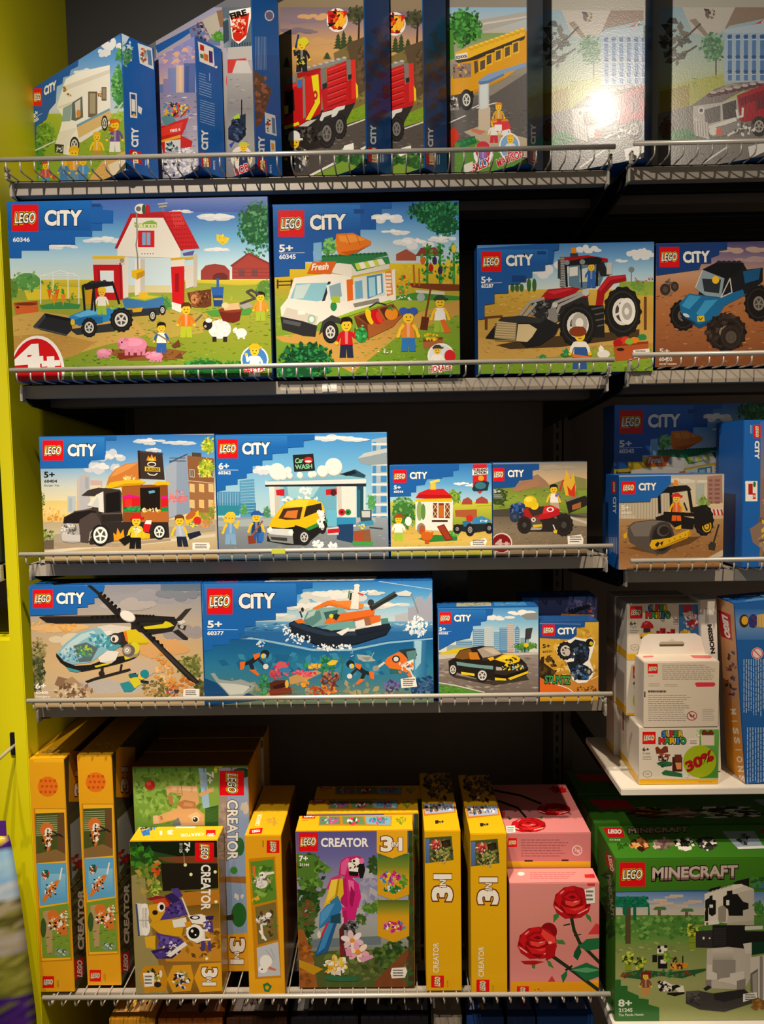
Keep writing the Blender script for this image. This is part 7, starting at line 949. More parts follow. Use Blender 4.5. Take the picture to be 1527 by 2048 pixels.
a.p('c8246c', 405,860, 420,770, 460,740, 540,735, 570,745, 570,880, 470,890); a.p('e05a98', 425,780, 465,745, 480,760, 450,870, 420,860); a.p('f2eee4', 470,785, 530,745, 555,760, 550,860, 480,850); a.fl(['1a1614', 'f2eee4'], 510, 800, 34, 36, 30, 12); a.e('f2eee4', 510, 770, 15); a.e('1a1614', 512, 770, 9); a.p('1a1816', 545,790, 580,785, 590,830, 575,885, 555,890, 540,840); a.p('1a1816', 475,840, 545,845, 540,875, 480,870); a.e('e86aa4', 565, 770, 18, 20)
a.p('e0b828', 300,1090, 355,900, 435,890, 440,1000, 400,1060, 350,1060); a.p('f0d04a', 355,905, 400,895, 380,1000, 320,1060); a.p('b08a14', 400,895, 412,895, 395,1020, 380,1030); a.p('3a7a9c', 345,1050, 400,1010, 420,1060, 360,1090); a.p('2f78b4', 275,1130, 330,1070, 415,1050, 430,1090, 380,1200, 330,1200, 270,1240); a.p('4f98d0', 280,1130, 330,1080, 380,1060, 330,1160, 278,1220); a.p('225a90', 330,1190, 400,1180, 330,1400, 250,1430, 245,1410); a.p('3f88c0', 330,1200, 375,1190, 310,1370, 255,1415); a.p('c82c34', 275,1300, 325,1195, 340,1195, 285,1310); a.p('1f4a5c', 350,1150, 420,1130, 420,1200, 350,1200); a.e('d8d0c8', 270, 1280, 14, 26)
a.p(MG, 425,1090, 535,1090, 520,1180, 440,1180); a.p('b81c64', 430,1120, 460,1110, 470,1205, 440,1205); a.p('d8b8c0', 425,1160, 440,1160, 440,1210, 428,1210); a.fl(['1a1a1a', '3a3a3c', '6a6a6c'], 490, 1230, 46, 44, 50, 18); a.p('5a2424', 410,1245, 440,1200, 450,1420, 415,1420); a.p('3a2018', 500,1250, 520,1260, 540,1320, 520,1320)
for cx, cy, c1, c2 in ((500, 1320, 'e0c0cc', 'f0e0e4'), (540, 1400, 'e8a8b8', 'f4dcc8'), (390, 1490, 'e8c840', 'f0ece0')):
    for k in range(6):
        t_ = k*1.047+.3; a.e((c1, c2)[k % 2], cx+48*math.cos(t_), cy+40*math.sin(t_), 34, 20, math.degrees(t_))
    a.e('e8941c', cx, cy, 18, 16)
a.p('e090b0', 450,1380, 490,1370, 500,1430, 460,1430); a.p('d89ab8', 540,1440, 640,1420, 650,1440, 570,1475); a.fl(['e8c82c', 'f0ece0', 'e8a01c', 'd8d0c0'], 390, 1500, 90, 60, 50, 20); a.p('2f6a44', 310,1560, 420,1570, 550,1570, 540,1600, 400,1605, 320,1595); a.p('7a2428', 415,1350, 445,1350, 445,1430, 415,1430)
def flag(y0, y1, d): a.p('d8a01c', 675,y0, 895,y0, 895,y1-d, 785,y1, 675,y1-d)
flag(1040, 1335, 45); a.grad(['4a6424', '8a8c28', 'd8a01c'], 676, 1040, 894, 1160); flag(715, 1042, 40); a.grad(['3f6a34', '7a8a2c', 'd8a01c'], 676, 720, 894, 900); a.p('e6ac1e', 670,558, 882,560, 882,712, 780,752, 670,712)
three(a, 705, 600, 852, 700, 0); a.fl(['e0489a', '3a8ac8', 'd02478', 'f0c02c', '8a2a9a'], 765, 885, 66, 46, 60, 20); a.fl(['2f8a44', '1f6a34', 'd8dcd8'], 775, 965, 60, 22, 40, 16); a.fl(['6aa83c', '4a8a2c'], 855, 910, 26, 50, 26, 15); a.fl(['d02478', 'e86aa4', '3a9ac8', 'f0ece4', '9a2a8a', 'c8202c'], 790, 1225, 72, 38, 70, 18)
a.badge(128, 572, 262, 702); a.word('CREATOR', 285, 670, 608, 670, 58); a.word('7+', 132, 770, 190, 770, 36, part='age_mark'); a.word('31144', 136, 805, 200, 805, 18, part='set_number')
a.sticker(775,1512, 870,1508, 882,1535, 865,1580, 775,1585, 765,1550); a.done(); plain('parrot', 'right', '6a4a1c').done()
a = Art(BX['parrot'], 'top', E3, seed=50); a.bg('f0b81c'); a.p('e2101a', 160,442, 248,442, 240,476, 150,476, part='maker_badge'); a.t('LEGO', 'fbfaf5', 168, 466, 236, 466, 16, .05, 0, 'panel'); a.fine('8a6a14', 150, 484, 200, 494, 1, .4, part='panel'); a.p('c88410', 272,458, 775,458, 770,528, 265,525); a.p('5a8a6a', 278,462, 412,462, 418,515, 275,518); a.fl(['c84a9a', 'a8c8b0', '6a4a7a'], 345, 488, 54, 20, 24, 14); a.p('6a8a5a', 430,460, 575,462, 590,518, 435,515); a.fl(['d8306a', 'f0ece4', '3a5a2c'], 510, 490, 44, 24, 30, 14); a.p('7ab0c8', 590,462, 765,462, 765,520, 600,515); a.fl(['3a8ac8', 'd8489a', '2f8a5a'], 685, 490, 66, 18, 34, 14)
for k in range(4): a.l('8aa024', 5, 840,520, 810+20*k,470)
a.fl(['8aa024', '6a8a1c'], 840, 485, 34, 26, 16, 9); a.done()
for k, (dx, l) in enumerate(((0.012, 'yellow-topped box directly behind the parrot box'), (0.020, 'yellow-topped box rearmost behind the parrot box'))):
    o = copy_tree(BX['parrot']); o.location = (-0.1755+dx, 1.293+0.060*(k+1)+0.003, Z5); o['label'] = l
# ---- house spine pair
a = Art(BX['spine'], 'front', E4, seed=51); a.bg('e2ac10'); a.p('4a5430', 90,640, 300,625, 315,800, 100,825); a.grad(['5a78b0', '4a6494'], 92, 645, 140, 820); a.fl(['8a9a4c', 'b89a5c', '6a7a3c', 'c8a060', '3a2c1c', 'a8b058'], 225, 740, 80, 84, 110, 16); a.p('b83a34', 150,660, 210,650, 215,700, 160,720); a.fl(['d84a3c', 'f0e0d0', '8a2420'], 185, 690, 36, 34, 40, 12); a.p('2a2014', 225,660, 290,650, 295,700, 230,705); a.e('3a2c18', 255, 690, 20, 22)
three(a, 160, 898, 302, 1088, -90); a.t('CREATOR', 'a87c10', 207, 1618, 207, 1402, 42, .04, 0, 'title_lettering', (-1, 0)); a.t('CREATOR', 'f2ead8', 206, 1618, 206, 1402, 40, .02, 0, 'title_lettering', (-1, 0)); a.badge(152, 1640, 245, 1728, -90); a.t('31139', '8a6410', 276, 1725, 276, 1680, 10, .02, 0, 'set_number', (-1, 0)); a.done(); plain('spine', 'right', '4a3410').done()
a = Art(BX['spine'], 'top', E4, seed=52); a.bg('e8b418'); a.p('2a2420', 180,512, 205,510, 205,535, 182,537); a.fl(['2a2420'], 225, 522, 18, 8, 12, 8); a.p('c87818', 88,392, 325,380, 330,455, 100,480); a.p('a8b4d0', 98,392, 318,385, 320,448, 108,465); a.fl(['f0ece8', '3a4a6c', 'c89a6c', '8a6a4c', '2a2a34'], 170, 425, 70, 30, 50, 16); a.fl(['e8e4e8', '6a7a9c'], 270, 410, 50, 26, 20, 14); a.fl(['3a2c1c', '6a5434', '8a7048', '4a4434', 'a08a60'], 210, 240, 110, 120, 120, 22); a.done()
o = copy_tree(BX['spine']); o.location = (0.1235, 1.2715, Z5); o['label'] = 'yellow spine with a small house picture, touching the pink rose boxes'
# ---- roses
RD, RM, RL = '9c0c14', 'c8141c', 'e84038'
def rose(a, cx, cy, rx, ry):
    def q(c, *xy): a.p(c, *[v for i in range(0, len(xy), 2) for v in (cx+xy[i]*rx, cy+xy[i+1]*ry)])
    q('8a0a10', -.95,.1, -.85,-.45, -.4,-.9, .1,-1, .6,-.85, .95,-.35, 1,.2, .75,.7, .2,1, -.3,.95, -.8,.6)
    q(RM, -.9,-.1, -.7,-.6, -.25,-.92, .1,-.98, .2,-.75, -.3,-.5, -.55,0, -.6,.35); q('b01018', .1,-.98, .6,-.82, .92,-.35, .9,.1, .6,.3, .55,-.3, .2,-.7)
    q('a00e16', -.55,-.35, -.2,-.68, .25,-.7, .52,-.35, .5,.1, .1,.32, -.35,.2); q(RM, -.4,-.3, -.1,-.55, .2,-.55, .4,-.25, .2,-.1, -.15,-.15); q('780810', -.2,-.3, .05,-.42, .25,-.28, .05,-.2); q(RL, -.35,-.1, .1,-.02, .45,-.15, .4,.1, .05,.28, -.3,.15)
    q('d01c20', -.6,.1, -.35,.3, .1,.38, .6,.2, .75,.05, .7,.45, .25,.75, -.25,.7); q('e83c34', -.1,.42, .35,.36, .65,.2, .55,.42, .2,.55); q('b8121a', -1,.12, -.7,.3, -.3,.72, .05,.98, -.35,1.02, -.8,.65); q('d82a28', -1,.12, -.7,.3, -.35,.68, -.5,.6, -.85,.36); q('b8121a', 1,.2, .7,.42, .25,.78, .08,1.02, .5,.95, .9,.6); q('d82a28', 1,.2, .75,.4, .35,.72, .6,.62, .92,.4)
    a.l('f4b8b0', rx*.05, cx-rx*.86, cy+ry*.3, cx-rx*.5, cy+ry*.62); a.l('f4b8b0', rx*.05, cx+rx*.35, cy+ry*.72, cx+rx*.85, cy+ry*.42); a.e('f0a09c', cx+rx*.2, cy-ry*.02, rx*.12, ry*.04, -10); a.e('f0a09c', cx-rx*.5, cy-ry*.6, rx*.14, ry*.04, -40)
a = Art(BX['rose'], 'front', E4, seed=53); a.bg('d88880'); a.grad(['dc8c88', 'd88a80', 'd4847c', 'dc8a88'], 715, 965, 1400, 1690); a.r('e8a01c', 700, 1685, 1400, 1840); a.p('d03a3c', 1290,1340, 1350,1260, 1400,1280, 1400,1340); a.p('c8343c', 1000,1685, 1030,1640, 1055,1685); a.p('d0383c', 1280,960, 1345,960, 1340,990, 1290,990); a.p('f0b02c', 1300,1685, 1400,1660, 1400,1700)
a.l('24301c', 24, 1165,1190, 1190,1310, 1230,1400, 1400,1570); a.l('24301c', 26, 1020,1490, 1160,1590, 1400,1770); a.l('24301c', 10, 1115,1275, 1160,1265); a.l('24301c', 8, 1190,1350, 1240,1340); a.l('1c2416', 14, 1130,1600, 1175,1570)
for P, c in (((1220,1430, 1280,1375, 1380,1365, 1390,1440, 1290,1460), '1f6a3c'), ((1225,1410, 1190,1470, 1185,1500, 1215,1530, 1245,1470), '185030'), ((1170,1590, 1280,1545, 1380,1590, 1390,1640, 1280,1680), '1f6a3c'), ((1160,1600, 1280,1580, 1385,1600, 1280,1620), '5a9c70'), ((1140,1600, 1095,1640, 1110,1695, 1140,1640), '1f6a3c'), ((1270,1180, 1310,1210, 1318,1258, 1280,1220), '3f7a3c'), ((1080,1180, 1040,1200, 1040,1258, 1080,1215), '3f7a3c'), ((1060,1380, 1110,1380, 1132,1415, 1070,1410), '3f7a3c'), ((990,1525, 1020,1540, 1045,1590, 1005,1570), '3f7a3c'), ((880,1550, 910,1560, 905,1592, 885,1585), '3f7a3c')): a.p(c, *P)
rose(a, 1172, 1105, 138, 118); a.e('8a0c12', 1005, 1320, 62, 66); rose(a, 920, 1400, 146, 116); a.p(RL, 960,1300, 1050,1360, 1065,1420, 1000,1400, 950,1340); a.p('b01018', 980,1420, 1060,1400, 1050,1500, 985,1530); a.p('b01018', 800,1535, 900,1530, 975,1540, 900,1562, 830,1558); a.e('f4b0a8', 1015, 1400, 14, 10)
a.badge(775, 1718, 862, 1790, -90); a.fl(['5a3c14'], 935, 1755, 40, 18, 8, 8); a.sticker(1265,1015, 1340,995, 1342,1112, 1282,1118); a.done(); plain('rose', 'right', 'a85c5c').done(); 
a = Art(BX['rose'], 'top', E4, seed=54); a.bg('e0908c'); a.p('c8242c', 1265,905, 1335,900, 1345,930, 1270,930, part='maker_badge'); a.fine('c06c6c', 870, 885, 1210, 940, 4, .4); a.e('f0e0dc', 805, 900, 26, 14); a.done()
a = Art(BX['roselie3'], 'front', E4, seed=55); a.bg('cc7c7c'); a.r('e8b01c', 690, 808, 1330, 850); a.badge(710, 640, 775, 706); a.fine('a05858', 805, 645, 1150, 780, 7, .35); a.e('e8d4d0', 1212, 730, 38, 38); a.e('cc7c7c', 1212, 730, 31, 31); a.l('e8d4d0', 6, 1188,705, 1236,755); a.fl(['e8d4d0'], 1212, 730, 18, 14, 8, 8); a.r('3a1c2c', 830, 800, 890, 812); a.r('3a1c2c', 1100, 796, 1150, 808); a.done()
a = Art(BX['roselie3'], 'top', E4, seed=56); a.bg('d88484'); a.l('1c2416', 16, 590,290, 800,330, 950,390); a.l('1c2416', 16, 640,370, 780,420, 840,490); a.p('2a4a2c', 700,480, 740,500, 720,510); a.p('3f7a44', 925,490, 965,480, 960,505); rose(a, 855, 545, 130, 52); rose(a, 1040, 430, 125, 44); a.fl([RM, RD], 1060, 290, 60, 18, 24, 26); a.p('c83a3c', 650,450, 690,445, 685,490, 650,490); a.sticker(695,555, 760,550, 765,600, 700,605); a.done()
for k in range(3):
    a = Art(BX['roselie%d' % k], 'front', None, seed=60+k); a.bg('cc7c7c'); a.r('e8b01c', 0, 880, 1000, 1000); a.fine('a05858', 200, 150, 750, 700, 7, .35); a.done()
# ---- blocky panda house
GR = '3f7a1e'
a = Art(BX['panda'], 'front', E5, seed=57); a.bg(GR); a.grad(['47841f', '3f7a1e'], 285, 700, 1700, 960); a.grad(['5f84bc', '8aa4c8', 'c0bcb0', 'd0bca0'], 275, 985, 1900, 1200); a.l('2a4a7c', 6, 275,985, 1900,950)
for x, y in ((720, 1005), (590, 1040), (640, 1065), (870, 1050), (760, 1085), (550, 1090)): a.r('d0b8a0', x, y, x+110, y+22); a.r('c8b4a4', x-40, y+14, x+60, y+30)
a.grad(['5a8a3c', '4f8434', '5f8c3c', '7a9a4c'], 275, 1170, 1900, 1420); a.fl(['3f742c', '6a9a44', '54883a', '7aa850', '4a7a30'], 640, 1270, 360, 90, 180, 24, .8, 0, True); a.grad(['7a9048', '929c5c', 'a0a468', '98a060', 'a4a86c'], 275, 1400, 1900, 2060); a.fl(['8a9450', 'a8ac6c', '7a8844'], 620, 1430, 340, 40, 60, 26, .3, 0, True)
a.p('14684c', 275,1020, 500,1020, 555,1080, 560,1170, 545,1170, 545,1105, 450,1105, 450,1210, 425,1210, 425,1105, 275,1105); a.fl(['1a7a58', '0f5a40'], 410, 1060, 130, 36, 40, 22, .8, 0, True); a.r('54482c', 362, 1105, 405, 1400); a.p('14684c', 340,1105, 375,1105, 372,1180, 340,1160)
for x, y in ((635, 1120), (855, 1135)): a.p('4a7a44', x-45,y, x-30,y-18, x+45,y-18, x+60,y, x+50,y+8, x-48,y+8); a.r('6a5a44', x-12, y+8, x+14, y+50)
# small scene
def bamboo(x, y, h):
    a.r('8a9a24', x-26, y, x+26, y+h); a.fl(['b8c83a', '4a6a1c', '2a3c14', 'd0d84a'], x, y, 46, 50, 34, 19)
    for k in range(3): a.r('6a7a1c', x-26, y+h*k/3, x+26, y+h*k/3+6)
bamboo(385, 1520, 140); bamboo(485, 1560, 100); bamboo(900, 1290, 150); a.l('9aa03c', 12, 905,1270, 990,1250)
a.p('2a5a34', 330,1640, 480,1610, 700,1630, 1010,1600, 1010,1620, 820,1680, 640,1660, 500,1690, 340,1670); a.fl(['3a7a44', '2a5a34', '8a3a2c', '4f8a4c'], 640, 1645, 300, 30, 70, 20); a.fl(['8a4a2c', '6a3420'], 370, 1655, 40, 16, 12, 20); a.r('ece4d8', 618, 1420, 700, 1480); a.r('1d1b1a', 620, 1415, 645, 1440); a.r('1d1b1a', 675, 1412, 700, 1435); a.r('1d1b1a', 632, 1445, 652, 1470); a.r('1d1b1a', 580, 1490, 618, 1550); a.r('1d1b1a', 625, 1495, 700, 1600); a.r('ece4d8', 645, 1530, 690, 1560); a.fl(['8ab03c', '6a9030', 'b8c84c'], 700, 1505, 30, 44, 30, 20); a.p('d8902c', 720,1580, 790,1550, 870,1555, 860,1595, 770,1615, 725,1605); a.fl(['e8a83c', 'c87820', '2a2420'], 780, 1580, 50, 20, 30, 17); a.l('1d1b1a', 9, 825,1500, 825,1555); a.fl(['1d1b1a', '8a5a2c'], 760, 1530, 20, 20, 10, 14)
a.fig(527, 1625, 190, '8a4a30', 'c89048', '6a1c20'); a.p('7a2428', 485,1640, 500,1625, 565,1625, 570,1680, 550,1680, 545,1650, 505,1650, 500,1690, 487,1700)
a.p('ece4d8', 640,1720, 700,1710, 735,1730, 830,1740, 840,1790, 800,1800, 760,1760, 700,1770, 650,1760); a.fl(['1d1b1a', 'ece4d8'], 680, 1745, 44, 36, 40, 18, .8, 0, True); a.p('1d1b1a', 735,1740, 780,1730, 810,1745, 770,1760, 740,1790); a.p('1d1b1a', 700,1795, 840,1790, 840,1805, 760,1825, 700,1810)
# house shaped like a blocky panda
a.p('1d1b1a', 1030,970, 1050,955, 1130,935, 1130,955, 1035,985); a.p('1d1b1a', 1225,915, 1260,895, 1360,870, 1360,990, 1300,990, 1300,930); a.p('d8d0c0', 1000,1000, 1130,955, 1225,925, 1300,920, 1400,960, 1400,1235, 1170,1235, 1000,1210); a.p('e4dccc', 1000,1000, 1225,930, 1230,1000, 1180,1010, 1175,1225, 1130,1225, 1100,1240, 1000,1240); a.p('c4bcac', 1230,1000, 1400,960, 1400,1235, 1180,1235); a.p('ece6da', 1225,925, 1300,918, 1312,940, 1230,965)
a.studs('b8b0a0', 1040,985, 1200,935, 6, 14, 5); a.p('1d1b1a', 1005,1050, 1040,1030, 1040,1015, 1065,1010, 1065,1045, 1092,1050, 1092,1160, 1060,1180, 1035,1160, 1035,1110, 1005,1115); a.p('1d1b1a', 1003,1150, 1010,1110, 1030,1110, 1030,1220, 1003,1220); a.r('ece6da', 1040, 1085, 1068, 1110); a.p('9c9484', 1110,1110, 1140,1090, 1175,1100, 1172,1225, 1110,1225); a.p('1d1b1a', 1150,1025, 1180,1005, 1180,975, 1225,970, 1225,1000, 1265,1000, 1310,1060, 1355,1075, 1355,1120, 1310,1130, 1310,1175, 1195,1175, 1190,1125, 1150,1090); a.r('ece6da', 1175, 1048, 1200, 1090)
a.p('ece6da', 1000,1220, 1110,1205, 1120,1240, 1000,1255); a.r('8a4a34', 1012, 1228, 1030, 1250); a.p('b8b0a0', 1180,1235, 1400,1210, 1400,1250, 1180,1255)
a.p('1f1d1c', 930,1300, 1065,1290, 1065,1250, 1330,1250, 1330,1300, 1480,1300, 1900,1300, 1900,1480, 1320,1440, 930,1430); a.p('343130', 930,1300, 1065,1292, 1065,1430, 930,1430); a.r('2a2827', 1070, 1270, 1175, 1425)
for y in range(1280, 1420, 20): a.l('3f3c3a', 3, 1075,y, 1172,y)
a.r('ece6da', 985, 1345, 1000, 1365); a.r('ece6da', 1035, 1350, 1048, 1362); a.p('d8d0c4', 1325,1260, 1470,1255, 1470,1285, 1325,1290)
a.p('c8beb0', 1020,1440, 1190,1425, 1320,1440, 1380,1400, 1380,1660, 1320,1770, 1010,1760); a.grad(['d8cec0', 'b4aca0', '8f8880', 'a09890'], 1065, 1440, 1230, 1690); a.p('d8d0c4', 1310,1400, 1380,1390, 1380,1480, 1330,1480); a.r('c8c0b4', 1260, 1480, 1330, 1640); a.p('9c948a', 1065,1530, 1250,1530, 1250,1640, 1200,1640, 1200,1670, 1100,1670, 1100,1620, 1065,1620); a.p('ddd5c8', 1020,1570, 1060,1570, 1060,1620, 1100,1640, 1100,1690, 1020,1690); a.p('ddd5c8', 1205,1640, 1320,1620, 1320,1760, 1205,1720, 1100,1700, 1130,1680, 1205,1670); a.p('8a8278', 1260,1700, 1330,1680, 1330,1770, 1260,1770); a.p('8a8278', 1010,1690, 1055,1690, 1055,1760, 1010,1760)
a.p('d8d0c4', 1370,1510, 1560,1480, 1900,1500, 1900,1900, 1450,1850, 1370,1760); a.r('8f8980', 1445, 1500, 1470, 1850); a.p('6f6a62', 1370,1640, 1430,1600, 1430,1830, 1370,1780); a.p('a8a096', 1385,1650, 1425,1625, 1425,1800, 1390,1790); a.p('143a24', 1380,1390, 1520,1380, 1520,1470, 1380,1490)
a.p('3f3d3b', 850,1790, 960,1780, 1070,1800, 1320,1765, 1370,1810, 1440,1840, 1380,1880, 1160,1950, 960,1930, 850,1880); a.p('55524e', 850,1785, 960,1775, 960,1800, 850,1810); a.fl(['4a4744', '34312f', '5a5652'], 910, 1850, 50, 44, 40, 18, .8, 0, True); a.p('2a2827', 1070,1800, 1320,1770, 1370,1815, 1160,1870, 1080,1850); a.p('2a2827', 990,1760, 1030,1735, 1060,1750, 1010,1780)
a.fl(['a87a34', '8a5a24'], 1430, 1890, 50, 34, 30, 20, .8, 0, True); a.p('2f6a2c', 280,1690, 325,1690, 325,1740, 380,1740, 380,1780, 470,1820, 470,1840, 550,1850, 550,1890, 635,1915, 635,2060, 260,2060); a.tree(1440, 1120, 50, 60, ('3f7a34', '54903c'), 30, 20); a.fl(['3f7a8c', '2a5a24', '4a8a34'], 1430, 910, 60, 40, 30, 20, .8, 0, True)
a.badge(318, 745, 522, 940)
a.t('MINECRAFT', '241c18', 582, 888, 1266, 868, 96, .10, .05, 'title_lettering'); a.t('MINECRAFT', '8a6a5c', 582, 886, 1266, 866, 94, .05, .05, 'title_lettering'); a.t('MINECRAFT', 'd0bcb0', 584, 870, 1266, 850, 80, .035, .05, 'title_lettering')
a.word('8+', 308, 1905, 412, 1905, 54, part='age_mark', col='e8ecdc'); a.word('21245', 310, 1950, 418, 1948, 28, part='set_number', col='e0e8d0'); a.word('The Panda Haven', 306, 1985, 508, 1980, 20, part='panel', col='d8e0c8', off=.01)
a.sticker(1310,1805, 1420,1790, 1425,1835, 1310,1870); a.done()
a = Art(BX['panda'], 'left', E5, seed=58); a.bg('3a6a20'); a.p('a81a1c', 205,655, 265,720, 258,830, 210,760, part='maker_badge'); a.t('LEGO', 'e8dcc8', 222, 690, 246, 815, 24, .05, .1, 'maker_badge', (1, 0)); a.fl(['2a4a1c', '24401c'], 230, 1100, 40, 300, 40, 40); a.t('MINECRAFT', '8a8c70', 218, 850, 248, 1180, 26, .04, 0, 'title_lettering', (1, 0)); a.done()
a = Art(BX['panda'], 'top', E5, seed=59); a.bg('3f7c20'); a.p('c8181c', 180,465, 335,468, 360,545, 225,545, part='maker_badge'); a.t('LEGO', 'f0e8dc', 225, 510, 330, 512, 30, .06, 0, 'maker_badge'); a.word('21245', 235, 568, 322, 570, 12, part='set_number', col='d8e0c8'); a.t('MINECRAFT', '2a2018', 388, 515, 868, 500, 46, .08, 0, 'title_lettering'); a.t('MINECRAFT', 'b0988c', 390, 510, 866, 495, 38, .035, 0, 'title_lettering')
for x, y, cs in ((485, 595, ['7a2a24', 'c89048', '2a1c14', 'd8a060']), (660, 590, ['8a6a64', '5a4a48', 'c8b0a4']), (845, 590, ['ece6da', '1d1b1a']), (1020, 590, ['1d1b1a', 'ece6da', '3a3836'])): a.fl(cs, x, y, 76, 46, 50, 26, .8, 20)
a.p('94a4b4', 1140,495, 1400,490, 1480,625, 1270,635); a.p('e4e8e8', 1262,620, 1480,610, 1480,632, 1272,638); a.fl(['2a2c30', '6a7480'], 1310, 560, 40, 40, 16, 24); a.fl(['2a5a18', '1f4a14'], 330, 610, 50, 22, 12, 20); a.p('a81a1c', 1450,480, 1540,470, 1560,510, 1460,515); a.done()
for k in ('pandamid', 'pandaback'):
    a = Art(BX[k], 'top', None, seed=61); a.bg('376e1e'); a.p('b01a1c', 30,150, 200,150, 220,500, 60,500)
    for x, cs in ((260, ['7a2a24', 'c89048', '2a1c14']), (400, ['8a6a64', '5a4a48', 'c8b0a4']), (560, ['ece6da', '1d1b1a']), (680, ['1d1b1a', 'ece6da'])): a.fl(cs, x, 650, 60, 200, 40, 34, 1.5)
    a.p('94a4b4', 780,200, 940,200, 990,900, 830,900); a.fl(['2a2c30', '6a7480'], 880, 550, 40, 200, 14, 34); a.done()
    plain(k, 'left', '33641e').done()
# ---- white boxes on the tray
GOLD = 'e8b01c'
def mword(a, x0, y0, x1, y1):
    h = (y1-y0)*.46; cs = ('2f7ac0', 'e0b41c', 'd8282c', '2f9a48'); n = 0
    for word_, yb, s0, s1 in (('SUPER', y0+h, .12, .88), ('MARIO', y1, 0, 1)):
        L = len(word_)
        for k, ch in enumerate(word_):
            xa, xb = x0+(x1-x0)*(s0+(s1-s0)*k/L), x0+(x1-x0)*(s0+(s1-s0)*(k+.92)/L); c = (('2f7ac0', 'e0b41c', 'd8282c', '2f9a48', 'e0b41c') if word_ == 'SUPER' else ('d8282c', '2f9a48', 'e0b41c', '2f7ac0', '2f9a48'))[k]
            if ch == 'I': xa, xb = xa+(xb-xa)*.38, xb-(xb-xa)*.38
            a.t(ch, '1a1614', xa, yb+2, xb, yb+2, h*.96, .12, 0, 'title_lettering'); a.t(ch, c, xa, yb, xb, yb, h*.92, .05, 0, 'title_lettering')
a = Art(BX['redcap'], 'front', D8, seed=62); a.bg('dfd3c0'); a.r(GOLD, 250, 695, 1000, 740); a.badge(348, 274, 456, 384); mword(a, 490, 262, 705, 376); a.word('6+', 348, 443, 402, 443, 32, col='2a2622', part='age_mark'); a.word('71371', 350, 470, 408, 470, 16, col='4a443e', part='set_number', off=.01); a.fine('6a625a', 348, 482, 425, 518, 2, .3)
a.p('c8202a', 440,465, 460,420, 490,402, 525,410, 552,440, 556,468, 500,478); a.p('e8545c', 470,425, 500,410, 510,425, 480,440); a.r('3a3a34', 466, 470, 528, 508); a.p(GOLD, 440,520, 530,500, 590,515, 590,550, 470,555, 440,548); a.p('2a2420', 440,545, 470,540, 466,560, 440,560)
for x, w_, y in ((580, 30, 490), (612, 50, 468), (668, 36, 500), (705, 40, 475)): a.r('b01c2c', x, y, x+w_, 550); a.r('8a1420', x+w_*.5, y+12, x+w_, 550)
a.r('c02434', 580, 515, 745, 552); a.p('f0dcd0', 715,378, 790,378, 790,448, 715,450); a.fine('6a4a44', 725, 388, 780, 440, 4, .4); a.r('3f7ab4', 778, 258, 976, 550); a.p('c8282c', 810,262, 890,262, 895,320, 820,330); a.p('e8e0d4', 810,330, 900,330, 910,395, 840,400); a.p('b82430', 840,400, 900,390, 955,400, 945,450, 870,455); a.fl(['f0e8dc', 'd84a44', '6aa0d0'], 880, 400, 60, 90, 40, 17); a.fl([GOLD, 'f4d460'], 840, 505, 50, 22, 24, 17); a.e('8a847c', 390, 637, 38, 28); a.e('dfd3c0', 390, 637, 33, 24); a.fine('8a847c', 372, 628, 408, 646, 2, .4); a.done()
for k in ('redcap', 'midstack', 'lowstack', 'rear0', 'rear1', 'rear2', 'discount'):
    t = Art(BX[k], 'left', None, seed=63); t.bg('e2d8c8'); t.r(GOLD, 0, 850, 1000, 1000)
    if k == 'lowstack': t.r('8a2428', 300, 50, 420, 420); t.fine('6a625a', 320, 450, 400, 700, 1, .4, True)
    t.done()
for k in ('redcap', 'rear2', 'discount'): t = Art(BX[k], 'top', None, seed=64); t.bg('ded4c4'); t.done()
a = Art(BX['midstack'], 'front', D8, seed=65); a.bg('dfd3c0'); a.r(GOLD, 250, 1215, 1000, 1270); a.badge(375, 804, 480, 910); a.word('6+', 378, 968, 432, 968, 34, col='2a2622', part='age_mark'); a.word('71372', 382, 1000, 440, 1000, 18, col='4a443e', part='set_number', off=.01); a.e('a8b81c', 430, 1105, 56, 90); a.done()
a = Art(BX['lowstack'], 'front', D8, seed=65); a.bg('dfd3c0'); a.r(GOLD, 250, 1690, 1000, 1760); a.e('a09890', 380, 1640, 40, 30); a.e('dfd3c0', 380, 1640, 34, 25); a.done()
a = Art(BX['tabbox'], 'front', D8, seed=66); a.bg('dccdb8'); a.badge(505, 783, 592, 867); a.word('71371', 510, 895, 556, 895, 10, col='6a625a', part='set_number', off=.01); a.fine('8a8076', 632, 785, 1100, 925, 8, .3); a.p('d8384a', 918,955, 935,945, 1090,945, 1100,965, 1085,982, 935,985, part='panel'); a.fine('8a8076', 512, 950, 630, 985, 2, .3); a.fine('8a8076', 650, 960, 780, 985, 2, .3); a.fine('4a443e', 508, 1010, 680, 1040, 1, .6); a.fine('8a8076', 508, 1050, 880, 1290, 13, .28); a.e('b83a44', 893, 1240, 46, 42); a.e('dccdb8', 893, 1240, 38, 34); a.l('b83a44', 8, 865,1212, 922,1268); a.fl(['6a4a44'], 893, 1240, 20, 16, 10, 10); a.fine('9a9086', 985, 1175, 1095, 1285, 7, .3); a.r('2a2420', 466, 1025, 484, 1075); a.done()
t = Art(BX['tabbox'], 'left', None, seed=67); t.bg('e0d6c6'); t.done(); t = Art(BX['tabbox'], 'right', None, seed=67); t.bg('d8cebe'); t.done()
a = Art(BX['tabbox'], 'top', D8, seed=68); a.bg('e2d5c2'); a.p('d8606c', 460,712, 545,708, 560,722, 470,728); a.p('d84a58', 875,706, 1050,706, 1072,722, 1050,735, 910,732); a.done()
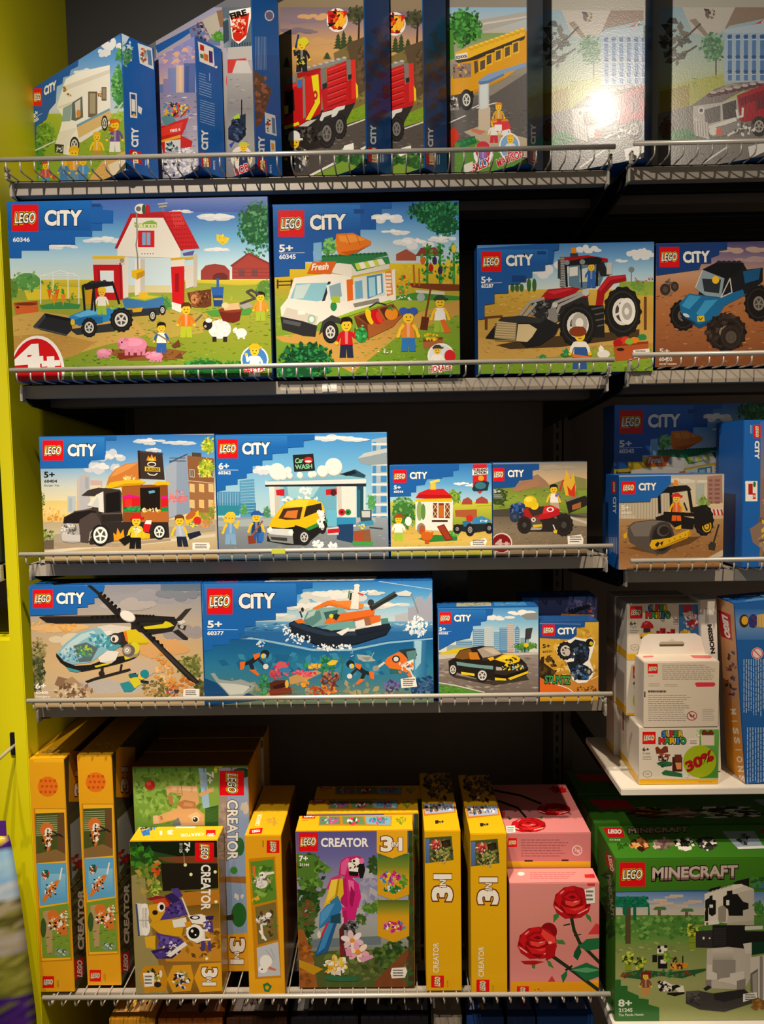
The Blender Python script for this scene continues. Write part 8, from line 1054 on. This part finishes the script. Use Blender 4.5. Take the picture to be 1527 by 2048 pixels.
bm = bmesh.new(); W_ = 0.1235; pts = [(0.004, 0), (W_-0.004, 0), (W_-0.012, 0.030), (W_-0.022, 0.036), (0.022, 0.036), (0.012, 0.030)]   # hang tab with its slot
hole = [(W_/2-0.020, 0.014), (W_/2+0.020, 0.014), (W_/2+0.022, 0.019), (W_/2+0.018, 0.023), (W_/2+0.006, 0.023), (W_/2, 0.028), (W_/2-0.006, 0.023), (W_/2-0.018, 0.023), (W_/2-0.022, 0.019)]
ov = [bm.verts.new((p[0], 0.047, 0.110+p[1])) for p in pts]; hv = [bm.verts.new((p[0], 0.047, 0.110+p[1])) for p in hole]
ed = [bm.edges.new((v[i], v[(i+1) % len(v)])) for v in (ov, hv) for i in range(len(v))]
bmesh.ops.triangle_fill(bm, edges=ed, use_beauty=True); bmesh.ops.solidify(bm, geom=bm.faces[:], thickness=0.0006); me = bpy.data.meshes.new('hang_tab'); bm.to_mesh(me); bm.free(); link('hang_tab', me, card(WH), BX['tabbox'])
a = Art(BX['discount'], 'front', D8, seed=69); a.bg('dfd3c0'); a.r(GOLD, 420, 1795, 1150, 1860); a.badge(458, 1380, 574, 1488); mword(a, 606, 1370, 842, 1482); a.word('6+', 460, 1550, 516, 1550, 32, col='2a2622', part='age_mark'); a.word('71385', 460, 1580, 525, 1580, 16, col='4a443e', part='set_number', off=.01); a.fine('6a625a', 460, 1592, 540, 1630, 2, .3)
a.r('5a9a3c', 960, 1360, 1130, 1790); a.grad(['6aa844', '4a8a30'], 965, 1365, 1125, 1780); a.p('e4d0bc', 970,1400, 1090,1400, 1090,1500, 975,1500); a.p('6a3420', 980,1375, 1000,1360, 1030,1380, 1060,1360, 1085,1385, 1085,1410, 980,1410); a.p('f0e0d0', 865,1440, 955,1435, 955,1500, 865,1505); a.fine('6a4a44', 875, 1450, 945, 1490, 3, .4); a.fl(['f0e4d4', 'a8c878'], 940, 1400, 24, 30, 14, 14)
a.p('7a3420', 570,1520, 590,1508, 620,1535, 650,1505, 680,1510, 685,1560, 640,1570, 580,1575); a.p('a04a34', 600,1565, 705,1580, 700,1595, 610,1590); a.p('5a2418', 595,1590, 690,1595, 680,1640, 600,1635); a.fl(['2a1c18', 'd8d0c8', '8a3a28'], 650, 1610, 40, 24, 20, 16); a.p('2a5a38', 580,1655, 640,1635, 720,1650, 715,1680, 630,1690); a.fl(['2a6a40', '1f4a2c'], 650, 1665, 70, 18, 20, 18); a.r('4a2014', 720, 1600, 808, 1730); a.r('6a3020', 740, 1580, 800, 1640); a.p('d89058', 745,1650, 800,1650, 800,1710, 760,1710); a.p('2a6a40', 625,1740, 660,1715, 760,1735, 870,1765, 860,1785, 760,1775, 640,1760); a.e('8a847c', 502, 1752, 42, 30); a.e('dfd3c0', 502, 1752, 36, 25); a.fine('8a847c', 482, 1742, 524, 1762, 2, .4); a.fine('c88a10', 950, 1810, 1090, 1830, 1, .4); a.p('d8dcd0', 805,1720, 880,1780, 810,1785)
a.e('a4b81c', 960, 1640, 145, 142, n=36, part='price_sticker'); a.t('30%', 'a8181c', 860, 1730, 1085, 1622, 82, .06, .05, 'price_sticker', (-.36, -.93)); a.done()
# ---- leaning blue box
a = Art(BX['missions'], 'front', D8, seed=70); a.bg('2360a8'); a.grad(['2f6cb4', '6f94c0', '3f74b4'], 1262, 300, 1700, 570); a.e('3a2c1c', 1352, 405, 42, 58); a.e('e0a82c', 1358, 400, 30, 38); a.e('2a3478', 1430, 405, 40, 62); a.fl(['2a3478', '4a3458', '8a2c2c'], 1430, 410, 36, 56, 24, 15); a.p('d8b468', 1465,350, 1600,330, 1600,470, 1465,455)
for x in (1480, 1505, 1530): a.l('a88440', 4, x,350, x,455)
a.e('e8dcd8', 1468, 690, 52, 52); a.e('2360a8', 1468, 690, 0.1, 0.1); a.e('d8484c', 1468, 690, 48, 48); a.e('e8dcd8', 1468, 690, 40, 40); a.l('d8484c', 9, 1438,660, 1498,722); a.fine('a8c4e4', 1340, 740, 1700, 1290, 17, .35, True); a.fine('a8c4e4', 1370, 1340, 1700, 1880, 14, .35, True); a.done()
a = Art(BX['missions'], 'left', D8, seed=71); a.bg('d8a070'); a.grad(['d8a474', 'd49c6c', 'cc9464', 'd8962c', 'e0940c'], 1060, 220, 1400, 1900); a.p('c81a20', 1125,305, 1232,350, 1248,578, 1150,540, part='maker_badge'); a.t('LEGO', 'fbfaf5', 1160, 350, 1188, 540, 44, .08, .2, 'maker_badge', (.95, .3)); a.fine('6a4424', 1090, 300, 1110, 430, 2, .4, True); a.fl(['5a3424', '3a3434', '8a4a3c', '4a3a7c', 'c8a080'], 1240, 880, 44, 230, 70, 22); a.p('e0901c', 1195,1160, 1280,1160, 1390,1880, 1330,1880)
for k, ch in enumerate('MISSIONS'): a.t(ch, 'f6ecd8', 1232+k*11, 1180+k*84+(20 if ch == 'I' else 0), 1238+k*11, 1230+k*84-(20 if ch == 'I' else 0), 44, .03 if ch == 'I' else .05, .1, 'title_lettering', (1, -.1))
a.done(); t = Art(BX['missions'], 'top', None, seed=72); t.bg('2a6ab8'); t.p('5a94cc', 100,900, 400,300, 900,200, 950,800); t.l('a8d0e8', 30, 500,200, 900,500); t.done()
B('permission', 'thin white box with sideways lettering between the red cap box and leaning blue box', 0.5335, 1.312, 0.9415, 0.028, 0.302, 0.05, 'd8d4cc', roll=-2.5)
a = Art(BX['permission'], 'front', D8, seed=73); a.bg('dcd8d0'); a.t('MISSION', '2a2624', 1030, 440, 1062, 690, 34, .06, 0, 'title_lettering', (1, -.1)); a.fine('6a6660', 1010, 290, 1040, 460, 3, .5, True); a.done()
# ================================================================ neighbouring bay on the left
shelf(-1.15, -0.656, 1.3444, 'short end of a wire-fronted shelf in the bay left of the green wall', deep=YB-0.02)
B('jungle', 'dark jungle-green box in the bay left of the green wall', -0.80, 1.283, 1.3285, 0.143, 0.262, 0.05, '2c3a34')
a = Art(BX['jungle'], 'front', (0, 780, 3.725), seed=80); a.bg('3a4440'); a.fl(['4a5a54', '2a3230', '5a6058', '6a6a60'], -20, 400, 60, 380, 60, 30); a.fl(['5a8a24', '7aa83a', '3f6a1c'], 0, 730, 24, 60, 30, 14); a.fl(['c83a24', 'e0a84a', '2a2a2c'], 10, 930, 20, 50, 30, 10); a.fl(['2f8a84', '1f6a68'], 20, 1120, 36, 80, 30, 16); a.e('c8401c', 6, 1130, 14, 34); a.p('3a4444', -100,1180, 60,1190, 60,1240, -100,1240); a.done()
struct('trim_4', [(-1.2, 1.34, 1.165, -0.6535, 1.60, 1.19)], M_GREEN)
# soft pouch hanging on the green cladding
def pouch():
    root = empty('toy_pouch', (-0.70, 1.245, 0.50)); tag(root, 'purple and green printed pouch hanging in the bay left of the green wall', 'pouch')
    ox, oy, oz = root.location; nx, nz = 10, 40; bm = bmesh.new(); cl = bm.loops.layers.float_color.new('ink'); g = random.Random(5); grid = {}
    def xr(z): return -0.648+0.030*min(1, max(0, (0.875-z)/0.315))**0.75
    for s in (-1, 1):
        for j in range(nz+1):
            z = 0.50+(0.875-0.50)*j/nz; R = xr(z); L_ = -0.80
            for i in range(nx+1):
                t = i/nx; x = L_+(R-L_)*t; b = 0.021*(math.sin(math.pi*t)**0.6 if 0 < t < 1 else 0)*(math.sin(math.pi*j/nz)**0.5 if 0 < j < nz else 0)
                edge = i in (0, nx) or j in (0, nz); k = (0 if edge else s, i, j)
                if k not in grid: grid[k] = bm.verts.new((x-ox, 1.245+s*b-oy, z-oz))
    memo = {}
    def shade(v):
        if v not in memo:
            z = v.co.z+oz; pal = ['3a1a6a'] if z > 0.855 else ['8ab4dc', '9cc4e0', 'a8ccdc'] if z > 0.80 else ['b8c8d4', 'c8ccd4', 'a8c0d4'] if z > 0.765 else ['6a6a2c', '8a8444', '5a5424', 'a89c7c'] if z > 0.71 else ['b0a898', '9c9486', 'a89c84'] if z > 0.675 else ['7a7a2c', '8a8a34', '6a6824', '9a9444'] if z > 0.60 else ['3a1a6a', '4a2478', '6a682c']
            if z > 0.858 and -0.71 < v.co.x+ox < -0.66: pal = ['f0c81c']
            memo[v] = lin(g.choice(pal))
        return memo[v]
    for s in (-1, 1):
        for j in range(nz):
            for i in range(nx):
                q = [grid[(0 if (a in (0, nx) or b in (0, nz)) else s, a, b)] for a, b in ((i, j), (i+1, j), (i+1, j+1), (i, j+1))]
                try: f = bm.faces.new(q if s < 0 else q[::-1])
                except ValueError: continue
                for lp in f.loops: lp[cl] = (*shade(lp.vert), 1)
    me = bpy.data.meshes.new('pouch_body'); bm.to_mesh(me); bm.free(); link('pouch_body', me, INK, root, True)
    boxes('header_card', [(-0.80-ox, 1.2445-oy, 0.874-oz, -0.652-ox, 1.2455-oy, 0.90-oz)], card('5a2a8a'), root)
    return root
pouch()
def hook(x, z, y0, label):
    r = empty('display_hook', (x, 1.315, z)); tag(r, label, 'hook', 'wire display hooks')
    link('wire_arm', tube_mesh('wire_arm', [(0, 0, 0), (0.0, -0.03, 0.0), (0.004, y0-1.315+0.02, 0.0), (0.006, y0-1.315, 0.010)], 0.003, 8), M_WIRE, r, True)
    boxes('hook_plate', [(-0.012, -0.004, -0.02, 0.012, 0.0, 0.02)], M_DARK, r, 0.001)
    link('label_holder', tube_mesh('label_holder', [(-0.03, y0-1.315-0.002, 0.000), (0.012, y0-1.315-0.002, 0.024)], 0.003, 8), M_WIRE, r, True)
hook(-0.628-0.032, 1.006, 1.205, 'bare wire hook above the hanging pouch, left of the green wall'); hook(-0.715, 0.887, 1.215, 'wire hook carrying the purple pouch, left of the green wall')
# ================================================================ bottom level, seen under the yellow boxes
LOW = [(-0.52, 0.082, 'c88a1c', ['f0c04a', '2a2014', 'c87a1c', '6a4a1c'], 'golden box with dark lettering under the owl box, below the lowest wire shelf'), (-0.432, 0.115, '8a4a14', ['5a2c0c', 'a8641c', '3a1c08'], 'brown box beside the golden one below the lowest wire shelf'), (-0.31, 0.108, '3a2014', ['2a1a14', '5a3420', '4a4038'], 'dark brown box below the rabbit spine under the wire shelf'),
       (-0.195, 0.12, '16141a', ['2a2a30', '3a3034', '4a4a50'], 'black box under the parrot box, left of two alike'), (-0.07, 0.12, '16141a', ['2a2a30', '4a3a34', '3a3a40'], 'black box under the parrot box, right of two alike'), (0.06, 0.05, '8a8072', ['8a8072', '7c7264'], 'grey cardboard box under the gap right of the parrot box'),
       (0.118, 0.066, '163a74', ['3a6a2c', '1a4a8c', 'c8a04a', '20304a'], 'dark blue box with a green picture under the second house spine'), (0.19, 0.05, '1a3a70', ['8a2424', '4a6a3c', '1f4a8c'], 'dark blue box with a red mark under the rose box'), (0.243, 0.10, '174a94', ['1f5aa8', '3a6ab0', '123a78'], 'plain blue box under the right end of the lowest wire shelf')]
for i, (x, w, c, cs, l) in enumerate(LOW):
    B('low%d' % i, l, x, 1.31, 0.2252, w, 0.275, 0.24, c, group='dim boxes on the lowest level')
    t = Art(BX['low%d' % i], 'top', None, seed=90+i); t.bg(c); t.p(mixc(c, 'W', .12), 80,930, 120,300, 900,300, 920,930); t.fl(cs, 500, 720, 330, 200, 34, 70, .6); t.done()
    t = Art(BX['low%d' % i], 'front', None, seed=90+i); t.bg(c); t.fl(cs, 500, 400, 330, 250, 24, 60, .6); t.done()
for o in list(bpy.data.objects):
    if 'dims' in o.keys(): del o['dims']
